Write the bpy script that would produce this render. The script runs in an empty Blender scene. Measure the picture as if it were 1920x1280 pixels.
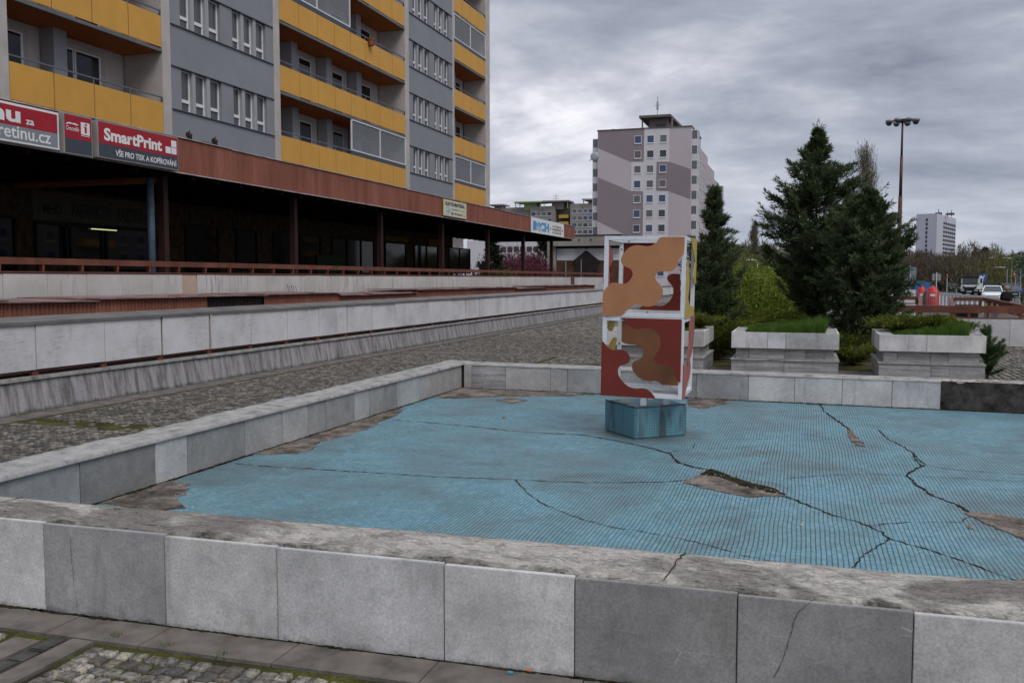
import bpy, bmesh, math, random
import numpy as np
from mathutils import Vector, Matrix, noise as mnoise
from mathutils.geometry import tessellate_polygon
random.seed(7)
SC = bpy.context.scene
COL = SC.collection
# ------------------------------------------------------------------ camera
FPX = 1700.0; EYE = 1.6
PITCH = math.atan(118/FPX); YAW = math.radians(17.8876)
cam_d = bpy.data.cameras.new('camera'); cam = bpy.data.objects.new('camera', cam_d); COL.objects.link(cam)
cam_d.lens = FPX/1920*36; cam_d.sensor_width = 36; cam_d.clip_end = 4000; cam_d.clip_start = 0.05
cam.location = (0, 0, EYE); cam.rotation_euler = (math.pi/2-PITCH, 0, YAW)
SC.camera = cam
# ------------------------------------------------------------------ world
SUN_EL, SUN_AZ = 52, -38          # azimuth of the light, degrees from +X towards -Y
W = bpy.data.worlds.new('World'); SC.world = W; W.use_nodes = True
nt = W.node_tree; N = nt.nodes; L = nt.links; N.clear()
def nn(t, **k):
    n = N.new(t)
    for a, b in k.items(): setattr(n, a, b)
    return n
sky = nn('ShaderNodeTexSky', sky_type='NISHITA'); sky.sun_disc = False
sky.sun_elevation = math.radians(SUN_EL); sky.sun_rotation = math.radians(90-SUN_AZ); sky.altitude = 300
tc = nn('ShaderNodeTexCoord'); sx = nn('ShaderNodeSeparateXYZ'); L.new(tc.outputs['Generated'], sx.inputs[0])
def M_(op, a, b=None, clamp=False):
    m = nn('ShaderNodeMath', operation=op); m.use_clamp = clamp
    for i, v in enumerate((a, b)):
        if v is None: continue
        if isinstance(v, (int, float)): m.inputs[i].default_value = v
        else: L.new(v, m.inputs[i])
    return m.outputs[0]
zc = M_('MAXIMUM', sx.outputs[2], 0.0); zp = M_('ADD', zc, 0.27)
cx = nn('ShaderNodeCombineXYZ'); L.new(M_('DIVIDE', sx.outputs[0], zp), cx.inputs[0]); L.new(M_('DIVIDE', sx.outputs[1], zp), cx.inputs[1])
mp = nn('ShaderNodeMapping'); L.new(cx.outputs[0], mp.inputs[0]); mp.inputs['Rotation'].default_value = (0, 0, math.radians(25)); mp.inputs['Scale'].default_value = (0.85, 1.15, 1); mp.inputs['Location'].default_value = (5.3, 2.4, 0)
n1 = nn('ShaderNodeTexNoise'); n1.inputs['Scale'].default_value = 0.95; n1.inputs['Detail'].default_value = 8; n1.inputs['Roughness'].default_value = 0.58; n1.inputs['Distortion'].default_value = 0.35
L.new(mp.outputs[0], n1.inputs['Vector'])
n2 = nn('ShaderNodeTexNoise'); n2.inputs['Scale'].default_value = 3.0; n2.inputs['Detail'].default_value = 6; n2.inputs['Roughness'].default_value = 0.55
L.new(mp.outputs[0], n2.inputs['Vector'])
mixv = M_('ADD', M_('MULTIPLY', n1.outputs[0], 0.70), M_('MULTIPLY', n2.outputs[0], 0.30))
cr = nn('ShaderNodeValToRGB'); L.new(mixv, cr.inputs[0])
e = cr.color_ramp.elements
e[0].position = 0.38; e[0].color = (0.095, 0.110, 0.148, 1)
e[1].position = 0.635; e[1].color = (0.56, 0.555, 0.585, 1)
for p, c in ((0.43, (0.165, 0.180, 0.222, 1)), (0.49, (0.225, 0.242, 0.288, 1)), (0.56, (0.345, 0.352, 0.395, 1))):
    q = e.new(p); q.color = c
# blue-grey clearing low over the horizon
hz = nn('ShaderNodeMapRange'); L.new(sx.outputs[2], hz.inputs[0]); hz.inputs[1].default_value = 0.0; hz.inputs[2].default_value = 0.17; hz.inputs[3].default_value = 0.55; hz.inputs[4].default_value = 0.0
mh = nn('ShaderNodeMix', data_type='RGBA'); L.new(hz.outputs[0], mh.inputs[0]); L.new(cr.outputs[0], mh.inputs[6]); mh.inputs[7].default_value = (0.29, 0.32, 0.385, 1)
# an overcast sky is brighter overhead
up = nn('ShaderNodeMapRange'); L.new(sx.outputs[2], up.inputs[0]); up.inputs[1].default_value = 0.38; up.inputs[2].default_value = 1.0; up.inputs[3].default_value = 1.0; up.inputs[4].default_value = 1.9
vm = nn('ShaderNodeVectorMath', operation='SCALE'); L.new(mh.outputs[2], vm.inputs[0]); L.new(up.outputs[0], vm.inputs[3])
bg1 = nn('ShaderNodeBackground'); L.new(vm.outputs[0], bg1.inputs[0]); bg1.inputs[1].default_value = 1.38
bg2 = nn('ShaderNodeBackground'); L.new(sky.outputs[0], bg2.inputs[0]); bg2.inputs[1].default_value = 0.06
ms = nn('ShaderNodeMixShader'); ms.inputs[0].default_value = 0.93; L.new(bg2.outputs[0], ms.inputs[1]); L.new(bg1.outputs[0], ms.inputs[2])
wo = nn('ShaderNodeOutputWorld'); L.new(ms.outputs[0], wo.inputs[0])
# ------------------------------------------------------------------ sun behind the clouds
sd = bpy.data.lights.new('sun', 'SUN'); sd.energy = 1.25; sd.angle = math.radians(28); sd.color = (1, 0.97, 0.92)
so = bpy.data.objects.new('sun', sd); COL.objects.link(so)
_a = math.radians(SUN_AZ); _e = math.radians(SUN_EL)
so.rotation_euler = Vector((math.cos(_a)*math.cos(_e), math.sin(_a)*math.cos(_e), math.sin(_e))).to_track_quat('Z', 'Y').to_euler()
so.location = (20, -15, 40)
SC.view_settings.view_transform = 'Standard'; SC.view_settings.look = 'None'; SC.view_settings.exposure = 0.40; SC.view_settings.gamma = 1
SC.view_settings.use_curve_mapping = False
# ------------------------------------------------------------------ survey helpers
def ray(px, py):
    r = (px-960)/FPX; u = (640-py)/FPX
    f = math.cos(PITCH)+u*math.sin(PITCH); z = -math.sin(PITCH)+u*math.cos(PITCH)
    return (r*math.cos(YAW)-f*math.sin(YAW), r*math.sin(YAW)+f*math.cos(YAW), z)
def U(px, py, z=None, x=None, y=None):
    d = ray(px, py)
    t = (z-EYE)/d[2] if z is not None else (x/d[0] if x is not None else y/d[1])
    return Vector((d[0]*t, d[1]*t, EYE+d[2]*t))
def FR(f, px):      # world XY at camera-forward distance f, seen at column px
    r = (px-960)/FPX*f
    return (r*math.cos(YAW)-f*math.sin(YAW), r*math.sin(YAW)+f*math.cos(YAW))
def ZF(f, py): return EYE+(522-py)/FPX*f
# ------------------------------------------------------------------ materials
def S(r, g, b):
    return tuple(((v/255)/12.92 if v/255 <= 0.04045 else ((v/255+0.055)/1.055)**2.4) for v in (r, g, b))
class NT:
    def __init__(s, name):
        s.m = bpy.data.materials.new(name); s.m.use_nodes = True; s.t = s.m.node_tree; s.b = s.t.nodes['Principled BSDF']; s.o = s.t.nodes['Material Output']
    def n(s, t, **k):
        x = s.t.nodes.new(t)
        for a, b in k.items(): setattr(x, a, b)
        return x
    def l(s, a, b): s.t.links.new(a, b)
    def math(s, op, a, b=None, clamp=False):
        m = s.n('ShaderNodeMath', operation=op); m.use_clamp = clamp
        for i, v in enumerate((a, b)):
            if v is None: continue
            if isinstance(v, (int, float)): m.inputs[i].default_value = v
            else: s.l(v, m.inputs[i])
        return m.outputs[0]
    def coord(s, kind='Object'): return s.n('ShaderNodeTexCoord').outputs[kind]
    def map(s, v, scale=(1, 1, 1), rot=(0, 0, 0), loc=(0, 0, 0)):
        m = s.n('ShaderNodeMapping'); s.l(v, m.inputs[0]); m.inputs['Scale'].default_value = scale; m.inputs['Rotation'].default_value = rot; m.inputs['Location'].default_value = loc
        return m.outputs[0]
    def noise(s, v, scale, detail=4, rough=0.55, dist=0):
        x = s.n('ShaderNodeTexNoise'); s.l(v, x.inputs['Vector']); x.inputs['Scale'].default_value = scale; x.inputs['Detail'].default_value = detail; x.inputs['Roughness'].default_value = rough; x.inputs['Distortion'].default_value = dist
        return x.outputs[0]
    def ramp(s, v, pts):
        r = s.n('ShaderNodeValToRGB'); s.l(v, r.inputs[0]); e = r.color_ramp.elements
        def c4(c): return (c, c, c, 1) if isinstance(c, (int, float)) else (*c, 1)
        e[0].position, e[0].color = pts[0][0], c4(pts[0][1]); e[1].position, e[1].color = pts[-1][0], c4(pts[-1][1])
        for p, c in pts[1:-1]: q = e.new(p); q.color = c4(c)
        return r.outputs[0]
    def mix(s, f, a, b, mode='MIX'):
        m = s.n('ShaderNodeMix', data_type='RGBA', blend_type=mode)
        for i, v in ((0, f), (6, a), (7, b)):
            if isinstance(v, (int, float)): m.inputs[i].default_value = v if i == 0 else (v, v, v, 1)
            elif isinstance(v, tuple): m.inputs[i].default_value = (*v, 1)
            else: s.l(v, m.inputs[i])
        return m.outputs[2]
    def bump(s, h, strength=0.4, dist=0.01):
        b = s.n('ShaderNodeBump'); b.inputs['Strength'].default_value = strength; b.inputs['Distance'].default_value = dist; s.l(h, b.inputs['Height']); s.l(b.outputs[0], s.b.inputs['Normal'])
    def done(s, col, rough=0.8, metal=0, spec=0.3):
        if isinstance(col, tuple): s.b.inputs['Base Color'].default_value = (*col, 1)
        else: s.l(col, s.b.inputs['Base Color'])
        if isinstance(rough, (int, float)): s.b.inputs['Roughness'].default_value = rough
        else: s.l(rough, s.b.inputs['Roughness'])
        s.b.inputs['Metallic'].default_value = metal; s.b.inputs['Specular IOR Level'].default_value = spec
        return s.m
def plain(name, c, rough=0.7, var=0.12, scale=3.0, metal=0, spec=0.3, bump=0, streak=0):
    t = NT(name); v = t.coord()
    k = t.noise(v, scale, 5, 0.6)
    lo = tuple(x*(1-var*1.6) for x in c); hi = tuple(min(1, x*(1+var)) for x in c)
    col = t.ramp(k, [(0.3, lo), (0.7, hi)])
    if streak:
        s2 = t.noise(t.map(v, (7, 7, 0.7)), 1.6, 4, 0.6)
        col = t.mix(t.math('MULTIPLY', t.ramp(s2, [(0.52, 0.0), (0.72, 1.0)]), streak), col, tuple(x*0.35 for x in c))
    if bump: t.bump(t.noise(v, scale*12, 3), bump, 0.01)
    return t.done(col, rough, metal, spec)
MAT = {}
def setup_materials():
    m = MAT
    # marble / limestone slabs, tone from the object colour
    def slabmat(name, vein=False):
        t = NT(name); v = t.coord(); oi = t.n('ShaderNodeObjectInfo')
        base = oi.outputs['Color']
        off = t.n('ShaderNodeVectorMath', operation='ADD'); t.l(v, off.inputs[0])
        rx = t.n('ShaderNodeCombineXYZ'); t.l(t.math('MULTIPLY', oi.outputs['Random'], 37.0), rx.inputs[0]); t.l(t.math('MULTIPLY', oi.outputs['Random'], 13.0), rx.inputs[2]); t.l(rx.outputs[0], off.inputs[1]); v2 = off.outputs[0]
        g = t.noise(v2, 95, 4, 0.7); g2 = t.noise(v2, 2.2, 5, 0.6); g3 = t.noise(v2, 14, 5, 0.65)
        col = t.mix(1.0, base, t.ramp(g, [(0.3, 0.74), (0.5, 0.98), (0.72, 1.22)]), 'MULTIPLY')
        col = t.mix(1.0, col, t.ramp(g2, [(0.3, 0.72), (0.7, 1.14)]), 'MULTIPLY')
        col = t.mix(1.0, col, t.ramp(g3, [(0.3, 0.86), (0.7, 1.1)]), 'MULTIPLY')
        # damp grime from the ground up, and runs
        sz = t.n('ShaderNodeSeparateXYZ'); t.l(v, sz.inputs[0])
        gz = t.math('ADD', sz.outputs[2], t.math('MULTIPLY', t.noise(v2, 9, 4, 0.7), 0.12))
        grime = t.ramp(gz, [(0.055, 1.0), (0.10, 0.0)])
        col = t.mix(t.math('MULTIPLY', grime, 0.7), col, (0.035, 0.033, 0.026))
        run = t.noise(t.map(v2, (5, 5, 0.8)), 1.4, 4, 0.6)
        col = t.mix(t.math('MULTIPLY', t.ramp(run, [(0.59, 0.0), (0.72, 1.0)]), 0.4), col, (0.10, 0.09, 0.075))
        # thin white scratches
        sc = t.n('ShaderNodeTexVoronoi', feature='DISTANCE_TO_EDGE'); t.l(t.map(v2, (1.5, 1.5, 3.5)), sc.inputs['Vector']); sc.inputs['Scale'].default_value = 1.7
        gate = t.ramp(t.noise(v2, 3.1, 2), [(0.56, 0.0), (0.62, 1.0)])
        col = t.mix(t.math('MULTIPLY', t.math('MULTIPLY', t.ramp(sc.outputs['Distance'], [(0.0, 1.0), (0.006, 0.0)]), gate), 0.5), col, (0.6, 0.6, 0.62))
        if vein:
            w = t.n('ShaderNodeTexNoise'); t.l(t.map(v2, (0.7, 0.7, 16), (0.04, 0.03, 0)), w.inputs['Vector']); w.inputs['Scale'].default_value = 1.5; w.inputs['Detail'].default_value = 6; w.inputs['Roughness'].default_value = .65; w.inputs['Distortion'].default_value = .7
            col = t.mix(t.math('MULTIPLY', t.ramp(w.outputs[0], [(0.38, 1.0), (0.58, 0.0)]), 0.62), col, (0.11, 0.098, 0.092))
        t.bump(g, 0.12, 0.003)
        return t.done(col, 0.62, 0, 0.35)
    m['slab'] = slabmat('marble_slab'); m['veined'] = slabmat('veined_marble', True)
    # rough weathered mortar / concrete
    t = NT('weathered_concrete'); v = t.coord()
    a = t.noise(v, 2.6, 7, 0.68, 0.8); b = t.noise(v, 16, 6, 0.7, 0.6); c = t.noise(v, 70, 4, 0.7)
    col = t.ramp(a, [(0.36, (0.14, 0.130, 0.118)), (0.45, (0.30, 0.28, 0.25)), (0.52, (0.44, 0.41, 0.365)), (0.62, (0.60, 0.56, 0.50))])
    col = t.mix(t.math('MULTIPLY', t.ramp(b, [(0.44, 1.0), (0.54, 0.0)]), 0.8), col, (0.20, 0.19, 0.172))
    col = t.mix(t.math('MULTIPLY', t.ramp(b, [(0.36, 1.0), (0.42, 0.0)]), 0.85), col, (0.045, 0.040, 0.034))
    col = t.mix(1.0, col, t.ramp(c, [(0.3, 0.72), (0.7, 1.2)]), 'MULTIPLY')
    h = t.math('ADD', t.math('MULTIPLY', b, 1.0), t.math('MULTIPLY', c, 0.25)); t.bump(h, 0.9, 0.02)
    m['coping'] = t.done(col, 0.9, 0, 0.2)
    t = NT('near_coping'); v = t.coord()
    a = t.noise(t.map(v, (0.7, 1.3, 1)), 2.0, 6, 0.6, 1.0); b = t.noise(t.map(v, (0.8, 1.8, 1)), 11, 6, 0.72, 1.2); c = t.noise(v, 75, 4, 0.7); g = t.noise(t.map(v, (0.55, 2.6, 1), (0, 0, 0.06)), 15, 7, 0.75, 1.6)
    col = t.ramp(a, [(0.38, (0.27, 0.25, 0.222)), (0.46, (0.40, 0.375, 0.335)), (0.50, (0.58, 0.545, 0.49)), (0.66, (0.68, 0.64, 0.58))])
    col = t.mix(t.math('MULTIPLY', t.ramp(b, [(0.44, 1.0), (0.50, 0.0)]), 0.55), col, (0.24, 0.222, 0.198))
    gate = t.ramp(a, [(0.40, 1.0), (0.56, 0.25)])
    col = t.mix(t.math('MULTIPLY', t.math('MULTIPLY', t.ramp(g, [(0.38, 1.0), (0.45, 0.0)]), gate), 0.9), col, (0.06, 0.053, 0.043))
    col = t.mix(t.math('MULTIPLY', t.ramp(g, [(0.58, 0.0), (0.63, 1.0)]), 0.5), col, (0.66, 0.62, 0.56))
    sp = t.n('ShaderNodeSeparateXYZ'); t.l(v, sp.inputs[0])
    d_ = t.math('SUBTRACT', t.math('SUBTRACT', sp.outputs[1], -3.528), t.math('MULTIPLY', sp.outputs[0], 0.028))   # distance from the outer face
    edge = t.math('ADD', d_, t.math('MULTIPLY', t.math('SUBTRACT', t.noise(t.map(v, (0.9, 1.5, 1)), 2.6, 5, 0.7), 0.45), 0.34))
    col = t.mix(t.math('MULTIPLY', t.math('MULTIPLY', t.ramp(edge, [(0.03, 1.0), (0.06, 0.0)]), t.ramp(b, [(0.40, 0.4), (0.55, 1.0)])), 0.9), col, (0.050, 0.043, 0.033))
    col = t.mix(1.0, col, t.ramp(c, [(0.3, 0.75), (0.7, 1.18)]), 'MULTIPLY')
    t.bump(t.math('ADD', t.math('ADD', b, g), t.math('MULTIPLY', c, 0.25)), 1.0, 0.02)
    m['coping_near'] = t.done(col, 0.9, 0, 0.2)
    t = NT('pale_stone_coping'); v = t.coord()
    b = t.noise(v, 7, 6, 0.65); c = t.noise(v, 80, 4, 0.7)
    col = t.ramp(b, [(0.32, (0.15, 0.14, 0.13)), (0.45, (0.30, 0.29, 0.275)), (0.68, (0.42, 0.41, 0.39))])
    col = t.mix(1.0, col, t.ramp(c, [(0.3, 0.75), (0.7, 1.15)]), 'MULTIPLY'); t.bump(c, 0.3, 0.004)
    m['coping2'] = t.done(col, 0.85, 0, 0.2)
    # bare screed where tiles are gone
    t = NT('bare_screed'); v = t.coord()
    b = t.noise(v, 5, 6, 0.7); c = t.noise(v, 45, 4, 0.75)
    col = t.ramp(b, [(0.35, (0.05, 0.045, 0.038)), (0.5, (0.15, 0.125, 0.105)), (0.65, (0.27, 0.23, 0.20))])
    col = t.mix(1.0, col, t.ramp(c, [(0.3, 0.5), (0.7, 1.4)]), 'MULTIPLY'); t.bump(c, 0.8, 0.012)
    m['screed'] = t.done(col, 0.95, 0, 0.15)
    m['moss'] = plain('moss_soil', (0.030, 0.027, 0.014), 0.95, 0.6, 14, spec=0.1, bump=0.6)
    m['crack'] = plain('dirt_in_cracks', (0.040, 0.031, 0.022), 0.95, 0.6, 30, spec=0.05)
    # blue mosaic
    t = NT('blue_mosaic'); v = t.coord('Object')
    wob = t.n('ShaderNodeVectorMath', operation='SCALE'); nz = t.n('ShaderNodeTexNoise'); t.l(v, nz.inputs['Vector']); nz.inputs['Scale'].default_value = 1.3; nz.inputs['Detail'].default_value = 2
    t.l(nz.outputs['Color'], wob.inputs[0]); wob.inputs[3].default_value = 0.045
    ad = t.n('ShaderNodeVectorMath', operation='ADD'); t.l(v, ad.inputs[0]); t.l(wob.outputs[0], ad.inputs[1])
    sp = t.n('ShaderNodeSeparateXYZ'); t.l(ad.outputs[0], sp.inputs[0])
    P = 0.0262
    # sheet offsets: every 12 tiles in X the rows step a little
    def line(coord, pitch, wd):
        fx = t.math('FRACT', t.math('DIVIDE', coord, pitch)); d = t.math('ABSOLUTE', t.math('SUBTRACT', fx, 0.5))
        return t.math('GREATER_THAN', d, 0.5-wd/2)
    wdn = t.noise(v, 3.5, 3, 0.6)
    fx = t.math('ABSOLUTE', t.math('SUBTRACT', t.math('FRACT', t.math('DIVIDE', sp.outputs[0], P)), 0.5))
    thr = t.math('SUBTRACT', 0.5, t.math('MULTIPLY', t.ramp(wdn, [(0.3, 0.075), (0.7, 0.17)]), 1.0))
    gx = t.math('GREATER_THAN', fx, thr)
    gy = line(sp.outputs[1], P, 0.12)
    cellv = t.n('ShaderNodeVectorMath', operation='FLOOR'); dv = t.n('ShaderNodeVectorMath', operation='DIVIDE'); t.l(ad.outputs[0], dv.inputs[0]); dv.inputs[1].default_value = (P, P, 1); t.l(dv.outputs[0], cellv.inputs[0])
    wn = t.n('ShaderNodeTexWhiteNoise', noise_dimensions='2D'); t.l(cellv.outputs[0], wn.inputs['Vector'])
    tile = t.ramp(wn.outputs[0], [(0.0, (0.098, 0.238, 0.300)), (0.5, (0.128, 0.283, 0.348)), (1.0, (0.182, 0.338, 0.392))])
    big = t.noise(v, 0.9, 5, 0.6)
    tile = t.mix(t.ramp(big, [(0.40, 0.0), (0.66, 0.7)]), tile, (0.125, 0.185, 0.20))
    fine = t.noise(v, 1.9, 7, 0.7, 0.6); tile = t.mix(t.math('MULTIPLY', t.ramp(fine, [(0.50, 0.0), (0.66, 1.0)]), 0.45), tile, (0.075, 0.10, 0.10))
    dirt = t.noise(v, 6, 6, 0.7)
    tile = t.mix(t.math('MULTIPLY', t.ramp(dirt, [(0.55, 0.0), (0.75, 1.0)]), 0.5), tile, (0.16, 0.17, 0.155))
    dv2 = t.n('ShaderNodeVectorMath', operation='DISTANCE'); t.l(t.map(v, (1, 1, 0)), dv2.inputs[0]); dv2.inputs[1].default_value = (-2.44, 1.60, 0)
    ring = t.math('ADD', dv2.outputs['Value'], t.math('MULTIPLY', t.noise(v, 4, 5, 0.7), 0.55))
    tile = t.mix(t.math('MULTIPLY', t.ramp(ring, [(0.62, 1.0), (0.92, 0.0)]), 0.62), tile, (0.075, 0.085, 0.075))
    col = t.mix(t.math('MULTIPLY', gy, 0.28), tile, (0.08, 0.11, 0.12))
    col = t.mix(t.math('MULTIPLY', gx, t.ramp(dirt, [(0.3, 0.92), (0.7, 0.65)])), col, (0.038, 0.040, 0.036))
    t.bump(t.math('SUBTRACT', 1.0, t.math('MAXIMUM', gx, gy)), 0.35, 0.002)
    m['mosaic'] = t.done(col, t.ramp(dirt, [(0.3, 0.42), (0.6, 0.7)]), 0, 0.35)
    # mosaic on the plinth (any face)
    t = NT('plinth_mosaic'); v = t.coord('Object'); sp = t.n('ShaderNodeSeparateXYZ'); t.l(v, sp.inputs[0])
    def ln(c): return t.math('GREATER_THAN', t.math('ABSOLUTE', t.math('SUBTRACT', t.math('FRACT', t.math('DIVIDE', c, 0.0262)), 0.5)), 0.42)
    nrm = t.n('ShaderNodeSeparateXYZ'); t.l(t.coord('Normal'), nrm.inputs[0])
    def off(i): return t.math('LESS_THAN', t.math('ABSOLUTE', nrm.outputs[i]), 0.5)
    g = t.math('MAXIMUM', t.math('MAXIMUM', t.math('MULTIPLY', ln(sp.outputs[0]), off(0)), t.math('MULTIPLY', ln(sp.outputs[1]), off(1))), t.math('MULTIPLY', ln(sp.outputs[2]), off(2)))
    dirt = t.noise(t.map(v, (9, 9, 1.6)), 1.3, 5, 0.65)
    tile = t.mix(t.ramp(dirt, [(0.48, 0.0), (0.66, 0.9)]), (0.095, 0.235, 0.30), (0.04, 0.055, 0.055))
    col = t.mix(t.math('MULTIPLY', g, 0.7), tile, (0.07, 0.085, 0.08))
    m['plinth'] = t.done(col, 0.5, 0, 0.4)
    # setts
    t = NT('granite_setts'); v = t.coord(); at = t.n('ShaderNodeVertexColor', layer_name='tint')
    a = t.noise(v, 55, 4, 0.7); b = t.noise(v, 22, 5, 0.75); big = t.noise(v, 0.7, 3, 0.6)
    col = t.mix(1.0, at.outputs[0], t.ramp(a, [(0.3, 0.4), (0.7, 1.6)]), 'MULTIPLY')
    col = t.mix(t.math('MULTIPLY', t.ramp(b, [(0.47, 0.0), (0.58, 1.0)]), 0.8), col, (0.045, 0.045, 0.043))
    col = t.mix(t.math('MULTIPLY', t.ramp(big, [(0.55, 0.0), (0.72, 1.0)]), 0.45), col, (0.065, 0.06, 0.04))
    t.bump(a, 0.5, 0.006)
    m['setts'] = t.done(col, 0.72, 0, 0.3)
    m['flag'] = plain('flagstone', (0.155, 0.135, 0.118), 0.85, 0.3, 6, bump=0.5, spec=0.2)
    # soil between setts
    t = NT('mossy_joints'); v = t.coord(); a = t.noise(v, 2.5, 5, 0.65); b = t.noise(v, 60, 3, 0.7)
    col = t.ramp(a, [(0.36, (0.032, 0.028, 0.018)), (0.5, (0.052, 0.050, 0.016)), (0.64, (0.095, 0.090, 0.020))])
    col = t.mix(1.0, col, t.ramp(b, [(0.3, 0.5), (0.7, 1.4)]), 'MULTIPLY'); t.bump(b, 0.7, 0.01)
    m['joint'] = t.done(col, 0.95, 0, 0.1)
    t = NT('asphalt'); v = t.coord(); a = t.noise(v, 0.15, 4); b = t.noise(v, 20, 3)
    m['asphalt'] = t.done(t.mix(1.0, t.ramp(a, [(0.3, (0.075, 0.076, 0.08)), (0.7, (0.13, 0.13, 0.135))]), t.ramp(b, [(0.3, 0.8), (0.7, 1.15)]), 'MULTIPLY'), 0.9, 0, 0.2)
    m['lawn'] = plain('lawn', (0.085, 0.12, 0.03), 0.95, 0.5, 0.6, spec=0.05)
    # white rendered cladding panels
    t = NT('white_board'); v = t.coord(); oi = t.n('ShaderNodeObjectInfo')
    g = t.noise(t.map(v, (1, 3, 26)), 2.2, 6, 0.72); g2 = t.noise(v, 1.3, 6, 0.65); g3 = t.noise(t.map(v, (6, 6, 0.8)), 1.1, 4, 0.6)
    col = t.ramp(g2, [(0.3, (0.42, 0.41, 0.42)), (0.5, (0.56, 0.55, 0.57)), (0.7, (0.64, 0.63, 0.66))])
    col = t.mix(t.math('MULTIPLY', t.math('MULTIPLY', t.ramp(g, [(0.55, 0.0), (0.66, 1.0)]), t.ramp(g2, [(0.42, 1.0), (0.58, 0.0)])), 0.75), col, (0.22, 0.215, 0.20))
    col = t.mix(t.math('MULTIPLY', t.ramp(g3, [(0.60, 0.0), (0.75, 1.0)]), 0.35), col, (0.24, 0.22, 0.18))
    spk = t.noise(v, 60, 2); col = t.mix(t.ramp(spk, [(0.74, 0.0), (0.76, 1.0)]), col, (0.12, 0.11, 0.10))
    m['board'] = t.done(col, 0.75, 0, 0.25)
    # white terrace concrete with run marks
    t = NT('white_render'); v = t.coord()
    g2 = t.noise(v, 1.1, 5, 0.6); g3 = t.noise(t.map(v, (9, 9, 0.9)), 1.2, 5, 0.65); g4 = t.noise(v, 0.55, 3)
    col = t.ramp(g2, [(0.3, (0.44, 0.41, 0.385)), (0.6, (0.56, 0.53, 0.51)), (0.8, (0.60, 0.58, 0.57))])
    col = t.mix(t.math('MULTIPLY', t.math('MULTIPLY', t.ramp(g3, [(0.5, 0.0), (0.7, 1.0)]), t.ramp(g4, [(0.45, 0.0), (0.6, 1.0)])), 0.7), col, (0.17, 0.16, 0.13))
    m['render'] = t.done(col, 0.8, 0, 0.2)
    # stained sloping plinth: grey with slanting runs
    t = NT('stained_plinth'); v = t.coord()
    g = t.noise(t.map(v, (1, 7, 1.0), (math.radians(22), 0, 0)), 1.7, 5, 0.62); g2 = t.noise(v, 40, 4, 0.7)
    col = t.ramp(g, [(0.36, (0.14, 0.132, 0.128)), (0.5, (0.26, 0.25, 0.255)), (0.62, (0.33, 0.32, 0.33))])
    col = t.mix(1.0, col, t.ramp(g2, [(0.3, 0.82), (0.7, 1.12)]), 'MULTIPLY')
    sz = t.n('ShaderNodeSeparateXYZ'); t.l(v, sz.inputs[0]); gz = t.math('ADD', sz.outputs[2], t.math('MULTIPLY', t.noise(v, 7, 4, 0.7), 0.14))
    col = t.mix(t.math('MULTIPLY', t.ramp(gz, [(0.08, 1.0), (0.13, 0.0)]), 0.75), col, (0.04, 0.038, 0.03))
    m['stained'] = t.done(col, 0.85, 0, 0.2)
    m['rustred'] = plain('painted_steel_brown', (0.155, 0.056, 0.036), 0.6, 0.25, 2.2, streak=0.35)
    m['colbrown'] = plain('column_paint', (0.038, 0.014, 0.011), 0.6, 0.25, 2)
    m['rustdark'] = plain('dark_brown_steel', (0.022, 0.016, 0.016), 0.6, 0.3, 2)
    t = NT('corrugated_brown'); v = t.coord(); a = t.noise(t.map(v, (3, 3, 0.5)), 0.9, 5, 0.65); b = t.noise(v, 0.35, 3)
    col = t.ramp(a, [(0.3, (0.19, 0.068, 0.045)), (0.55, (0.265, 0.100, 0.068)), (0.75, (0.34, 0.145, 0.10))])
    col = t.mix(1.0, col, t.ramp(b, [(0.35, 0.82), (0.65, 1.08)]), 'MULTIPLY')
    m['corr'] = t.done(col, 0.65, 0, 0.3)
    m['flash'] = plain('pale_flashing', (0.42, 0.38, 0.36), 0.5, 0.3, 3)
    m['greycap'] = plain('grey_metal_cap', (0.155, 0.15, 0.145), 0.5, 0.2, 2)
    m['dark'] = plain('shaded_ceiling', (0.012, 0.009, 0.009), 0.9, 0.3, 2, spec=0.05)  # shade under the canopy put into the ceiling colour
    m['darkbrick'] = plain('shaded_brick', (0.065, 0.042, 0.026), 0.9, 0.4, 5, spec=0.05)  # brick tone lowered to hold the canopy's shade
    m['darkframe'] = plain('shaded_frame', (0.012, 0.010, 0.012), 0.6, 0.2, 3, spec=0.2)  # shop frame colour carries the gloom under the canopy
    t = NT('window_glass_dark'); m['glass'] = t.done((0.012, 0.014, 0.018), 0.06, 0, 0.5)
    t = NT('shop_glass_near'); m['shopglass2'] = t.done((0.006, 0.006, 0.007), 0.03, 0, 0.6)
    t = NT('shop_glass'); v = t.coord(); a = t.noise(v, 1.7, 4); m['shopglass'] = t.done(t.ramp(a, [(0.35, (0.003, 0.003, 0.004)), (0.7, (0.014, 0.012, 0.009))]), 0.04, 0, 0.13)
    t = NT('curtained_glass'); v = t.coord(); a = t.n('ShaderNodeTexWave', wave_type='BANDS', bands_direction='Y'); t.l(v, a.inputs['Vector']); a.inputs['Scale'].default_value = 4; a.inputs['Distortion'].default_value = 2.5
    m['curtain'] = t.done(t.ramp(a.outputs[0], [(0.1, (0.055, 0.058, 0.066)), (0.9, (0.12, 0.125, 0.14))]), 0.12, 0, 0.5)
    t = NT('balcony_glazing'); t.b.inputs['Transmission Weight'].default_value = 0.0; t.b.inputs['Alpha'].default_value = 0.30; m['glazing'] = t.done((0.30, 0.32, 0.35), 0.08, 0, 0.5)
    m['pvc'] = plain('white_window_frame', (0.72, 0.72, 0.74), 0.4, 0.04, 2)
    m['yellow'] = plain('yellow_panel', (0.60, 0.315, 0.062), 0.6, 0.05, 1.2)
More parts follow.
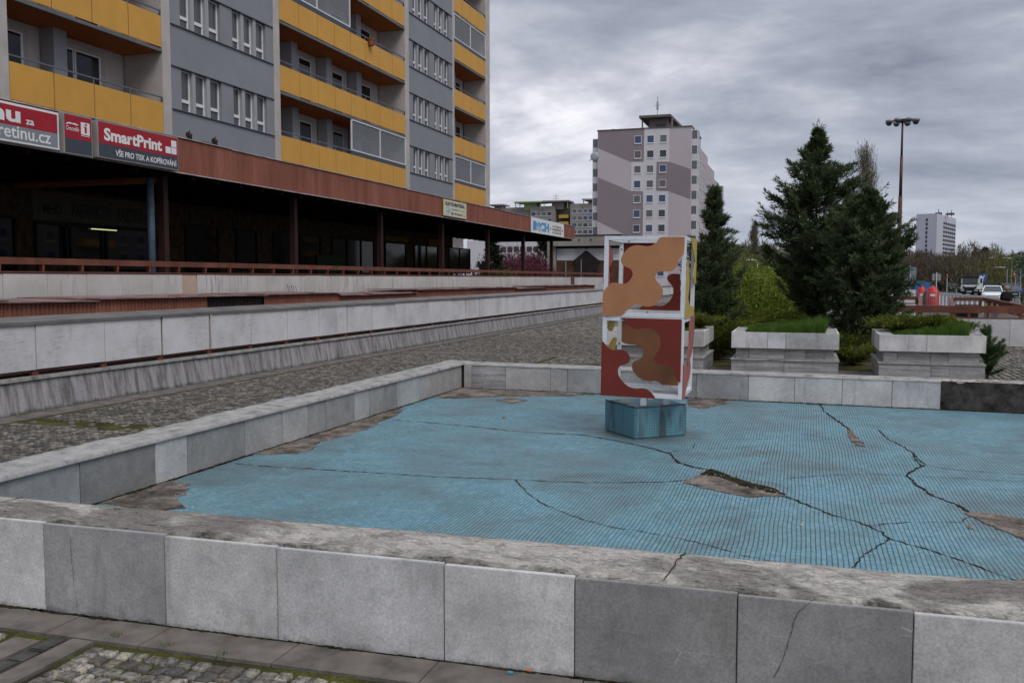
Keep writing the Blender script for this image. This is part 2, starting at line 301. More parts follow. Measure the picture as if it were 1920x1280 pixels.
    m['orange'] = plain('orange_soffit', (0.38, 0.125, 0.016), 0.7, 0.08, 1.2)
    m['grey'] = plain('grey_blue_panel', (0.235, 0.243, 0.268), 0.7, 0.05, 0.8)
    m['greylt'] = plain('light_grey_pier', (0.34, 0.345, 0.37), 0.7, 0.06, 0.8)
    m['beige'] = plain('beige_concrete_pier', (0.46, 0.42, 0.395), 0.85, 0.10, 1.5)
    m['beigedk'] = plain('beige_inner_wall', (0.56, 0.52, 0.50), 0.85, 0.06, 1.5)
    m['railgrey'] = plain('grey_blue_rail', (0.12, 0.14, 0.16), 0.5, 0.1, 2)
    m['black'] = plain('black_rubber', (0.012, 0.012, 0.013), 0.6, 0.2, 5)
    m['white'] = plain('white_paint', (0.74, 0.74, 0.74), 0.4, 0.05, 1.5)
    m['frame'] = plain('sculpture_frame_paint', (0.66, 0.67, 0.70), 0.45, 0.08, 6, streak=0.12)
    def board(name, c): 
        t = NT(name); v = t.coord(); a = t.noise(v, 4, 5, 0.6); b = t.noise(v, 90, 2)
        col = t.mix(1.0, c, t.ramp(a, [(0.3, 0.86), (0.7, 1.08)]), 'MULTIPLY'); col = t.mix(t.ramp(b, [(0.735, 0.0), (0.76, 0.7)]), col, (0.06, 0.04, 0.03))
        return t.done(col, 0.6, 0, 0.3)
    m['tan'] = board('tan_panel', (0.41, 0.185, 0.085)); m['brown'] = board('brown_panel', (0.25, 0.11, 0.052)); m['red'] = board('red_panel', (0.165, 0.024, 0.015))
    m['redside'] = board('faded_red_panel', (0.33, 0.105, 0.085)); m['ochre'] = board('ochre_panel', (0.46, 0.32, 0.08))
    m['pinklt'] = plain('light_pink_render', (0.46, 0.40, 0.42), 0.8, 0.04, 0.2); m['mauve'] = plain('mauve_render', (0.24, 0.195, 0.21), 0.8, 0.04, 0.2); m['offwhite'] = plain('offwhite_render', (0.57, 0.54, 0.56), 0.8, 0.04, 0.2)
    m['blockgrey'] = plain('panel_block_grey', (0.23, 0.215, 0.20), 0.85, 0.10, 0.12); m['blockdark'] = plain('panel_block_dark', (0.13, 0.11, 0.10), 0.85, 0.1, 0.3)
    m['green'] = plain('pale_green_render', (0.27, 0.36, 0.15), 0.8, 0.06, 0.2)
    m['concrete'] = plain('pavilion_concrete', (0.30, 0.28, 0.255), 0.85, 0.12, 0.7, streak=0.2)
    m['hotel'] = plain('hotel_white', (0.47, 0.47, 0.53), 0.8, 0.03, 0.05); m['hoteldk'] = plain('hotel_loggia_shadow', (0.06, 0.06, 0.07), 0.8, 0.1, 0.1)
    m['wood'] = plain('brown_boarding', (0.10, 0.055, 0.032), 0.8, 0.3, 1)
    m['bark'] = plain('bark', (0.05, 0.038, 0.028), 0.9, 0.3, 6); m['twig'] = plain('grey_twigs', (0.12, 0.098, 0.078), 0.9, 0.3, 0.5)
    m['galv'] = plain('galvanised_steel', (0.33, 0.35, 0.37), 0.45, 0.1, 3, metal=0.2)
    m['vein'] = plain('hairline_crack', (0.095, 0.09, 0.082), 0.9, 0.5, 30)
    m['mast'] = plain('rusty_mast', (0.10, 0.042, 0.03), 0.6, 0.35, 1.5); m['lampgrey'] = plain('floodlight_shell', (0.30, 0.29, 0.27), 0.4, 0.1, 5)
    m['blue'] = plain('blue_sign_paint', (0.03, 0.13, 0.42), 0.4, 0.06, 3); m['bluebox'] = plain('blue_metal', (0.05, 0.15, 0.30), 0.55, 0.1, 1)
    m['signred'] = plain('sign_red', (0.34, 0.018, 0.03), 0.45, 0.05, 2); m['signgrey'] = plain('sign_dark_grey', (0.055, 0.065, 0.085), 0.45, 0.05, 2); m['signlt'] = plain('sign_light_grey', (0.22, 0.25, 0.28), 0.45, 0.05, 2)
    m['bigred'] = plain('bright_red_paint', (0.60, 0.025, 0.02), 0.45, 0.08, 2)
    m['steelblue'] = plain('blue_grey_steel', (0.085, 0.11, 0.16), 0.5, 0.25, 3)
    for nm, c in (('car_white', (0.75, 0.75, 0.76)), ('car_dark', (0.018, 0.02, 0.024)), ('car_silver', (0.30, 0.31, 0.33)), ('car_blue', (0.04, 0.08, 0.38)), ('car_red', (0.28, 0.02, 0.025)), ('car_grey', (0.10, 0.11, 0.12))):
        t = NT(nm); m[nm] = t.done(c, 0.28, 0.0 if nm in('car_white',) else 0.25, 0.5)
    t = NT('windscreen'); m['windscreen'] = t.done((0.04, 0.05, 0.06), 0.05, 0, 0.6)
    t = NT('lamp_lens'); m['lens'] = t.done((0.6, 0.62, 0.65), 0.1, 0.1, 0.6)
    m['skin'] = plain('skin', (0.42, 0.24, 0.17), 0.6, 0.05, 10); m['hair'] = plain('blonde_hair', (0.34, 0.21, 0.11), 0.7, 0.2, 40); m['coat'] = plain('black_coat', (0.012, 0.012, 0.015), 0.85, 0.2, 10)
    t = NT('fluorescent_tube'); t.b.inputs['Emission Color'].default_value = (0.85, 1.0, 0.45, 1); t.b.inputs['Emission Strength'].default_value = 0.55; m['tube'] = t.done((0.8, 0.9, 0.6), 0.5)
    def leaf(name, stops, rough=0.75):
        t = NT(name); at = t.n('ShaderNodeVertexColor', layer_name='tint'); oi = t.n('ShaderNodeSeparateColor'); t.l(at.outputs[0], oi.inputs[0])
        col = t.ramp(oi.outputs[0], stops)
        t.done(col, rough, 0, 0.15); tr = t.n('ShaderNodeBsdfTranslucent'); t.l(col, tr.inputs[0]); mx = t.n('ShaderNodeMixShader'); mx.inputs[0].default_value = 0.2
        t.l(t.b.outputs[0], mx.inputs[1]); t.l(tr.outputs[0], mx.inputs[2]); t.l(mx.outputs[0], t.o.inputs[0]); return t.m
    m['juniper'] = leaf('juniper_foliage', [(0.0, (0.024, 0.042, 0.018)), (0.5, (0.066, 0.096, 0.040)), (1.0, (0.16, 0.19, 0.10))])
    m['carpet'] = leaf('creeping_juniper_foliage', [(0.0, (0.045, 0.065, 0.010)), (0.5, (0.10, 0.125, 0.018)), (1.0, (0.18, 0.20, 0.04))])
    m['grass'] = leaf('grass_blades', [(0.0, (0.03, 0.07, 0.010)), (0.5, (0.06, 0.13, 0.018)), (0.8, (0.10, 0.17, 0.03)), (1.0, (0.22, 0.24, 0.08))])
    m['willow'] = leaf('yellow_green_leaves', [(0.0, (0.075, 0.11, 0.015)), (0.5, (0.15, 0.20, 0.028)), (1.0, (0.26, 0.32, 0.06))])
    m['plum'] = leaf('purple_blossom', [(0.0, (0.05, 0.013, 0.020)), (0.5, (0.12, 0.028, 0.050)), (1.0, (0.24, 0.08, 0.125))])
    m['spruce'] = leaf('spruce_foliage', [(0.0, (0.012, 0.022, 0.014)), (1.0, (0.045, 0.065, 0.035))])
    m['pine'] = leaf('pine_needles', [(0.0, (0.03, 0.06, 0.022)), (1.0, (0.10, 0.15, 0.06))])
    m['woodtwig'] = leaf('bare_wood_twigs', [(0.0, (0.055, 0.041, 0.033)), (0.55, (0.13, 0.102, 0.080)), (0.75, (0.15, 0.145, 0.055)), (1.0, (0.18, 0.20, 0.055))])
    m['poplar'] = leaf('poplar_twigs', [(0.0, (0.09, 0.075, 0.05)), (1.0, (0.24, 0.22, 0.15))])
setup_materials()
# ------------------------------------------------------------------ object helpers
ORG = {}
def tag(o, label=None, cat=None, group=None, kind=None):
    for k, v in (('label', label), ('category', cat), ('group', group), ('kind', kind)):
        if v: o[k] = v
    return o
def thing(name, label, cat, loc=(0, 0, 0), group=None, rz=0):
    o = bpy.data.objects.new(name, None); o.empty_display_size = 0.2; COL.objects.link(o); o.location = loc; o.rotation_euler = (0, 0, rz); ORG[o.name] = Vector(loc)
    return tag(o, label, cat, group)
class MB:
    """collects geometry (world coordinates), builds ONE mesh object"""
    def __init__(s): s.v = []; s.f = []; s.mi = []
    def add(s, vs, fs, mi=0):
        n = len(s.v); s.v += [tuple(p) for p in vs]; s.f += [tuple(i+n for i in f) for f in fs]; s.mi += [mi]*len(fs); return s
    def box(s, x0, x1, y0, y1, z0, z1, mi=0, M=None, skip=''):
        vs = [Vector(p) for p in ((x0, y0, z0), (x1, y0, z0), (x1, y1, z0), (x0, y1, z0), (x0, y0, z1), (x1, y0, z1), (x1, y1, z1), (x0, y1, z1))]
        if M: vs = [M @ p for p in vs]
        return s.add(vs, [(0, 3, 2, 1), (4, 5, 6, 7), (0, 1, 5, 4), (1, 2, 6, 5), (2, 3, 7, 6), (3, 0, 4, 7)], mi)
    def quad(s, a, b, c, d, mi=0): return s.add([a, b, c, d], [(0, 1, 2, 3)], mi)
    def bar(s, a, b, w, h=None, mi=0, n=4):
        """straight bar a->b, w across, h high (or round-ish with n sides)"""
        a = Vector(a); b = Vector(b); d = (b-a).normalized(); u = Vector((0, 0, 1)) if abs(d.z) < 0.95 else Vector((0, 1, 0))
        sx_ = d.cross(u).normalized(); uy = sx_.cross(d)
        if n == 4 and h is not None: ring = [(-w/2, -h/2), (w/2, -h/2), (w/2, h/2), (-w/2, h/2)]
        else: ring = [(w/2*math.cos(2*math.pi*i/n), w/2*math.sin(2*math.pi*i/n)) for i in range(n)]
        m = len(ring); vs = [a+sx_*x+uy*y for x, y in ring]+[b+sx_*x+uy*y for x, y in ring]
        fs = [(i, (i+1) % m, m+(i+1) % m, m+i) for i in range(m)]+[tuple(range(m))[::-1], tuple(range(m, 2*m))]
        return s.add(vs, fs, mi)
    def tube(s, pts, rad, n=6, mi=0):
        if isinstance(rad, (int, float)): rad = [rad]*len(pts)
        pts = [Vector(p) for p in pts]; vs = []; fs = []
        for i, p in enumerate(pts):
            d = (pts[min(i+1, len(pts)-1)]-pts[max(i-1, 0)]).normalized(); u = Vector((0, 0, 1)) if abs(d.z) < 0.9 else Vector((1, 0, 0))
            a = d.cross(u).normalized(); b = a.cross(d)
            vs += [p+(a*math.cos(2*math.pi*k/n)+b*math.sin(2*math.pi*k/n))*rad[i] for k in range(n)]
        for i in range(len(pts)-1):
            for k in range(n): fs.append((i*n+k, i*n+(k+1) % n, (i+1)*n+(k+1) % n, (i+1)*n+k))
        fs += [tuple(range(n))[::-1], tuple(range((len(pts)-1)*n, len(pts)*n))]
        return s.add(vs, fs, mi)
    def prism(s, poly, fn, t0, t1, mi=0):
        """poly: 2D outline; fn(u,v,t) -> world; extruded t0..t1; handles concave outlines"""
        n = len(poly); vs = [fn(u, v, t0) for u, v in poly]+[fn(u, v, t1) for u, v in poly]
        tris = tessellate_polygon([[Vector((u, v, 0)) for u, v in poly]])
        fs = [tuple(t) for t in tris]+[tuple(i+n for i in t)[::-1] for t in tris]+[(i, (i+1) % n, n+(i+1) % n, n+i) for i in range(n)]
        return s.add(vs, fs, mi)
    def ball(s, c, r, n=10, m=6, sc=(1, 1, 1), mi=0):
        vs = []; fs = []
        for j in range(m+1):
            th = math.pi*j/m
            for i in range(n):
                a = 2*math.pi*i/n; vs.append((c[0]+r*sc[0]*math.sin(th)*math.cos(a), c[1]+r*sc[1]*math.sin(th)*math.sin(a), c[2]+r*sc[2]*math.cos(th)))
        for j in range(m):
            for i in range(n): fs.append((j*n+i, (j+1)*n+i, (j+1)*n+(i+1) % n, j*n+(i+1) % n))
        return s.add(vs, fs, mi)
    def build(s, name, mats, parent=None, loc=None, label=None, cat=None, group=None, kind=None, bevel=0, smooth=False, color=None):
        me = bpy.data.meshes.new(name); o = bpy.data.objects.new(name, me); COL.objects.link(o)
        if parent is not None: org = ORG[parent.name]; o.parent = parent
        else: org = Vector(loc) if loc is not None else Vector((0, 0, 0)); o.location = org
        ORG[o.name] = org
        me.from_pydata([(p[0]-org[0], p[1]-org[1], p[2]-org[2]) for p in s.v], [], s.f)
        for m in (mats if isinstance(mats, (list, tuple)) else [mats]): me.materials.append(MAT[m] if isinstance(m, str) else m)
        if len(me.materials) > 1: me.polygons.foreach_set('material_index', s.mi)
        bm = bmesh.new(); bm.from_mesh(me); bmesh.ops.recalc_face_normals(bm, faces=bm.faces)
        if bevel: bmesh.ops.bevel(bm, geom=bm.edges[:], offset=bevel, segments=2, affect='EDGES', clamp_overlap=True)
        bm.to_mesh(me); bm.free()
        if smooth: me.polygons.foreach_set('use_smooth', [True]*len(me.polygons))
        if color: o.color = color
        tag(o, label, cat, group, kind); me.update(); return o
def dup(root, loc, rz=None, label=None, group=None, scale=None):
    r = root.copy(); COL.objects.link(r); r.location = loc; ORG[r.name] = Vector(loc)
    if rz is not None: r.rotation_euler = (0, 0, rz)
    if scale: r.scale = scale
    if label: r['label'] = label
    if group: r['group'] = group
    for ch in root.children:
        c = ch.copy(); COL.objects.link(c); c.parent = r
        for g in ch.children:
            d = g.copy(); COL.objects.link(d); d.parent = c
    return r
def npmesh(name, V, F, mat, parent=None, tint=None, loc=(0, 0, 0), label=None, cat=None, group=None, kind=None):
    """V (n,3) relative to loc/parent origin, F (m,k) quads or tris; tint (m,) per face"""
    me = bpy.data.meshes.new(name); k = F.shape[1]; nf = len(F)
    me.vertices.add(len(V)); me.vertices.foreach_set('co', V.astype(np.float32).ravel())
    me.loops.add(nf*k); me.loops.foreach_set('vertex_index', F.astype(np.int32).ravel())
    me.polygons.add(nf); me.polygons.foreach_set('loop_start', np.arange(0, nf*k, k, dtype=np.int32))
    try: me.polygons.foreach_set('loop_total', np.full(nf, k, dtype=np.int32))
    except Exception: pass
    me.update(calc_edges=True)
    if tint is not None:
        at = me.color_attributes.new('tint', 'FLOAT_COLOR', 'CORNER'); t = np.asarray(tint, dtype=np.float32)
        if t.ndim == 1: t = np.stack([t, t, t], 1)
        c = np.ones((nf, k, 4), np.float32); c[:, :, :3] = t[:, None, :]; at.data.foreach_set('color', c.ravel())
    me.materials.append(MAT[mat]); o = bpy.data.objects.new(name, me); COL.objects.link(o)
    if parent is not None: o.parent = parent; ORG[o.name] = ORG[parent.name]
    else: o.location = loc; ORG[o.name] = Vector(loc)
    return tag(o, label, cat, group, kind)
def text_mesh(txt, fn, u0, u1, v0, v1, mb, mi=0, bold=0.0, depth=0.004, shear=0, keep=False):
    """adds lettering fitted to the rectangle, fn(u,v,t)->world"""
    cu = bpy.data.curves.new('t', 'FONT'); cu.body = txt; cu.size = 1; cu.offset = bold; cu.shear = shear; cu.resolution_u = 3
    ob = bpy.data.objects.new('t', cu); COL.objects.link(ob); bpy.context.view_layer.update()
    me = bpy.data.meshes.new_from_object(ob.evaluated_get(bpy.context.evaluated_depsgraph_get()))
    vs = [v.co.copy() for v in me.vertices]; fs = [tuple(p.vertices) for p in me.polygons]
    bpy.data.objects.remove(ob); bpy.data.curves.remove(cu); bpy.data.meshes.remove(me)
    if not vs: return
    xa = min(v.x for v in vs); xb = max(v.x for v in vs); ya = min(v.y for v in vs); yb = max(v.y for v in vs)
    su = (u1-u0)/(xb-xa); sv = (v1-v0)/(yb-ya)
    mb.add([fn(u0+(v.x-xa)*su, v0+(v.y-ya)*sv, depth) for v in vs], fs, mi)
# ================================================================== GROUND
mb = MB(); mb.box(-900, 900, -60, 1500, -1.6, -0.6); mb.build('road', 'asphalt', kind='structure')
mb = MB()
mb.box(-8.75, 14, -9, 23.95, -0.55, 0.0); mb.box(-8.75, -1.2, 23.95, 75, -0.55, 0.0)
mb.build('ground', 'joint', kind='structure')
def front_y(x): return 3.34+0.028*(x+3.7)
def far_y(x): return 11.5-0.049*(x+4.42)
LX, LXO, RX, BF, TOP = -4.43, -4.77, 7.2, 0.115, 0.435
# ---- setts
def setts(name, rects, pitch, skip, fine, h0=0.0, tone=1.0, seed=1):
    rg = np.random.default_rng(seed); C = []
    for (x0, x1, y0, y1) in rects:
        nx = int((x1-x0)/pitch); ny = int((y1-y0)/pitch)
        for j in range(ny):
            off = rg.uniform(0, pitch*.22)
            for i in range(nx):
                x = x0+(i+0.5)*pitch+off*0.9-pitch/2; y = y0+(j+0.5)*pitch+0.018*math.sin(x*1.9+j*0.15)
                if skip(x, y) or x > x1-pitch*0.45 or x < x0+pitch*0.45: continue
                C.append((x, y))
    C = np.array(C); n = len(C); k = 8 if fine else 4
    if fine: a = np.radians([39, 51, 129, 141, 219, 231, 309, 321]); rr = 1.38
    else: a = np.radians([45, 135, 225, 315]); rr = 1.32
    hw = pitch*0.5*0.90*rr/1.06*rg.uniform(0.80, 1.03, (n, 1)); hy = pitch*0.5*0.90*rr/1.06*rg.uniform(0.80, 1.03, (n, 1))
    px = C[:, :1]+hw*np.cos(a)+rg.normal(0, pitch*0.03, (n, k)); py = C[:, 1:]+hy*np.sin(a)+rg.normal(0, pitch*0.03, (n, k))
    zt = h0+rg.uniform(0.009, 0.018, (n, 1)); tx = rg.normal(0, 0.04, (n, 1)); ty = rg.normal(0, 0.04, (n, 1))
    cx_, cy_ = C[:, :1], C[:, 1:]
    ix = cx_+(px-cx_)*0.90; iy = cy_+(py-cy_)*0.90; iz = zt+(ix-cx_)*tx+(iy-cy_)*ty
    r0 = np.stack([px, py, np.full_like(px, h0-0.006)], 2); r1 = np.stack([px, py, iz-0.005], 2); r2 = np.stack([ix, iy, iz], 2)
    V = np.concatenate([r0, r1, r2], 1)  # n,3k,3
    fs = []
    for ring in (0, 1):
        for q in range(k): fs.append((ring*k+q, ring*k+(q+1) % k, (ring+1)*k+(q+1) % k, (ring+1)*k+q))
    if fine: fs += [(2*k+0, 2*k+1, 2*k+2, 2*k+3), (2*k+0, 2*k+3, 2*k+4, 2*k+7), (2*k+4, 2*k+5, 2*k+6, 2*k+7)]
    else: fs += [(2*k, 2*k+1, 2*k+2, 2*k+3)]
    fs = np.array(fs); F = (fs[None]+(np.arange(n)*3*k)[:, None, None]).reshape(-1, 4)
    base = np.array([[0.222, 0.20, 0.172]])*tone; v = rg.uniform(0.45, 1.5, (n, 1))**1.2; w = rg.uniform(-0.004, 0.009, (n, 1))
    t = np.clip(base*v+np.concatenate([w, w*0, -w], 1), 0.01, 0.9); T = np.repeat(t, len(fs), 0)
    npmesh(name, V.reshape(-1, 3), F, 'setts', tint=T, kind='structure')
def skip_near(x, y):
    if y > front_y(x)-0.25: return True
    s = x+0.02*(y-3)
    return -3.34 < x < -2.90
setts('paving', [(-7.5, 2.6, 0.9, 3.3)], 0.076, skip_near, True, seed=3)
def skip_left(x, y): return 7.72 < y < 8.1 and rgs.random() < 0.8
rgs = random.Random(5)
setts('paving', [(-8.32, -4.80, 3.0, 17.8), (-8.32, 1.0, 18.25, 24)], 0.088, skip_left, False, seed=4, tone=0.66)
setts('paving', [(-4.8, 3.0, 11.9, 15.2)], 0.088, lambda x, y: x > -3.3, False, seed=5, tone=.66)
setts('paving', [(-4.8, -3.35, 15.2, 17.8), (2.75, 9.0, 12.0, 23.9)], 0.115, lambda x, y: 20.0 < y < 20.25, False, seed=6, tone=.85)
setts('paving', [(-8.32, -1.4, 24, 62)], 0.15, lambda x, y: False, False, seed=7, tone=.78)
# ---- flag strips
mb = MB()
def flag(x0, x1, y0, y1, z=0.016): mb.box(x0+0.003, x1-0.003, y0+0.003, y1-0.003, -0.02, z+random.uniform(-.002, .002))
xs = [-4.9, -4.35, -3.78, -3.215, -2.715, -2.065, -1.415, -0.8, -0.2, 0.4, 1.0, 1.6, 2.2]
for a, b in zip(xs, xs[1:]):
    ya = front_y((a+b)/2)-0.012; vs = []
    for zz in (-0.02, 0.016):
        vs += [(a+.003, front_y(a)-0.225, zz), (b-.003, front_y(b)-0.225, zz), (b-.003, front_y(b)-0.004, zz), (a+.003, front_y(a)-0.004, zz)]
    mb.add(vs, [(0, 3, 2, 1), (4, 5, 6, 7), (0, 1, 5, 4), (1, 2, 6, 5), (2, 3, 7, 6), (3, 0, 4, 7)])
for y0 in np.arange(0.9, 3.0, 0.72):
    y1 = min(y0+0.72, 3.115); flag(-3.31, -3.16, y0, y1); flag(-3.05, -2.93, y0+0.2 if y0 > 1 else y0, min(y1+0.2, 3.125))
for y0 in np.arange(3.0, 74, 0.95): flag(-8.72, -8.36, y0, y0+0.95, 0.012)
for x0 in np.arange(-8.3, 1, 0.9): flag(x0, x0+0.9, 17.85, 18.2, 0.012)
for x0 in np.arange(2.7, 9, 0.9): flag(x0, x0+0.9, 20.02, 20.24, 0.014)
for x0 in np.arange(-3.3, 2.7, 0.6):
    for y0 in (11.85, 12.45, 13.05, 13.65, 14.25, 14.85, 15.45, 16.05): flag(x0, x0+0.6, y0, y0+0.6, 0.010)
mb.build('paving', 'flag', kind='structure')
mb = MB()   # dark setts between the two near strips
yy = 0.9
while yy < 3.08:
    l = random.uniform(0.10, 0.14); mb.box(-3.148, -3.062, yy+0.006, yy+l-0.006, -0.02, 0.014+random.uniform(-.003, .003)); yy += l
mb.build('paving', plain('dark_setts', (0.07, 0.066, 0.06), 0.8, 0.35, 9, bump=0.6), kind='structure', bevel=0.006)
# ================================================================== BASIN
basin = thing('fountain_basin', 'wide drained fountain basin with cracked blue mosaic floor and low marble-clad walls', 'fountain basin', (1.0, 7.0, 0.0))
mb = MB(); mb.box(LX-0.02, RX, 3.5, 11.6, 0.004, BF); mb.build('tiled_floor', 'mosaic', basin)
# concrete cores of the walls
def quadbox(mb, pts, z0, z1):
    vs = [(x, y, z0) for x, y in pts]+[(x, y, z1) for x, y in pts]
    mb.add(vs, [(0, 3, 2, 1), (4, 5, 6, 7), (0, 1, 5, 4), (1, 2, 6, 5), (2, 3, 7, 6), (3, 0, 4, 7)])
mb = MB(); quadbox(mb, [(LXO+.03, front_y(LXO)+.032), (RX, front_y(RX)+.032), (RX, front_y(RX)+.27), (LXO+.03, front_y(LXO)+.27)], 0.003, 0.34); mb.build('wall_core', 'coping', basin)
mb = MB(); mb.box(LXO+.032, LX-.032, 3.6, 11.55, 0.003, 0.425); mb.build('wall_core', 'coping', basin)
mb = MB(); quadbox(mb, [(LXO+.03, far_y(LXO)+.032), (RX, far_y(RX)+.032), (RX, far_y(RX)+.30), (LXO+.03, far_y(LXO)+.30)], 0.003, 0.43); core = mb.build('wall_core', plain('dark_exposed_core', (0.055, 0.050, 0.045), 0.95, 0.8, 7, bump=0.8), basin)
def tone(v, blue=0.0): v = v*1.20; return (v*(1.03-blue*0.04), v, v*(0.965+blue*0.05), 1)
def slabs(kind, edges, tones, place, mat='slab'):
    for a, b, tn in zip(edges, edges[1:], tones):
        mb = MB(); place(mb, a+0.002, b-0.002); mb.build('marble_slab', 'veined' if tn < 0 else mat, basin, bevel=0.0025, color=tone(abs(tn), random.uniform(0, 1)))
def slab_top(x): return 0.441-0.0080*(x+3.7)
def pf(mb, a, b):
    j = random.uniform(-.003, .003); ya, yb = front_y(a)+j, front_y(b)+j; t = slab_top((a+b)/2)+random.uniform(-.002, .002)
    vs = [(a, ya, 0.002), (b, yb, 0.002), (b, yb+.028, 0.002), (a, ya+.028, 0.002), (a, ya, t), (b, yb, t), (b, yb+.028, t), (a, ya+.028, t)]
    mb.add(vs, [(0, 3, 2, 1), (4, 5, 6, 7), (0, 1, 5, 4), (1, 2, 6, 5), (2, 3, 7, 6), (3, 0, 4, 7)])
slabs('f', [-4.77, -4.1, -3.426, -2.749, -2.172, -1.395, -0.844, -0.217, 0.395, 1.0, 1.65, 2.3, 2.95, 3.6, 4.3, 5.0, 5.7, 6.4, 7.2], [.32, .47, .275, .43, .43, .46, .225, .235, .45, .40, .3, .45, .25, .4, .4, .3, .4, .4], pf)
def pl(mb, a, b):
    j = random.uniform(-.003, .003); mb.box(LX-.028+j, LX+j, a, b, BF+.001, 0.425)
slabs('l', [3.62, 4.644, 5.356, 5.712, 6.455, 7.032, 7.463, 7.801, 8.395, 8.724, 9.417, 10.067, 10.834, 11.49], [.24, .20, .40, .23, .27, .34, .26, .25, .38, .24, .32, .27, .26], pl)
def pr(mb, a, b):
    j = random.uniform(-.003, .003); ya, yb = far_y(a)+j, far_y(b)+j; z0 = BF+.001; t = 0.44
    vs = [(a, ya, z0), (b, yb, z0), (b, yb+.028, z0), (a, ya+.028, z0), (a, ya, t), (b, yb, t), (b, yb+.028, t), (a, ya+.028, t)]
    mb.add(vs, [(0, 3, 2, 1), (4, 5, 6, 7), (0, 1, 5, 4), (1, 2, 6, 5), (2, 3, 7, 6), (3, 0, 4, 7)])
slabs('r', [-4.40, -4.284, -3.795, -3.159, -2.93, -2.433, -1.85, -1.26, -0.632, -0.095, 0.439, 0.979, 1.487], [.36, -.36, .33, .30, .29, .26, .25, .28, .46, .45, .46, .45], pr)
def po(mb, a, b): mb.box(LXO, LXO+.028, a, b, 0.002, 0.425)
slabs('o', [3.33, 4.2, 5.1, 6.0, 6.9, 7.8, 8.7, 9.6, 10.5, 11.55], [.3, .25, .35, .3, .25, .3, .25, .3, .3], po)
def face_crack(pts, w):
    P = [U(px, py, y=3.40) for px, py in pts]; Q = []
    for a, b in zip(P, P[1:]):
        for i in range(6): Q.append(a.lerp(b, i/6))
    m = MB(); vs = []
    for i, p in enumerate(Q): ww = w*random.uniform(.4, 1.4); j = random.uniform(-.003, .003); vs += [(p.x+j-ww/2, front_y(p.x)-.0045, p.z), (p.x+j+ww/2, front_y(p.x)-.0045, p.z)]
    m.add(vs, [(2*i, 2*i+1, 2*i+3, 2*i+2) for i in range(len(Q)-1)]); m.build('crack', 'vein', basin)
face_crack([(1528, 1128), (1494, 1156), (1480, 1200), (1470, 1240), (1448, 1285)], .0035)
face_crack([(148, 1000), (150, 1050), (156, 1100), (162, 1150)], .0022)
for jx in (-3.9, -0.50, 2.4):
    m = MB(); zs = slab_top(jx)+.008; pts = [(jx+random.uniform(-.008, .008)+.05*t, front_y(jx)+.035+.275*t, (zs*(1-min(1, t*1.6))+.456*min(1, t*1.6))+.0135) for t in np.linspace(0, 1, 12)]
    m.tube([(a_, b_, c_-.004) for a_, b_, c_ in pts], [random.uniform(.0015, .003) for _ in pts], 4); m.build('joint', 'crack', basin)
# rough displaced coping meshes
def rough_strip(name, x0, x1, ylo, yhi, nx, ny, z0, zb, amp, mat, swap=False, seed=0):
    V = []; 
    for i in range(nx+1):
        x = x0+(x1-x0)*i/nx; a, b = ylo(x), yhi(x)
        a += 0.006*mnoise.noise((x*5, seed, 1)); b += 0.0015*mnoise.noise((x*4, seed, 5))
        for j in range(ny+1):
            y = a+(b-a)*j/ny; edge = min(j, ny-j)/ny
            h = mnoise.fractal(Vector((x*3.0, y*3.0, seed)), 1.0, 2.0, 4)*amp+mnoise.fractal(Vector((x*16, y*16, seed+3)), 1.0, 2.0, 3)*amp*0.45
            st = mnoise.noise((x*2.1, y*4.1, seed+9)); h += 0.006*max(0, min(1, (st+0.05)*12))
            if j == ny: h *= .25
            elif j == ny-1: h *= .5
            elif j == 0: h -= 0.012+0.012*abs(mnoise.noise((x*6, j, seed)))
            elif j == 1: h -= 0.006*max(0, mnoise.noise((x*3, 0, seed+4))*2)
            zz = z0 if not callable(z0) else z0(x, j/ny)
            V.append((x, y, zz+h) if not swap else (y, x, zz+h))
    nj = ny+1; F = [(i*nj+j, (i+1)*nj+j, (i+1)*nj+j+1, i*nj+j+1) for i in range(nx) for j in range(ny)]
    if swap: F = [f[::-1] for f in F]
    b0 = len(V)
    for i in range(nx+1):
        for j in (0, ny): p = V[i*nj+j]; V.append((p[0], p[1], zb))
    for i in range(nx):
        for q, j in ((0, 0), (1, ny)): F.append((i*nj+j, (i+1)*nj+j, b0+2*(i+1)+q, b0+2*i+q))
    m = MB(); m.v = V; m.f = F; m.mi = [0]*len(F); m.build(name, mat, basin, smooth=True)
rough_strip('coping', LXO, RX, lambda x: front_y(x)+.030, lambda x: front_y(x)+.315, 620, 22, lambda x, t: (slab_top(x)+.008)*(1-min(1, t*1.6))+.456*min(1, t*1.6), 0.33, 0.010, 'coping_near', seed=2)
rough_strip('coping', 3.6, 11.85, lambda x: LXO-0.015, lambda x: LX+.022, 260, 8, 0.452, 0.425, 0.004, 'coping2', swap=True, seed=8)
rough_strip('coping', LX+.024, 1.49, lambda x: far_y(x)-.006, lambda x: far_y(x)+.32, 160, 6, 0.447, 0.425, 0.004, 'coping2', seed=12)
rough_strip('coping', 1.49, RX, lambda x: far_y(x)+.03, lambda x: far_y(x)+.32, 160, 6, 0.447, 0.42, 0.010, 'coping', seed=15)
mb = MB()   # rough exposed core of the far wall without cladding
rough_n = 60
mb.v = []; 
for i in range(rough_n+1):
    x = 1.49+(RX-1.49)*i/rough_n
    for j in range(7):
        z = BF+(0.44-BF)*j/6; mb.v.append((x, far_y(x)+0.022+0.018*mnoise.fractal(Vector((x*5, z*9, 3)), 1, 2, 4), z))
mb.f = [(i*7+j, (i+1)*7+j, (i+1)*7+j+1, i*7+j+1) for i in range(rough_n) for j in range(6)]; mb.mi = [0]*len(mb.f)
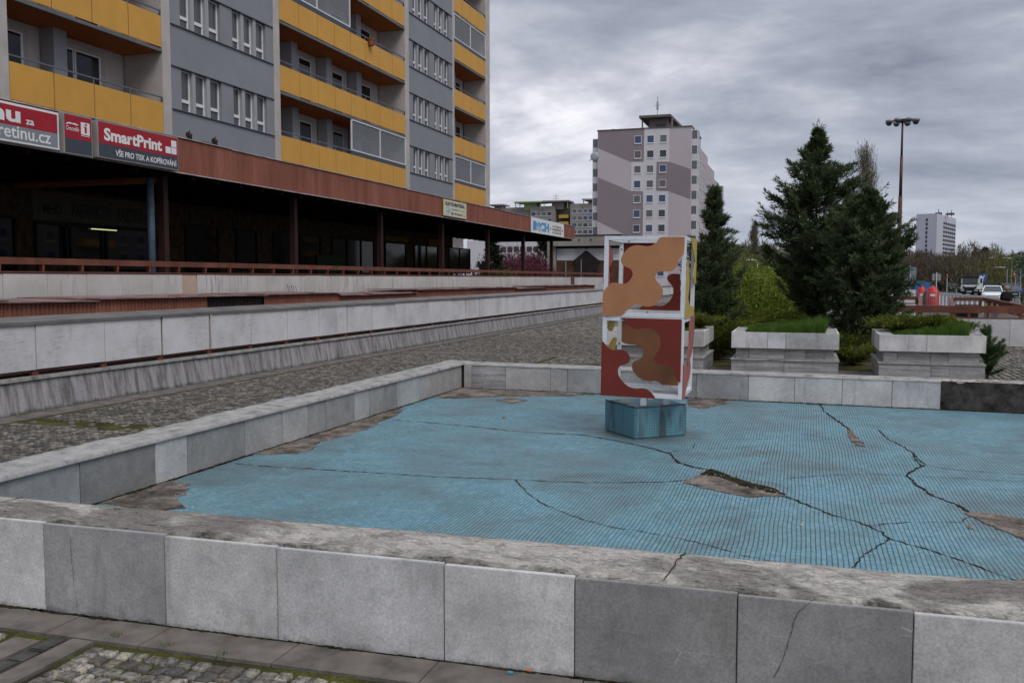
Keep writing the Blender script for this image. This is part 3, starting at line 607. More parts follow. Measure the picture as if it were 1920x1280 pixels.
mb.build('exposed_core', core.data.materials[0], basin, smooth=True)
# ---- cracks
rc = random.Random(11)
BITS = []
def crack(pts, w0, w1=None, jit=0.010, z=BF+0.0035):
    w1 = w1 or w0; P = [U(px, py, z=BF) for px, py in pts]; Q = []
    for a, b in zip(P, P[1:]):
        n = max(2, int((b-a).length/0.035))
        for i in range(n): Q.append(a.lerp(b, i/n))
    Q.append(P[-1]); m = MB(); L_, R_ = [], []
    for i, p in enumerate(Q):
        d = (Q[min(i+1, len(Q)-1)]-Q[max(i-1, 0)]); d.z = 0; d.normalize(); s = Vector((-d.y, d.x, 0)); t = i/len(Q)
        w = (w0+(w1-w0)*t)*rc.uniform(0.2, 1.3)*0.29; o = s*rc.uniform(-jit, jit)
        L_.append((p+o+s*w).to_tuple()); R_.append((p+o-s*w).to_tuple())
    for p in Q:
        if rc.random() < .45*min(1, w0/.03): BITS.append((p.x+rc.gauss(0, w0*1.1), p.y+rc.gauss(0, w0*1.1), rc.choice([.004, .006, .009])))
    n = len(Q); vs = [(x, y, z) for x, y, _ in L_]+[(x, y, z) for x, y, _ in R_]
    m.add(vs, [(i, i+1, n+i+1, n+i) for i in range(n-1)]); m.build('crack', 'crack', basin)
crack([(440, 869), (520, 876), (600, 880), (700, 886), (800, 893), (900, 897), (960, 899), (1030, 902), (1100, 905), (1180, 905), (1260, 903), (1300, 898)], .022, .022)
crack([(735, 787), (800, 792), (880, 799), (960, 808), (1040, 813), (1090, 815), (1150, 825), (1190, 833), (1230, 843), (1255, 850), (1262, 858), (1275, 868), (1300, 875), (1335, 882)], .02, .05)
crack([(1440, 918), (1480, 933), (1520, 950), (1560, 965), (1600, 976), (1630, 986), (1655, 998), (1665, 1010), (1700, 1019), (1745, 1032), (1800, 1051), (1850, 1068), (1905, 1088)], .035, .018)
crack([(965, 899), (985, 920), (1010, 940), (1050, 958), (1090, 973), (1135, 986), (1180, 993), (1240, 1003), (1290, 1013), (1340, 1025), (1390, 1040), (1450, 1053), (1480, 1058)], .016, .012)
crack([(1663, 1010), (1655, 1020), (1630, 1033), (1610, 1050), (1598, 1068)], .018)
crack([(1632, 985), (1680, 981), (1740, 978), (1800, 979), (1815, 970), (1832, 962)], .014)
crack([(1537, 758), (1545, 770), (1560, 782), (1575, 792), (1590, 803), (1600, 818), (1615, 832)], .03, .06)
crack([(1648, 806), (1665, 824), (1690, 835), (1710, 848), (1722, 862), (1735, 872), (1755, 876), (1800, 882), (1860, 886), (1925, 890)], .025, .018)
crack([(1735, 872), (1715, 880), (1700, 892), (1720, 910), (1750, 930), (1790, 945), (1822, 963)], .035, .045)
crack([(1712, 850), (1716, 862), (1728, 873)], .03)
crack([(1700, 892), (1640, 889), (1580, 890), (1520, 893), (1468, 898)], .012)
crack([(1252, 848), (1300, 842), (1340, 840), (1420, 838)], .014, .008); crack([(1298, 842), (1302, 831)], .012)
crack([(1720, 893), (1800, 897), (1925, 903)], .010)
crack([(1290, 822), (1350, 823), (1400, 824), (1440, 823)], .008)
def patch(pts, mat='screed', z=BF+0.006, jit=0.02):
    P = [U(px, py, z=BF) for px, py in pts]; Q = []
    for i, a in enumerate(P):
        b = P[(i+1) % len(P)]; n = max(1, int((b-a).length/0.05))
        for k in range(n): q = a.lerp(b, k/n); Q.append((q.x+rc.uniform(-jit, jit), q.y+rc.uniform(-jit, jit)))
    for q in Q:
        for _ in range(2):
            if rc.random() < .7: BITS.append((q[0]+rc.gauss(0, .02), q[1]+rc.gauss(0, .02), rc.choice([.004, .006, .010])))
    m = MB(); m.prism(Q, lambda u, v, t: (u, v, t), BF-0.01, z); m.build('bare_patch', mat, basin)
patch([(165, 940), (245, 905), (300, 899), (352, 908), (351, 924), (330, 935), (345, 952), (300, 960)])
patch([(440, 850), (510, 822), (600, 796), (650, 782), (720, 766), (757, 767), (745, 778), (715, 790), (690, 804), (650, 817), (600, 828), (588, 842), (560, 850), (500, 852)])
patch([(780, 744), (860, 722), (1000, 730), (1140, 738), (1060, 743), (960, 743), (900, 745), (850, 747)])
patch([(1290, 741), (1388, 747), (1362, 757), (1320, 766), (1290, 762)])
patch([(1278, 905), (1305, 893), (1330, 880), (1360, 888), (1390, 903), (1440, 913), (1472, 930), (1400, 932), (1340, 920)], jit=.012)
patch([(1312, 892), (1330, 881), (1358, 887), (1384, 899), (1420, 909), (1448, 916), (1468, 927), (1440, 925), (1412, 917), (1388, 911), (1366, 901), (1342, 895)], 'moss', BF+0.009, .026)
for k_ in range(70):
    t_ = rc.random(); p_ = U(1305+t_*155, 888+t_*38+rc.uniform(-9, 7), z=BF); BITS.append((p_.x, p_.y, rc.choice([.008, .012, .018])))
patch([(1812, 962), (1860, 962), (1925, 974), (1925, 1014), (1880, 995), (1840, 978)])
patch([(930, 750), (960, 746), (992, 751), (960, 756)], jit=.01)
patch([(1590, 803), (1612, 825), (1622, 838), (1605, 836), (1590, 818)], jit=.012)
patch([(1885, 1092), (1925, 1083), (1925, 1100)])
patch([(1100, 817), (1135, 800), (1196, 826), (1290, 821), (1310, 812), (1290, 805), (1196, 815), (1135, 792)], z=BF+0.004, jit=.02) if False else None
# dirt line where floor meets the walls
mb = MB()
for x in np.arange(-4.4, 7, 0.04):
    w = 0.02+0.035*abs(mnoise.noise((x*3, 1, 0)))+0.03*abs(mnoise.noise((x*13, 1, 0))); mb.box(x, x+.042, far_y(x)-w, far_y(x)+.01, BF-.002, BF+0.006+0.01*abs(mnoise.noise((x*9, 0, 0))))
for y in np.arange(4.0, 11.5, 0.04):
    w = 0.015+0.035*abs(mnoise.noise((y*3, 7, 0)))+.02*abs(mnoise.noise((y*13, 7, 0))); mb.box(LX-.01, LX+w, y, y+.042, BF-.002, BF+0.006+0.01*abs(mnoise.noise((y*9, 3, 0))))
mb.build('dirt', 'moss', basin)
mb = MB()   # grit at the foot of the near wall
for x in np.arange(-4.8, 2.5, 0.02):
    w = 0.006+0.03*abs(mnoise.noise((x*4, 4, 0)))+0.02*abs(mnoise.noise((x*17, 4, 0))); mb.box(x, x+.021, front_y(x)-w, front_y(x)+.004, 0.0, 0.018+0.008*abs(mnoise.noise((x*21, 4, 0))))
mb.build('grit', 'moss', kind='stuff', label='dark grit and soil along the foot of the near marble wall', cat='grit')
# small rubble bits
rg = np.random.default_rng(3); mb = MB()
def bit(x, y, z, s):
    a = rc.uniform(0, 6.28); pts = [(x+s*math.cos(a+k*2.1)*rc.uniform(.6, 1.2), y+s*math.sin(a+k*2.1)*rc.uniform(.6, 1.2), z) for k in range(3)]+[(x, y, z+s*rc.uniform(.5, .9))]
    mb.add(pts, [(0, 1, 2), (0, 1, 3), (1, 2, 3), (2, 0, 3)])
for i in range(230):
    x = rc.uniform(-4.2, 3); y = rc.uniform(3.9, 11); bit(x, y, BF, rc.choice([.004, .005, .006, .012]))
for px, py, s in ((945, 784, .03), (655, 885, .02), (1820, 990, .03), (235, 925, .03), (260, 915, .025), (1600, 812, .03), (1608, 826, .03), (1596, 806, .02), (1280, 900, .02), (700, 1000, .012), (1502, 985, .02)):
    p = U(px, py, z=BF); bit(p.x, p.y, BF+.004, s)
for (x, y, q) in BITS[:1200]:
    if x > LX+.02 and front_y(x)+.34 < y < far_y(x)-.02 and rc.random() < .7: bit(x, y, BF+.003, q)
for i in range(60):
    x = rc.uniform(-3.6, 1); bit(x, front_y(x)-rc.uniform(.01, .05), 0.012, rc.uniform(.004, .009))
mb.build('pebbles', plain('pale_rubble', (0.30, 0.27, 0.235), 0.9, 0.75, 9), kind='stuff', label='scattered pale crumbs of stone and tile over the basin floor', cat='rubble')
# ================================================================== grass helper
def blades(pts, hmin, hmax, wid, seed, lean=0.35):
    """pts (n,3) roots -> triangles"""
    r = np.random.default_rng(seed); n = len(pts); h = r.uniform(hmin, hmax, n); a = r.uniform(0, 6.28, n); l = r.uniform(0, lean, n)*h; b = r.uniform(0, 6.28, n)
    d = np.stack([np.cos(a), np.sin(a), 0*a], 1)*(wid/2)*r.uniform(.6, 1.3, (n, 1)); tip = pts+np.stack([np.cos(b)*l, np.sin(b)*l, h], 1)
    V = np.stack([pts-d, pts+d, tip], 1).reshape(-1, 3); F = np.arange(n*3).reshape(-1, 3); return V, F, r.uniform(0, 1, n)
def tuft_pts(x, y, z, r, n, seed):
    g = np.random.default_rng(seed); return np.stack([g.normal(x, r/2, n), g.normal(y, r/2, n), np.full(n, z)], 1)
P_ = []
for k, (px, py, z, r, n) in enumerate([(520, 612, 0, .12, 60), (740, 712, 0, .08, 40), (345, 722, 0, .10, 60), (40, 780, 0, .10, 50), (1045, 735, BF, .06, 40), (1110, 740, BF, .05, 30), (500, 838, BF, .06, 40), (725, 785, BF, .06, 40), (1340, 735, BF, .05, 30), (1300, 722, BF, .05, 20), (1850, 762, BF, .08, 30), (1020, 620, 0, .35, 200), (1080, 622, 0, .3, 120), (980, 617, 0, .3, 80), (1750, 1, 0, 0, 0), (215, 1198, 0, .03, 26), (315, 1216, 0, .02, 22), (418, 1234, 0, .02, 16), (168, 1153, 0, .02, 12), (1345, 888, BF, .04, 30), (1382, 898, BF, .03, 20), (1890, 690, 0, .12, 60), (1300, 690, 0, .08, 50), (1535, 755, BF, .07, 30), (1050, 612, 0, .2, 80)]):
    if n == 0: continue
    p = U(px, py, z=z); P_.append(tuft_pts(p.x, p.y, z, r, n, k))
g_ = np.random.default_rng(8)
for k in range(150):   # weeds in the promenade joints
    y = g_.uniform(4, 40); x = g_.uniform(-8.3, -4.9) if y < 12 else g_.uniform(-8.3, -2); P_.append(tuft_pts(x, y, 0, .05, 12, 100+k))
for k in range(160): y = g_.uniform(4, 50); P_.append(tuft_pts(-8.71, y, 0, .05, 9, 400+k))
P_ = np.concatenate(P_); V_, F_, T_ = blades(P_, .012, .05, .006, 9, .8)
npmesh('weeds', V_, F_, 'grass', tint=T_, kind='stuff', label='small green weeds sprouting in the joints of the paving and along the walls', cat='weeds')
# ================================================================== SCULPTURE
SX0, SX1, SY0, SY1, SZ0, SZM, SZ1 = -1.795, -1.045, 8.27, 9.02, 0.505, 1.245, 1.985
ped = thing('sculpture_plinth', 'square blue mosaic plinth set diagonally under the cube sculpture', 'plinth', (-1.44, 8.64, 0))
PA, PB, PC = Vector((-1.845, 8.655)), Vector((-1.446, 8.28)), Vector((-1.04, 8.64)); PD = PA+PC-PB
ang = math.atan2((PC-PB).y, (PC-PB).x); ped.rotation_euler = (0, 0, ang)
hw = (PC-PB).length/2*1.05; hd = (PA-PB).length/2*1.05; pcn = (PA+PC)/2; ped.location = (pcn.x, pcn.y, 0)
mb = MB(); n_ = 12
me_v = MB(); me_v.box(pcn.x-hw, pcn.x+hw, pcn.y-hd, pcn.y+hd, BF, 0.415)
ORG[ped.name] = Vector((pcn.x, pcn.y, 0)); me_v.build('block', 'plinth', ped, bevel=0.012)
mb = MB()
for i in range(24):   # broken mortar edge around the top
    a = i/24*2*math.pi; 
for sx_, sy_ in ((1, 0), (-1, 0), (0, 1), (0, -1)):
    for k in range(14):
        t = -1+2*k/13; w = random.uniform(.01, .035); x = pcn.x+(sx_*(hw-w/2) if sx_ else t*(hw-.03)); y = pcn.y+(sy_*(hd-w/2) if sy_ else t*(hd-.03))
        if sy_ == -1 or sx_ == -1:
            lx, ly = (w, .05) if sx_ else (.05, w); mb.box(x-lx/2, x+lx/2, y-ly/2, y+ly/2, .414, .417+random.uniform(0, .004))
mb.build('chipped_mortar', 'screed', ped)
scp = thing('sculpture', 'abstract sculpture of two stacked white metal cube frames with wavy tan and dark red panels', 'sculpture', (-1.42, 8.645, 0.505))
T_ = 0.038
def frame(z0, z1, name):
    m = MB(); b = T_
    for x in (SX0, SX1-b):
        for y in (SY0, SY1-b): m.box(x, x+b, y, y+b, z0, z1)
    for z in (z0, z1-b):
        for y in (SY0, SY1-b): m.box(SX0+b, SX1-b, y+.001, y+b-.001, z+.0005, z+b-.0005)
        for x in (SX0, SX1-b): m.box(x+.001, x+b-.001, SY0+b, SY1-b, z+.0005, z+b-.0005)
    m.build(name, 'frame', scp, bevel=0.002)
frame(SZ0, SZM-.002, 'cube_frame'); frame(SZM+.002, SZ1, 'cube_frame')
def px5(p): return (1120+p[0]/6.737, 430+p[1]/6.737)
def px6(p): return (1120+p[0]/5.12, 580+p[1]/5.12)
def smooth_poly(P, it=2):
    for _ in range(it):
        Q = []
        for i, a in enumerate(P):
            b = P[(i+1) % len(P)]; c = P[i-1]
            va = (a[0]-c[0], a[1]-c[1]); vb = (b[0]-a[0], b[1]-a[1]); la = math.hypot(*va) or 1; lb = math.hypot(*vb) or 1
            cs = (va[0]*vb[0]+va[1]*vb[1])/la/lb
            if cs < 0.35: Q.append(a)      # keep real corners
            else:
                Q.append(((a[0]*.75+c[0]*.125+b[0]*.125), (a[1]*.75+c[1]*.125+b[1]*.125)))
            Q.append(((a[0]+b[0])/2, (a[1]+b[1])/2))
        P = Q
    return P
LEAN = math.radians(0.9)
def unlean(x, z): return x-math.tan(LEAN)*(z-SZ0)
def panel(px, conv, plane, mat, name, th=0.008):
    P = []
    for p in smooth_poly(px, 1):
        q = U(*conv(p), **plane)
        if 'y' in plane: P.append((min(max(unlean(q.x, q.z), SX0-.003), SX1+.004), q.z))
        else: P.append((min(max(q.y, SY0-.004), SY1+.004), q.z))
    m = MB()
    if 'y' in plane:
        y = SY0 if plane['y'] < 8.6 else SY1
        s = -1 if plane['y'] < 8.6 else 1
        m.prism(P, lambda u, v, t: (u, y+s*t, v), .0015, .0015+th)
    else:
        x = SX1 if plane['x'] > -1.4 else SX0; s = 1 if x == SX1 else -1
        m.prism(P, lambda u, v, t: (x+s*t, u, v), .0015, .0015+th)
    m.build(name, mat, scp)
panel([(800, 88), (1105, 88), (1100, 318), (1040, 350), (1015, 400), (1003, 460), (960, 515), (900, 532), (840, 530), (790, 525), (745, 555), (730, 600), (745, 645), (790, 685), (825, 735), (832, 790), (815, 850), (780, 910), (730, 955), (650, 978), (590, 970), (530, 948), (470, 950), (420, 985), (370, 1035), (330, 1060), (300, 1097), (62, 1097), (62, 805), (95, 770), (140, 715), (185, 680), (240, 678), (300, 690), (360, 690), (400, 665), (440, 610), (452, 560), (435, 510), (390, 485), (330, 465), (300, 420), (300, 370), (330, 310), (390, 240), (450, 208), (520, 198), (580, 210), (650, 215), (710, 195), (760, 150), (785, 110)], px5, dict(y=SY0), 'tan', 'tan_panel')
panel([(40, 300), (85, 345), (120, 385), (160, 395), (220, 383), (270, 395), (305, 430), (318, 480), (300, 520), (250, 532), (215, 545), (195, 580), (200, 630), (230, 680), (280, 730), (330, 755), (380, 762), (430, 752), (480, 762), (520, 795), (548, 830), (557, 852), (30, 828)], px6, dict(y=SY0), 'red', 'red_panel')
panel([(225, 82), (812, 90), (798, 692), (762, 678), (745, 640), (735, 590), (715, 540), (680, 518), (630, 515), (590, 520), (550, 500), (538, 465), (560, 430), (600, 390), (612, 320), (600, 260), (570, 210), (520, 182), (470, 175), (420, 185), (370, 192), (320, 170), (280, 130)], px6, dict(y=SY0), 'red', 'red_panel')
panel([(200, 86), (215, 300), (260, 335), (330, 342), (390, 345), (430, 380), (442, 430), (420, 475), (370, 490), (335, 515), (328, 560), (350, 610), (400, 660), (450, 685), (500, 690), (560, 680), (600, 700), (640, 740), (775, 747), (775, 560), (720, 400), (660, 200), (560, 86)], px6, dict(y=SY1), 'brown', 'brown_panel')
panel([(290, 168), (760, 168), (770, 320), (660, 450), (610, 620), (560, 704), (290, 704)], px5, dict(y=SY1), 'red', 'red_panel')
panel([(1045, 560), (940, 552), (890, 580), (875, 620), (900, 660), (950, 710), (965, 780), (945, 860), (890, 930), (830, 965), (750, 968), (650, 940), (570, 962), (520, 1010), (485, 1062), (1045, 1066)], px5, dict(y=SY1), 'red', 'red_panel')
def side(pts, x, mat, name): # pts as (fraction of depth, height) 
    m = MB(); P = [(SY0+u*(SY1-SY0), v) for u, v in pts]; s = 1 if x == SX1 else -1
    m.prism(smooth_poly(P, 2), lambda u, v, t: (x+s*t, u, v), .0015, .0095); m.build(name, mat, scp)
z0, z1 = SZM, SZ1; h = z1-z0
side([(0, z0), (0, z0+.16*h), (.06, z0+.35*h), (.05, z0+.5*h), (.12, z0+.72*h), (.22, z0+.62*h), (.30, z0+.48*h), (.34, z0+.36*h), (.24, z0+.25*h), (.35, z0+.16*h), (.55, z0+.13*h), (.80, z0+.14*h), (.9, z0+.05*h), (.9, z0)], SX1, 'ochre', 'ochre_panel')
side([(.45, z1), (1, z1), (1, z0+.42*h), (.82, z0+.42*h), (.70, z0+.50*h), (.78, z0+.60*h), (.88, z0+.70*h), (.72, z0+.80*h), (.50, z0+.88*h)], SX1, 'ochre', 'ochre_panel')
side([(.42, z0+.36*h), (.62, z0+.32*h), (.60, z0+.52*h), (.55, z0+.70*h), (.35, z0+.62*h)], SX0, 'red', 'red_panel')
side([(.04, z0+.40*h), (.55, z0+.36*h), (.48, z0+.55*h), (.58, z0+.70*h), (.52, z0+.88*h), (.12, z0+.90*h), (.05, z0+.7*h)], SX0, 'redside', 'faded_red_panel')
z0, z1 = SZ0, SZM; h = z1-z0
side([(1, z1), (.55, z1), (.45, z1-.16*h), (.50, z1-.32*h), (.34, z1-.50*h), (.38, z1-.62*h), (.1, z1-.60*h), (0, z1-.56*h), (0, z0), (.22, z0), (.30, z0+.12*h), (.62, z0+.20*h), (.72, z0+.34*h), (.60, z0+.46*h), (.86, z0+.52*h), (.96, z0+.70*h)], SX1, 'redside', 'faded_red_panel')
side([(.3, z0+.55*h), (.5, z0+.45*h), (.85, z0+.50*h), (.95, z0+.66*h), (.7, z0+.72*h)], SX0, 'ochre', 'ochre_panel')
side([(.3, z1-.16*h), (.42, z1), (.85, z1), (.75, z1-.2*h), (.55, z1-.24*h)], SX0, 'ochre', 'ochre_panel')
for fx, fy in ((-1.60, 8.50), (-1.42, 8.42), (-1.22, 8.52), (-1.42, 8.86)):
    m = MB(); m.box(fx-.026, fx+.026, fy-.02, fy+.02, .415, SZ0+.004); m.build('foot_plate', 'frame', scp)
mb = MB()
mb.box(SX0+T_, SX1-T_, 8.40, 8.44, SZ0+.003, SZ0+.03); mb.build('base_rail', 'frame', scp); mb = MB(); mb.box(SX0+T_, SX1-T_, 8.84, 8.88, SZ0+.003, SZ0+.03); mb.build('base_rail', 'frame', scp)
for x, z in ((-1.70, SZ1-.02), (-1.50, SZM+.02), (-1.25, SZ0+.02), (-1.77, SZM-.3), (-1.77, SZ1-.10)): mb = MB(); mb.ball((x, SY1-T_-.001, z), .007, 8, 5); mb.build('bolt', 'black', scp)
scp.rotation_euler = (0, LEAN, 0)
# ================================================================== LEFT RETAINING WALL
rw = thing('retaining_wall', 'long low wall of white boards above a stained grey stone plinth, nearest to the promenade', 'wall', (-9.0, 30, 0))
mb = MB(); mb.add([(x, y, z) for y in (-2, 75) for x, z in ((-8.73, 0.002), (-8.80, .385), (-9.3, .385), (-9.3, -.55))], [(0, 1, 5, 4), (1, 2, 6, 5), (2, 3, 7, 6), (3, 0, 4, 7), (0, 3, 2, 1), (4, 5, 6, 7)]); mb.build('plinth', 'stained', rw)
mb = MB()
y = -2.0
while y < 75:
    l = 1.13*random.choice([1, 1, 1.5]); mb.box(-9.28, -8.765+random.uniform(-.006, .006), y+.004, min(y+l, 75)-.004, .386, .425+random.uniform(0, .008)); y += l
mb.build('plinth_coping', 'coping2', rw, bevel=.004)
# boards
def Yat(px): return U(px, 560, x=-8.80).y
edges = [Yat(p) for p in (-110, 64, 194, 301, 392.5, 470, 538)]
y = edges[-1]
while y < 74: y += 1.13*rc.choice([1, 1, 1, .98]); edges.append(y)
for i, (a, b) in enumerate(zip(edges, edges[1:])):
    m = MB(); g = 0.007 if i not in (3, 8, 14) else .03; tilt = random.uniform(-.008, .008)
    m.add([(-8.80+dx+t*(zz > 1), yy, zz) for dx, t in ((0, tilt), (-.02, tilt)) for yy, zz in ((a+g, .505+random.uniform(-.004, .004)), (b-g, .505), (b-g, 1.045), (a+g, 1.045))], [(0, 1, 2, 3), (7, 6, 5, 4), (0, 4, 5, 1), (1, 5, 6, 2), (2, 6, 7, 3), (3, 7, 4, 0)])
    m.build('board', 'board', rw)
mb = MB()
for i, e_ in enumerate(edges[1:]): mb.box(-8.87, -8.822, e_-.05, e_+.05, .425, 1.06)
mb.box(-8.86, -8.83, -2, 75, .47, .50); mb.build('post', 'rustred', rw)
mb = MB(); mb.box(-8.98, -8.90, -2, 74.9, .44, 1.04); mb.build('backing', 'rustdark', rw)
mb = MB(); mb.add([(x, y, z) for y in (-2, 75) for x, z in ((-8.775, 1.048), (-8.775, 1.085), (-9.14, 1.135), (-9.14, 1.10))], [(0, 1, 5, 4), (1, 2, 6, 5), (2, 3, 7, 6), (3, 0, 4, 7), (0, 3, 2, 1), (4, 5, 6, 7)]); mb.build('metal_cap', 'greycap', rw)
mb = MB(); p_ = U(400, 600, x=-8.78).y; mb.tube([(-8.785, p_-.06, 1.05), (-8.785, p_-.05, .52)], .012, 6); mb.build('loose_strip', 'flash', rw)
# ================================================================== LOW CORRUGATED ROOF EDGES (beyond the retaining wall)
def corr(mb, x, y0, y1, z0, z1, pitch=.075, d=.018, sgn=1):
    y = y0; vs = []; 
    while y < y1:
        vs += [(y, 0), (y+pitch*.42, 0), (y+pitch*.5, -d), (y+pitch*.92, -d)]; y += pitch
    n = len(vs); V = [(x+sgn*dd, min(yy, y1), z0) for yy, dd in vs]+[(x+sgn*dd, min(yy, y1), z1) for yy, dd in vs]
    mb.add(V, [(i, i+1, n+i+1, n+i) for i in range(n-1)])
lr = thing('skylight_block', 'row of low brown corrugated roof boxes between the two white walls', 'roof box', (-11.5, 25, 0))
segs = [(10.20, 14.886, 1.265, 0), (14.886, 16.83, 1.262, 1), (16.83, 20.09, 1.262, 0), (20.09, 24.8, 1.19, 0), (24.8, 34.57, 1.265, 0), (34.57, 39.13, 1.20, 0), (39.13, 48.87, 1.265, 0), (-2, 10.19, 1.27, 0)]
for a, b, zt, dk in segs:
    m = MB(); corr(m, -11.0 if not dk else -11.03, a, b, .3, zt-.02, .085 if not dk else .13); m.build('corrugated_side', 'corr' if not dk else 'rustdark', lr)
    m = MB(); m.box(-12.6, -11.06, a+.01, b-.01, .3, zt-.04); m.build('box_core', 'rustdark', lr)
    m = MB(); yy = a
    while yy < b-.1:
        l = min(random.uniform(1.6, 2.6), b-yy); dz = random.uniform(-.006, .012); sag = random.uniform(0, .018)
        m.add([(x, y, z+dz-(sag if x > -11.5 else 0)*(y > yy)) for y in (yy, yy+l) for x, z in ((-12.65, zt-.018), (-10.93, zt-.018), (-10.93, zt), (-12.65, zt+.01))], [(0, 3, 2, 1), (4, 5, 6, 7), (0, 1, 5, 4), (1, 2, 6, 5), (2, 3, 7, 6), (3, 0, 4, 7)])
        m.box(-11.2, -10.95, yy-.03, yy+.05, zt, zt+.022); yy += l
    m.build('roof_sheet', plain('faded_roof_sheet', (0.24, 0.15, 0.14), .6, .4, 2), lr)
# ================================================================== TERRACE WALL + RAILING
TX = -13.0
tw = thing('terrace_wall', 'white rendered terrace wall with rust runs below the brown railing, in front of the shops', 'wall', (-13.2, 30, 0))
ed = [-4, 10, 11.05]+[U(p, 540, x=TX).y for p in (5.6, 89, 163, 229)]; y = ed[-1]
eds = [U(p, 540, x=TX).y for p in (342, 369)]; ed += eds; y = ed[-1]
while y < 62: y += .93; ed.append(y)
mb = MB(); mi = 0
for i, (a, b) in enumerate(zip(ed, ed[1:])):
    g = .005 if abs(a-eds[1]) > .01 else .02; mb.box(TX-.22+random.uniform(-.003, .003), TX+random.uniform(-.004, .004), a+g, b-.005, -.55, 1.685, 1 if abs(a-eds[0]) < .01 else 0)
mb.build('wall_panels', ['render', plain('pinkish_panel', (0.50, 0.36, 0.28), .8, .12, 2)], tw)
mb = MB(); mb.box(TX-.18, TX-.04, -4, 62, -.5, 1.67); mb.build('wall_core', 'rustdark', tw)
mb = MB(); mb.box(TX-.23, TX+.012, -4, 62.2, 1.687, 1.70); mb.build('top_strip', 'rustdark', tw)
rl = thing('railing', 'long rusty brown steel railing on top of the white terrace wall', 'railing', (-13.1, 30, 1.69))
mb = MB(); y = -4
while y < 62: mb.box(TX-.13, TX-.01, y+.002, min(y+5.6, 62)-.002, 1.85+random.uniform(-.003, .003), 1.965); y += 5.6
mb.build('top_beam', 'rustred', rl)
mb = MB(); mb.box(TX-.12, TX-.005, -4, 62, 1.702, 1.725); mb.build('bottom_rail', 'rustred', rl)
y = 12.03-.93*4; k = 0
pm = MB(); pm.add([(TX-.11, 0, 1.72), (TX-.02, -.012, 1.72), (TX-.02, .012, 1.72), (TX-.11, 0.05, 1.72), (TX-.11, -.03, 1.86), (TX-.02, -.03, 1.86), (TX-.02, .03, 1.86), (TX-.11, .03, 1.86)], [(0, 3, 2, 1), (4, 5, 6, 7), (0, 1, 5, 4), (1, 2, 6, 5), (2, 3, 7, 6), (3, 0, 4, 7)])
po_ = pm.build('post', 'rustred', rl); y0p = y
for k in range(1, 58):
    c = po_.copy(); COL.objects.link(c); c.parent = rl; c.location = (0, y0p+k*.93, 0)
po_.location = (0, y0p, 0)
mb = MB(); yb = U(1073, 530, x=TX).y; mb.box(TX-.05, TX+.05, yb-.35, yb+.35, .6, 1.72); mb.build('end_post', 'rustred', rl)
# ================================================================== SHOPPING GALLERY (canopy + shop front)
GX = -14.45; CXL = -15.1
ga = thing('shopping_gallery', 'single-storey shopping gallery with brown corrugated canopy in front of the apartment building', 'shop gallery', (-17, 30, .95))
GY0, GY1 = -4, 58.2
mb = MB(); mb.box(-20.2, TX-.235, GY0, 62, -.5, .95); mb.build('terrace_floor', plain('terrace_paving', (0.10, 0.095, 0.09), .9, .2, 2), ga)
mb = MB(); corr(mb, GX, GY0, GY1, 4.16, 4.965, .07, .016); mb.build('fascia', 'corr', ga)
mb = MB(); mb.box(GX-.035, GX-.02, GY0, GY1, 4.15, 4.96, 0); 
mb.add([(GX-.02, GY1-.001, 4.15), (-20.2, GY1-.001, 4.15), (-20.2, GY1-.001, 4.96), (GX-.02, GY1-.001, 4.96)], [(0, 1, 2, 3)]); mb.build('fascia_backing', 'corr', ga)
mb = MB(); mb.box(GX-.01, GX+.012, GY0, GY1+.01, 4.135, 4.16); y = GY0
while y < GY1:
    l = random.uniform(1.8, 3.5); dz = random.uniform(-.012, .016); mb.box(GX-.28, GX+.025, y, min(y+l, GY1+.02), 4.972+dz, 4.992+dz); y += l-.03
mb.build('edge_flashing', 'flash', ga)
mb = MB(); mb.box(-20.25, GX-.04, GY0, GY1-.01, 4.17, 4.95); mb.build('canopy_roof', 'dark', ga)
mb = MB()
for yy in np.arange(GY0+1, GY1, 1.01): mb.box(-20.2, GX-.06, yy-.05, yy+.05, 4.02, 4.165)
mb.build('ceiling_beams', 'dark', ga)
cys = [U(306, 400, x=CXL).y+6.0*(k-0) for k in range(-3, 7)]
for k, cy in enumerate(cys):
    m = MB(); m.box(CXL-.09, CXL+.09, cy-.09, cy+.09, .95, 4.165); m.build('column', 'colbrown', ga, bevel=.006)
m = MB(); m.box(-20.0, -15.25, cys[3]-.12, cys[3]+.12, 3.95, 4.16); m.build('cross_beam', plain('orange_brown_beam', (0.30, 0.10, 0.05), .7, .2, 2), ga)
m = MB(); pz = cys[3]-.42; m.tube([(CXL-.02, pz, .95), (CXL-.02, pz, 4.16)], .085, 14); m.build('downpipe', 'steelblue', ga, smooth=True)
# back wall with shops
WXB = -19.6
mb = MB(); mb.box(WXB-.3, WXB, GY0, 49.5, .95, 4.17); mb.build('brick_back_wall', 'darkbrick', ga)
def shopwin(y0, y1, z0, z1, div=2, mat='shopglass'):
    f = MB(); t = .07
    f.box(WXB+.002, WXB+.07, y0, y1, z0, z0+t); f.box(WXB+.002, WXB+.07, y0, y1, z1-t, z1)
    for k in range(div+1): yy = y0+(y1-y0-t)*k/div; f.box(WXB+.003, WXB+.072, yy, yy+t, z0+t, z1-t)
    fo = f.build('shop_window', 'darkframe', ga); g = MB()
    for k in range(div): a = y0+(y1-y0-t)*k/div+t; b = y0+(y1-y0-t)*(k+1)/div; g.box(WXB+.02, WXB+.03, a, b, z0+t, z1-t)
    g.build('pane', mat, fo)
ya, yb2, yc = [U(p, 430, x=WXB).y for p in (62, 190, 288)]
shopwin(ya, yb2, 2.05, 3.12, 2, 'shopglass2'); shopwin(yb2+.1, yc, 1.2, 3.12, 1, 'shopglass2')
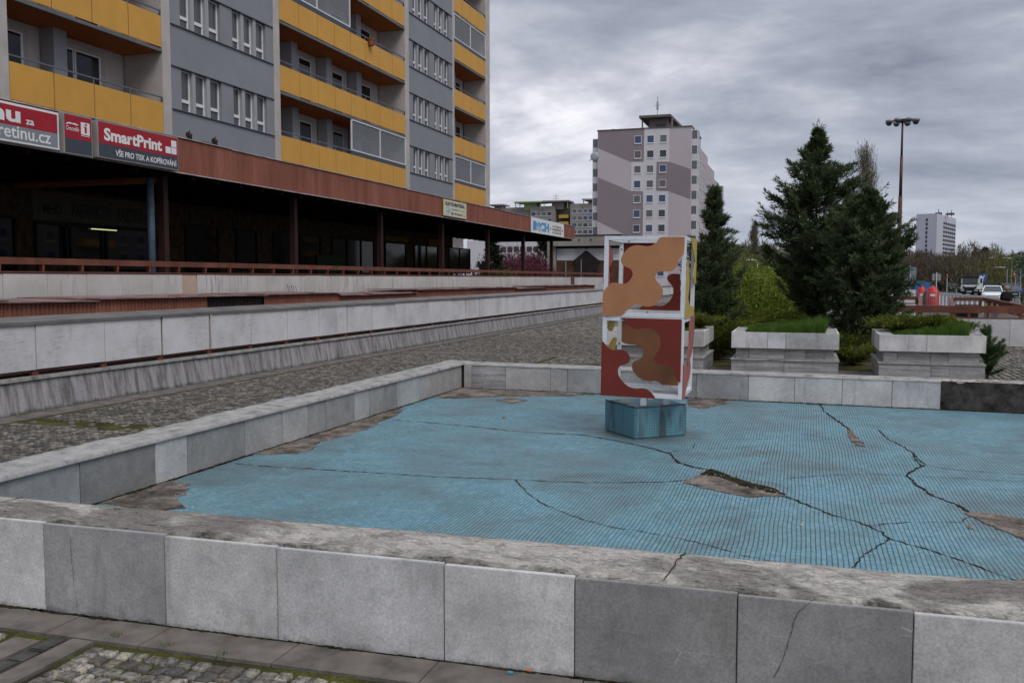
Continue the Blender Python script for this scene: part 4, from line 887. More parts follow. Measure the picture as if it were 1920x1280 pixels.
shopwin(8, ya-.6, 1.6, 3.2, 4, 'shopglass2')
for px0, px1 in ((345, 408), (440, 480), (510, 545), (560, 600), (620, 700), (720, 760), (775, 820), (840, 880)):
    a, b = U(px0, 430, x=WXB).y, U(px1, 430, x=WXB).y; shopwin(a, b, 1.1 if px0 % 40 else 1.9, 3.4, max(1, int((b-a)/1.3)))
fl = U(214, 411, x=-19.2)
m = MB(); m.tube([(WXB+.08, fl.y-.55, 3.02), (WXB+.08, fl.y+.45, 3.02)], .014, 8); m.build('fluorescent_lamp', 'tube', ga)
fx = lambda X: (lambda u, v, t: (X+t, u, v))
sg = thing('shop_sign', 'dim pale fascia board with dark serif lettering under the canopy, above the shop windows', 'shop sign', (WXB, (ya+yc)/2, 3.2))
m = MB(); m.box(WXB+.002, WXB+.06, ya-.05, yc+.5, 3.16, 3.95); m.build('board', plain('sign_board_shaded', (0.07, 0.065, 0.05), .8, .15, 1), sg)  # pale board, its colour darkened for the shade under the canopy
m = MB(); f_ = fx(WXB+.062)
text_mesh('- MHD', f_, ya+.1, ya+.95, 3.34, 3.62, m, bold=.02); m.build('lettering', 'black', sg); m = MB(); text_mesh('PAPÍRNICTVÍ · RAZÍTKA · CIGAR', f_, ya+1.3, yc+.45, 3.30, 3.80, m, bold=.015); m.build('lettering', 'black', sg)
# interior posters / coloured shop boards, canopy shade mixed into their colours
def shopboard(px0, px1, z0, z1, mat, name, lab, cat):
    a, b = U(px0, 430, x=WXB).y, U(px1, 430, x=WXB).y; m = MB(); m.box(WXB+.074, WXB+.10, a, b, z0, z1); m.build(name, mat, None, loc=(WXB, a, z0), label=lab, cat=cat, bevel=.01)
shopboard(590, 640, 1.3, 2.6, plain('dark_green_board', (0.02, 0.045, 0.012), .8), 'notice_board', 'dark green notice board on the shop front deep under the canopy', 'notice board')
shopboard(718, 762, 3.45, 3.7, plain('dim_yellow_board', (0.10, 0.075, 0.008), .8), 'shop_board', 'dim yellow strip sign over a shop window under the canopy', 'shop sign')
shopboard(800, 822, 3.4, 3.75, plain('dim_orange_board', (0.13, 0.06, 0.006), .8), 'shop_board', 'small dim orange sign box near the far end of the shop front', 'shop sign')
# ------------------------------------------------------------------ advertising signs on the fascia
def signbox(name, label, y0, y1, z0, z1, depth, body, x=GX+.03):
    s = thing(name, label, 'sign', (x, (y0+y1)/2, z0)); m = MB(); m.box(x, x+depth, y0, y1, z0, z1); m.build('box', body, s, bevel=.01); return s, x+depth
s1, xf = signbox('shop_sign', 'long lightbox sign in dark red and grey, its left part cut by the picture edge', 9.5, 14.75, 4.16, 4.90, .12, 'white')
m = MB(); m.box(xf, xf+.004, 9.55, 14.70, 4.48, 4.855); m.build('red_field', 'signred', s1); m = MB(); m.box(xf, xf+.004, 9.55, 14.70, 4.205, 4.478); m.build('grey_field', 'signlt', s1)
m = MB(); f_ = fx(xf+.005); text_mesh('nu', f_, 13.1, 13.80, 4.54, 4.76, m, bold=.035); m.build('lettering', 'white', s1); m = MB(); text_mesh('za', f_, 13.92, 14.12, 4.545, 4.64, m, bold=.02); m.build('lettering', 'white', s1); m = MB(); text_mesh('retinu.cz', f_, 13.28, 14.52, 4.245, 4.475, m, bold=.015); m.build('lettering', 'white', s1)
s2, xf = signbox('shop_sign', 'small square lightbox sign, red over dark grey, between the two long signs', 14.84, 15.62, 4.12, 4.945, .14, 'lampgrey')
m = MB(); m.box(xf, xf+.004, 14.87, 15.59, 4.44, 4.915); m.build('red_field', 'signred', s2); m = MB(); m.box(xf, xf+.004, 14.87, 15.59, 4.15, 4.438); m.build('grey_field', 'signgrey', s2)
m = MB(); f_ = fx(xf+.005); text_mesh('Crocodile', f_, 14.90, 15.24, 4.60, 4.69, m, bold=.01, shear=.25)
m.build('lettering', 'white', s2); m = MB(); m.prism([(14.90, 4.70), (14.93, 4.745), (15.0, 4.765), (15.06, 4.752), (15.14, 4.762), (15.24, 4.735), (15.20, 4.722), (15.10, 4.728), (14.97, 4.73)], fx(xf+.005), 0, .004)
m.box(xf+.005, xf+.008, 15.30, 15.54, 4.56, 4.81); m.box(xf+.005, xf+.008, 15.30, 15.54, 4.53, 4.542); m.build('emblem', 'white', s2)
m = MB(); m.box(xf+.009, xf+.011, 15.40, 15.455, 4.60, 4.73); m.box(xf+.009, xf+.011, 15.375, 15.40, 4.71, 4.73); m.box(xf+.009, xf+.011, 15.40, 15.47, 4.755, 4.785); m.build('emblem', 'signred', s2)
s3, xf = signbox('shop_sign', 'long lightbox sign in dark red and dark grey with white lettering and three white squares', 15.74, 18.34, 4.15, 4.935, .16, 'lampgrey')
m = MB(); m.box(xf, xf+.004, 15.77, 18.31, 4.46, 4.91); m.build('red_field', 'signred', s3); m = MB(); m.box(xf, xf+.004, 15.77, 18.31, 4.18, 4.458); m.build('grey_field', 'signgrey', s3)
m = MB(); f_ = fx(xf+.005); text_mesh('SmartPrint', f_, 15.92, 17.75, 4.53, 4.80, m, bold=.04); m.build('lettering', 'white', s3); m = MB(); text_mesh('VŠE PRO TISK A KOPÍROVÁNÍ', f_, 16.25, 18.25, 4.24, 4.40, m, bold=.02); m.build('lettering', 'white', s3); m = MB()
for a, b in ((0, 0), (1, 0), (1, 1)): m.box(xf+.005, xf+.009, 17.88+a*.20, 18.06+a*.20, 4.52+b*.165, 4.67+b*.165)
m.build('emblem', 'white', s3)
s4, xf = signbox('shop_sign', 'small cream board with black lettering hung on the brown canopy edge', 35.3, 37.98, 4.21, 4.90, .04, plain('cream_edge', (0.60, 0.50, 0.22), .6))
m = MB(); m.box(xf, xf+.003, 35.38, 37.90, 4.235, 4.875); m.build('face', plain('cream_face', (0.58, 0.57, 0.46), .6, .05, 2), s4)
m = MB(); f_ = fx(xf+.004); text_mesh('ELEKTROMATERIÁL', f_, 35.48, 37.75, 4.66, 4.85, m, bold=.03); m.build('lettering', 'black', s4); m = MB(); text_mesh('PRODEJ, MONTÁŽ -', f_, 36.15, 37.2, 4.50, 4.56, m, bold=.02); m.build('lettering', 'black', s4); m = MB(); text_mesh('49 526 6211', f_, 36.5, 37.45, 4.31, 4.40, m, bold=.03)
m.build('lettering', 'black', s4); m = MB(); m.box(xf+.004, xf+.007, 36.18, 36.36, 4.30, 4.35); m.box(xf+.004, xf+.007, 36.14, 36.40, 4.365, 4.395); m.build('telephone_emblem', 'black', s4)
m = MB(); text_mesh('SERVIS', f_, 37.3, 37.7, 4.50, 4.56, m, bold=.02); m.prism([(37.55, 4.33), (37.67, 4.39), (37.67, 4.35), (37.85, 4.35), (37.85, 4.31), (37.67, 4.31), (37.67, 4.27)], f_, 0, .003); m.build('arrow', plain('yellow_green', (0.42, 0.45, 0.03), .6), s4)
m = MB()
for c_, r_ in (((35.75, 4.50), .10), ((35.72, 4.36), .09), ((35.95, 4.44), .08)):
    for k in range(14):
        a, b = 2*math.pi*k/14, 2*math.pi*(k+1)/14; m.prism([(c_[0]+2*r_*math.cos(t)*q, c_[1]+r_*math.sin(t)*q) for t, q in ((a, 1), (b, 1), (b, .72), (a, .72))], f_, 0, .003)
m.build('emblem', plain('pale_blue', (0.25, 0.42, 0.55), .6), s4)
s5, xf = signbox('shop_sign', 'white board with blue striped letters at the far end of the brown canopy edge', 48.0, 55.05, 4.13, 4.955, .05, 'white')
m = MB(); f_ = fx(xf+.004); text_mesh('IMCH', f_, 48.3, 51.6, 4.27, 4.80, m, bold=.07); m.build('lettering', plain('letter_blue', (0.10, 0.33, 0.60), .6), s5)
m = MB()
for k in range(5): m.box(xf+.009, xf+.012, 48.9, 50.1, 4.32+k*.045, 4.342+k*.045)
m.build('stripes', 'white', s5)
m = MB(); text_mesh('AUTOSERVIS', f_, 52.3, 54.4, 4.62, 4.76, m, bold=.0); m.build('lettering', 'signgrey', s5); m = MB(); text_mesh('AUTOBAZAR', f_, 52.3, 54.4, 4.26, 4.42, m, bold=.0); m.build('lettering', 'signgrey', s5)
m = MB(); m.box(xf+.004, xf+.007, 52.3, 54.4, 4.48, 4.56)
for yy in (51.95, 54.7): m.prism([(yy-.12, 4.52), (yy, 4.62), (yy+.12, 4.52), (yy, 4.42)], f_, 0, .004)
m.build('band', plain('dull_red_band', (0.28, 0.10, 0.08), .6), s5)
# star-like rusty fittings on the canopy edge
def ornament(px, py, label):
    p = U(px, py, x=GX-.12); o = thing('rooftop_fitting', label, 'roof fitting', (GX-.12, p.y, 4.985), 'rusty star-like fittings on the canopy edge')
    m = MB()
    for k in range(5):
        a = k*2*math.pi/5+.3; m.add([(GX-.12+.05*sx_, p.y+.03*math.cos(a+1.2), 5.13+.03*math.sin(a+1.2)) for sx_ in (-1, 1)]+[(GX-.12, p.y+.03*math.cos(a-1.2), 5.13+.03*math.sin(a-1.2)), (GX-.12, p.y+.14*math.cos(a), 5.13+.14*math.sin(a))], [(0, 1, 3), (1, 2, 3), (2, 0, 3), (0, 2, 1)])
    m.ball((GX-.12, p.y, 5.13), .06, 8, 6); m.build('star_body', plain('dark_red_metal', (0.07, 0.012, 0.015), .5), o)
    m = MB(); m.ball((GX-.10, p.y-.09, 5.13), .075, 8, 5, (1, .5, 1)); m.build('lens', 'rustdark', o)
    m = MB(); m.bar((GX-.12, p.y-.05, 4.99), (GX-.12, p.y, 5.08), .02, .02); m.bar((GX-.12, p.y+.12, 4.99), (GX-.12, p.y+.02, 5.08), .02, .02); m.build('stand', 'rustdark', o)
ornament(356, 262, 'dark red star-like fitting on the canopy edge, the one nearer the big signs'); ornament(404, 270, 'dark red star-like fitting on the canopy edge, the one farther from the big signs')
m = MB(); p = U(388, 270, x=GX-.1); m.box(GX-.2, GX-.05, p.y-.22, p.y+.22, 4.99, 5.0); m.box(GX-.2, GX-.05, p.y-.22, p.y+.25, 5.03, 5.04); m.box(GX-.2, GX-.05, p.y+.2, p.y+.22, 4.99, 5.03); m.build('bracket', 'rustdark', None, loc=(GX, p.y, 4.99), label='empty rusty bracket lying on the canopy edge between the two star-like fittings', cat='bracket')
# ================================================================== APARTMENT BUILDING (yellow / grey)
BX = -20.3
ab = thing('apartment_building', 'tall panel apartment building with yellow balconies and blue-grey window bays', 'apartment building', (-26, 40, 0))
FZ0, ST, NF = 7.37, 2.795, 7       # top of the first visible parapet, storey height
ZT = FZ0+ST*NF+.6
mb = MB(); mb.box(-33, BX-1.55, 12.5, 57.1, .96, ZT); mb.build('rear_block', 'beigedk', ab)
def pier(y0, y1, x=BX+.02): m = MB(); m.box(BX-1.5, x, y0, y1, 4.99, ZT); m.build('pier', 'beige', ab)
Yb = [U(p, 300, x=BX).y for p in (22, 308, 325, 515, 527, 760, 768, 848, 852, 910, 918)]
pier(Yb[0]-.30, Yb[0]); pier(Yb[1], Yb[2]-.03); pier(Yb[3]+.03, Yb[4]); pier(Yb[5], Yb[6]-.03); pier(Yb[7]+.03, Yb[8]); pier(Yb[9], Yb[10])
m = MB(); m.box(-33, BX-1.5, Yb[9]+.3, Yb[10], 4.99, ZT+.001); m.build('end_wall', 'beige', ab)
m = MB(); m.box(-33.2, BX+.25, 12.3, Yb[10]+.15, ZT+.002, ZT+.35); m.build('roof', 'greycap', ab)
# --- balcony bays
GL = {(1, 0): (4, 8), (1, 2): (0, 4), (2, 0): (0, 4), (2, 3): (0, 4)}
def bay(bi, y0, y1, npan):
    for k in range(0, NF):
        zt = FZ0+ST*k; zb = zt-1.0; zf = zb-.03
        slab = MB(); slab.box(BX-1.5, BX-.02, y0, y1, zf-.13, zf); s_ = slab.build('balcony', 'orange', ab)
        e_ = MB(); e_.box(BX-.018, BX+.03, y0, y1, zf-.12, zf-.03); e_.build('slab_edge', 'railgrey', s_)
        pn = MB(); w = (y1-y0)/npan
        for i in range(npan): pn.box(BX-.005, BX+.018, y0+i*w+.019, y0+(i+1)*w-.019, zb, zt)
        pn.build('parapet', 'yellow', s_)
        dk = MB(); dk.box(BX-.03, BX-.008, y0, y1, zb+.02, zt-.02); dk.build('parapet_backing', 'railgrey', s_)
        g = GL.get((bi, k))
        rlb = MB(); a, b = y0, y1
        if g: 
            if g[0] == 0: a = y0+w*g[1]
            else: b = y0+w*g[0]
        if b-a > .1:
            rlb.box(BX-.03, BX+.015, a, b, zt+.155, zt+.195)
            n = max(1, int(round((b-a)/w)))
            for i in range(n+1): yy = a+(b-a)*i/n; rlb.box(BX-.025, BX+.01, max(a, yy-.02), min(b, yy+.02), zt-.02, zt+.155)
            rlb.build('railing', 'railgrey', s_)
        if g:
            ga_, gb_ = y0+w*g[0], y0+w*g[1]; z0, z1 = zt+.02, zt+ST-1.16
            st_ = MB(); st_.box(BX-.04, BX+.02, ga_+.02, gb_-.02, zt+.012, zt+.20); st_.build('glazing_sill', 'signgrey', s_)
            fr = MB(); z0 = zt+.20; t = .05
            fr.box(BX-.03, BX+.03, ga_, gb_, z0, z0+t); fr.box(BX-.03, BX+.03, ga_, gb_, z1-t, z1)
            for yy in ((ga_, (ga_+gb_)/2-t/2, gb_-t) if bi else (ga_, gb_-t)): fr.box(BX-.031, BX+.031, yy, yy+t, z0+t, z1-t)
            fr.build('glazing_frame', 'pvc', s_)
            gl = MB(); gl.box(BX-.006, BX, ga_+t, gb_-t, z0+t, z1-t); gl.build('glazing', 'glazing', s_)
        # inner wall features of this storey: floor zf .. ceiling zf+ST-.13
        zc = zf+ST-.131
        n2 = npan//2
        for i in range(n2):
            a = y0+2*w*i; m = MB()
            # door + window unit, then a projecting pier
            if True:
                fx0 = BX-1.545; f = MB(); f.box(fx0, fx0+.10, a+.08, a+2.1, zf+.02, zc-.15); fo = f.build('balcony_window', 'beige', ab)
                q = MB(); q.box(fx0+.102, fx0+.125, a+.2, a+.75, zf+.9, zc-.32); q.box(fx0+.102, fx0+.125, a+.80, a+1.90, zf+.15, zc-.32); q.build('pane_frame', 'pvc', fo)
                q = MB(); q.box(fx0+.128, fx0+.136, a+.25, a+.70, zf+.96, zc-.38); q.build('pane', 'glass', fo); q = MB(); q.box(fx0+.128, fx0+.136, a+.86, a+1.80, zf+.2, zc-.38); q.build('pane', 'glass', fo)
            if not (i == n2-1): m.box(BX-1.5, BX-1.0, a+2*w-.45, a+2*w+.05, zf, zc-.002); m.build('projecting_pier', 'greylt', ab)
bay(0, Yb[0], Yb[1], 4); bay(1, Yb[4], Yb[5], 8); bay(2, Yb[8], Yb[9], 4)
bay(3, Yb[0]-6.4, Yb[0]-.4, 4)
# --- grey window bays
m = MB(); m.box(BX-1.4, BX-.30, Yb[2], Yb[3], 4.99, ZT-.001); m.build('bay_wall', 'grey', ab)
m = MB(); m.box(BX-1.4, BX-.30, Yb[6], Yb[7], 4.99, ZT-.001); m.build('bay_wall', 'grey', ab)
m = MB(); m.box(BX-1.4, BX-.02, Yb[0]-.40, Yb[0]-.302, 4.99, ZT-.001); m.build('bay_wall', 'steelblue', ab)
pxw = [341.4, 361.7, 368, 388.7, 395, 416, 438.3, 454.4, 460, 477.3, 482.5, 500.3]
wy = [U(p, 200, x=BX).y-Yb[2] for p in pxw]
WB0, WB1 = 7.27, 8.69
proto = None
for b0, b1 in ((Yb[2], Yb[3]), (Yb[6], Yb[7])):
    L0 = b1-b0; sc_ = L0/(Yb[3]-Yb[2]); cuts = [b0+v*sc_ for v in wy]
    for k in range(-1, NF):
        z0, z1 = WB0+ST*k, WB1+ST*k; zt = WB0+ST*(k+1)
        m = MB(); m.box(BX-.29, BX+.005, b0, b1, z1+.03, min(zt-.01, ZT-.01)); m.build('spandrel', 'grey', ab)
        if k < 0: continue
        m = MB(); m.box(BX-.29, BX+.05, b0, b1, z1, z1+.028); m.box(BX-.29, BX+.06, b0, b1, z0-.009, z0+.015); m.build('ledge', 'railgrey', ab)
        m = MB(); e2 = [b0]+cuts+[b1]
        for i in range(0, len(e2), 2):
            big_ = i in (0, 6, 12); m.box(BX-.28, BX-(.001 if big_ else .004), e2[i]+.001, e2[i+1]-.001, z0+.016, z1-.002, 0 if big_ else 1)
        m.build('pier_infill', ['grey', 'greylt'], ab)
        for i in range(0, 12, 2):
            a, b = cuts[i], cuts[i+1]; x = BX-.17; t = .05
            if proto is None:
                f = MB(); f.box(x, x+.05, a, a+t, z0+.02, z1-.01); f.box(x, x+.05, b-t, b, z0+.02, z1-.01); f.box(x, x+.05, a+t, b-t, z0+.02, z0+.06); f.box(x, x+.05, a+t, b-t, z1-.06, z1-.01); f.box(x, x+.06, a+t, b-t, z0+.33, z0+.44)
                proto = f.build('window', 'pvc', ab); g = MB(); g.box(x+.01, x+.02, a+t, b-t, z0+.06, z0+.33); g.box(x+.01, x+.02, a+t, b-t, z0+.44, z1-.06); pg = g.build('pane', 'curtain', proto); pa, pz, pb = a, z0, b
            else:
                c = proto.copy(); COL.objects.link(c); c.parent = ab; s_ = (b-a)/(pb-pa)
                # vertices are stored relative to the building origin
                oy = ORG[ab.name].y; c.scale = (1, s_, 1); c.location = (0, (a-oy)-s_*(pa-oy), z0-pz)
                d = pg.copy(); COL.objects.link(d); d.parent = c
# flower pot on a balcony rail
p = U(693, 80, x=BX+.05); fp = thing('flower_pot', 'terracotta flower pot hung on the rail of a yellow balcony', 'flower pot', (BX+.08, p.y, p.z-.15))
m = MB()
for i in range(6): m.tube([(BX+.13, p.y, p.z-.16), (BX+.13, p.y, p.z+.10)], [.13, .18], 12); break
m.build('pot', plain('terracotta', (0.26, 0.085, 0.045), .8), fp); m = MB(); m.tube([(BX+.13, p.y, p.z+.10), (BX+.13, p.y, p.z+.15)], [.20, .20], 12); m.build('rim', plain('terracotta_rim', (0.28, 0.10, 0.06), .8), fp)
# ================================================================== PINK TOWER BLOCK
PY = 174.0
def pxr5(p): return (900+p[0]/3.692, 180+p[1]/3.692)
pt = thing('tower_block', 'pink and mauve tower block with a zigzag pattern and a penthouse on its roof', 'tower block', (-30, 215, 0))
x0, x1 = U(1121, 244, y=PY).x, U(1296.5, 240, y=PY).x; ZR = 29.95
sec = [(174, 190, x1, 0), (190, 213, x1-.9, -.8), (213, 236, x1-1.6, -1.5), (236, 262, x1-2.4, -2.4)]
m = MB()
for i, (a, b, xr, dz) in enumerate(sec): m.box(x0, xr, a+(.01 if i else 0), b, -.6, ZR+dz)
m.build('wall', 'pinklt', pt)
def pol(pts, mat, dy): 
    P = [U(*pxr5(p), y=PY) for p in pts]; mm = MB(); mm.prism([(min(max(q.x, x0+.01), x1-.01), min(q.z, ZR-.02)) for q in P], lambda u, v, t: (u, PY-t, v), .002, dy); mm.build('painted_field', mat, pt)
pol([(810, 225), (1140, 225), (1134, 457), (1048, 457), (820, 362)], 'mauve', .03)
pol([(818, 565), (1048, 660), (1130, 662), (1124, 965), (1018, 965), (812, 865)], 'mauve', .03)
pol([(1018, 965), (1124, 965), (1118, 1700), (1018, 1700), (812, 1600), (812, 1300), (1018, 1400)], 'mauve', .03)
pol([(1222, 456), (1312, 456), (1480, 506), (1480, 712), (1312, 660), (1218, 658)], 'mauve', .03)
pol([(1138, 225), (1312, 225), (1310, 456), (1222, 456), (1218, 658), (1304, 660), (1296, 1700), (1120, 1700), (1130, 660), (1046, 657), (1048, 457), (1134, 457)], 'offwhite', .045)
def wproto(w, h, glassmat='glass'):
    # frame with a sash and an inset pane, facing -Y, origin at its centre
    f = MB(); t = .07
    f.box(-w/2, w/2, -.10, 0, -h/2-.10, -h/2+t); f.box(-w/2, w/2, -.05, 0, h/2-t, h/2); f.box(-w/2, -w/2+t, -.05, 0, -h/2+t, h/2-t); f.box(w/2-t, w/2, -.05, 0, -h/2+t, h/2-t)
    fo = f.build('window', 'pvc', None, loc=(0, 0, 0)); g = MB(); g.box(-w/2+t, w/2-t, -.03, -.01, -h/2+t, h/2-t); po = g.build('pane', glassmat, fo); return fo, po
gl_var = [plain('pane_'+n, c, .12, .1, 1, spec=.6) for n, c in (('slate', (0.03, 0.035, 0.045)), ('blue', (0.03, 0.06, 0.13)), ('pale', (0.11, 0.12, 0.13)), ('shutter', (0.10, 0.095, 0.09)))]
def place_windows(root, lst, w, h, rz=0.0, seed=0):
    rr = random.Random(seed); fo, po = wproto(w, h); vars_ = []
    for g in gl_var: c = po.data.copy(); c.materials.clear(); c.materials.append(g); vars_.append(c)
    for i, (x, y, z) in enumerate(lst):
        if i == 0: a, b = fo, po
        else: a = fo.copy(); COL.objects.link(a); b = po.copy(); COL.objects.link(b); b.parent = a
        a.parent = root; o = ORG[root.name]; a.location = (x-o.x, y-o.y, z-o.z); a.rotation_euler = (0, 0, rz); b.data = rr.choice(vars_)
L_ = []
for r_ in range(10):
    zc = ZF(172.2, 261.8+27.65*r_)
    if zc < 1: break
    for cxp in (1196-r_*.25, 1219.6-r_*.2, 1243.6-r_*.3): q = U(cxp, 300, y=PY); L_.append((q.x, PY-.05, zc))
place_windows(pt, L_, 1.35, 1.45, 0, 3)
L_ = []
for (a, b, xr, dz) in sec:
    for r_ in range(10):
        zc = ZF(172.2, 261.8+27.65*r_)+dz
        for yy in np.arange(a+5, b-1.5, 4.2): L_.append((xr+.02, yy, zc))
L_ = sorted(L_, key=lambda v: v[2], reverse=True)[:100]
place_windows(pt, L_, 1.5, 1.4, math.pi/2, 4)
for (xx, yy, sgn, n, dz) in ((x1, 174.4, 1, 10, 0), (x0, 174.6, -1, 10, -.8), (x1-2.4, 257, 1, 9, -2.4)):     # glazed balcony stacks
    for r_ in range(n):
        zc = ZF(172.2, 261.8+27.65*r_)+dz; m = MB(); xa, xb = (xx+.002, xx+1.15) if sgn > 0 else (xx-1.15, xx-.002)
        m.box(xa, xb, yy, yy+3.2, zc-1.35, zc-.25); s_ = m.build('balcony', 'offwhite', pt); g = MB(); g.box(xa+.04, xb-.04, yy+.04, yy+3.16, zc-.249, zc+1.28); g.build('glazing', gl_var[2], s_)
        f = MB()
        for xq in (xa, xb-.08):
            for yq in (yy, yy+1.55, yy+3.12): f.box(xq, xq+.08, yq, yq+.08, zc-.248, zc+1.3)
        f.box(xa, xb, yy, yy+3.2, zc+1.301, zc+1.44); f.build('glazing_frame', 'pvc', s_)
m = MB(); m.box(-29.3, -25.8, 177, 188, ZR-.01, 32.14); m.build('penthouse', 'mauve', pt)
m = MB(); m.add([(x, y, z) for z in (32.15, 32.6) for x, y in ((-30.9, 174.8), (-24.9, 174.8), (-24.5, 190), (-30.9, 190))], [(0, 3, 2, 1), (4, 5, 6, 7), (0, 1, 5, 4), (1, 2, 6, 5), (2, 3, 7, 6), (3, 0, 4, 7)]); m.build('penthouse_roof', 'blockdark', pt)
m = MB(); m.box(-27.9, -26.2, 176.9, 176.99, ZR, 31.2); m.build('penthouse_window', 'glass', pt)
for xq in (-30.6, -24.9): m = MB(); m.box(xq, xq+.25, 176.0, 176.25, ZR, 32.0); m.build('post', 'mauve', pt)
m = MB(); m.tube([(-28.2, 180, 32.5), (-28.2, 180, 37)], .07, 6); m.tube([(-28.8, 180, 35.3), (-27.6, 180, 35.3)], .05, 5); m.tube([(-28.2, 180, 34.5), (-28.2, 180, 36)], .22, 6); m.build('antenna', 'galv', pt)
for xq in (-36.5, -25.0): m = MB(); m.ball((xq, 178, ZR+.3), .9, 10, 6, (1, 1, .7)); m.build('roof_vent', 'blockdark', pt)
m = MB(); m.box(x0-.15, x1+.15, 173.85, 190, ZR+.002, ZR+.18); m.build('parapet_cap', 'blockdark', pt)
q = FR(172, 1111.5); m = MB(); m.ball((q[0]+.2, q[1], ZF(172, 297)), .85, 12, 8, (1, .35, 1)); m.build('satellite_dish', 'galv', pt); m = MB(); m.bar((q[0]+.3, q[1], ZF(172, 297)), (x0-1, q[1]+3, ZF(172, 300)), .12, .12); m.build('dish_arm', 'galv', pt)
# ================================================================== GREY PANEL BLOCK
GYF = 352.0
def gq(px, py): return U(px, py, y=GYF)
gb = thing('panel_block', 'grey panel block with small windows and stacked yellow balconies, far behind the gallery', 'apartment building', (gq(1040, 400).x, GYF, 0))
def gbox(pxa, pxb, pyt, dep=12, dy=0, mat='blockgrey', nm='wall'):
    a, b = gq(pxa, 400).x, gq(pxb, 400).x; z = gq((pxa+pxb)/2, pyt).z; m = MB(); m.box(a, b, GYF+dy, GYF+dep, -.6, z); m.build(nm, mat, gb); return a, b, z
gbox(1069, 1130, 381.5); gbox(994, 1040.5, 386.5, dy=.5); gbox(1040.6, 1068.9, 379, dy=4, mat='blockdark', nm='stair_wall'); gbox(915, 993.8, 388.5, dy=2)
wl = []
for r_ in range(9):
    for cxp in (1079, 1089.5, 1100, 1110.5, 1122): wl.append((gq(cxp, 0).x, GYF-.03, ZF(348, 392.5+13.35*r_)))
    for cxp in (1000.5, 1009.5, 1020, 1031, ): wl.append((gq(cxp, 0).x, GYF+.47, ZF(348, 396+13.35*r_)))
    for cxp in (925, 940, 958, 980): wl.append((gq(cxp, 0).x, GYF+1.97, ZF(348, 398+13.35*r_)))
wl = [w for w in wl if w[2] > 8][:100]
place_windows(gb, wl, 1.9, 1.7, 0, 9)
for r_ in range(7):
    z = ZF(348, 402+13.35*r_); a, b = gq(1049, 0).x, gq(1067, 0).x; m = MB(); m.box(a, b, GYF+.2, GYF+3.99, z-.6, z+.75); m.build('balcony', plain('dull_yellow', (0.42, 0.27, 0.06), .7), gb)
for a_, b_, pt_, mt in ((965, 1018, 378.5, 'green'), (1019, 1069, 376.5, 'blockgrey'), (1094, 1125, 373, 'blockgrey'), (915, 945, 383.5, 'blockgrey')):
    a, b = gq(a_, 0).x, gq(b_, 0).x; z = gq(a_, pt_).z; m = MB(); m.box(a, b, GYF-1, GYF+8, z-.5, z); m.build('roof_canopy', mt if mt == 'green' else 'concrete', gb); m = MB(); m.box(a+(b-a)*.3, a+(b-a)*.75, GYF+1.5, GYF+7, z-3.4, z-.5); m.build('penthouse', mt, gb)
    for xq in (a+.4, b-.7): m = MB(); m.box(xq, xq+.3, GYF-.5, GYF-.2, z-3.2, z-.5); m.build('post', 'concrete', gb)
for cxp, t_ in ((968, 370), (1037.5, 358), (1113, 366)):
    q = gq(cxp, 0); z = ZF(350, t_); m = MB(); m.tube([(q.x, GYF+5, z-6), (q.x, GYF+5, z)], .12, 5)
    for dz in (.5, 1.6): m.tube([(q.x-1.2, GYF+5, z-dz), (q.x+1.2, GYF+5, z-dz)], .07, 4)
    m.build('antenna', 'galv', gb)
# ================================================================== CONCRETE PAVILION + boarded front
pv = thing('pavilion', 'low flat-roofed concrete pavilion with boarded-up front and black gable-shaped doorway', 'pavilion', (-16, 79, 0))
def q75(px, py): p = U(px, py, y=75); return p.x, p.z
xa, zt = q75(1026, 443); xb = q75(1166, 450)[0]
m = MB(); m.box(xa, xb, 75, 85, 4.35, zt); m.build('roof_slab', 'concrete', pv)
xl, _ = q75(1036.5, 460); m = MB(); m.box(xa, xl, 75.001, 84.9, -.6, 4.349); m.build('side_wall', 'concrete', pv)
x2, _ = q75(1040, 460); m = MB(); m.box(xl+.001, x2, 75.3, 76, -.6, 4.349); m.build('jamb', 'concrete', pv)
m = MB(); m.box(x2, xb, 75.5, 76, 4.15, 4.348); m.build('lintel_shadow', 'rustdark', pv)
m = MB(); xm, zm = q75(1097, 471)
zb_ = q75(1060, 488)[1]
m.box(x2+.05, xm-.08, 75.55, 75.6, zb_, 4.14); m.box(xm+.08, xb-.2, 75.55, 75.6, zb_, 4.14); m.build('white_board', 'board', pv)
m = MB(); m.box(x2+.05, xb, 75.6, 75.7, .6, zb_-.01); m.build('brown_board', 'wood', pv)
m = MB(); wd = 1.05; m.prism([(xm-wd*1.2, zb_-.12), (xm-wd*.95, zb_-.12), (xm-wd*.85, .5), (xm+wd*.85, .5), (xm+wd*.95, zb_-.12), (xm+wd*1.2, zb_-.12), (xm, zm+.1)], lambda u, v, t: (u, 75.5-t, v), 0, .12); m.build('gable_doorway', 'rustdark', pv)
for px_ in (1059, 1088): xx, _ = q75(px_, 480); m = MB(); m.box(xx-.03, xx+.03, 75.35, 75.4, .5, zb_+.1); m.build('gate_post', 'galv', pv)
for px_ in (1086, 1108): 
    xx, _ = q75(px_, 450); m = MB(); m.ball((xx, 74.98, 4.85), .07, 6, 5); m.build('drain_hole', 'black', pv)
m = MB(); m.box(xa-.05, xb, 74.95, 85, zt+.002, zt+.08); m.build('roof_edge', 'rustdark', pv)
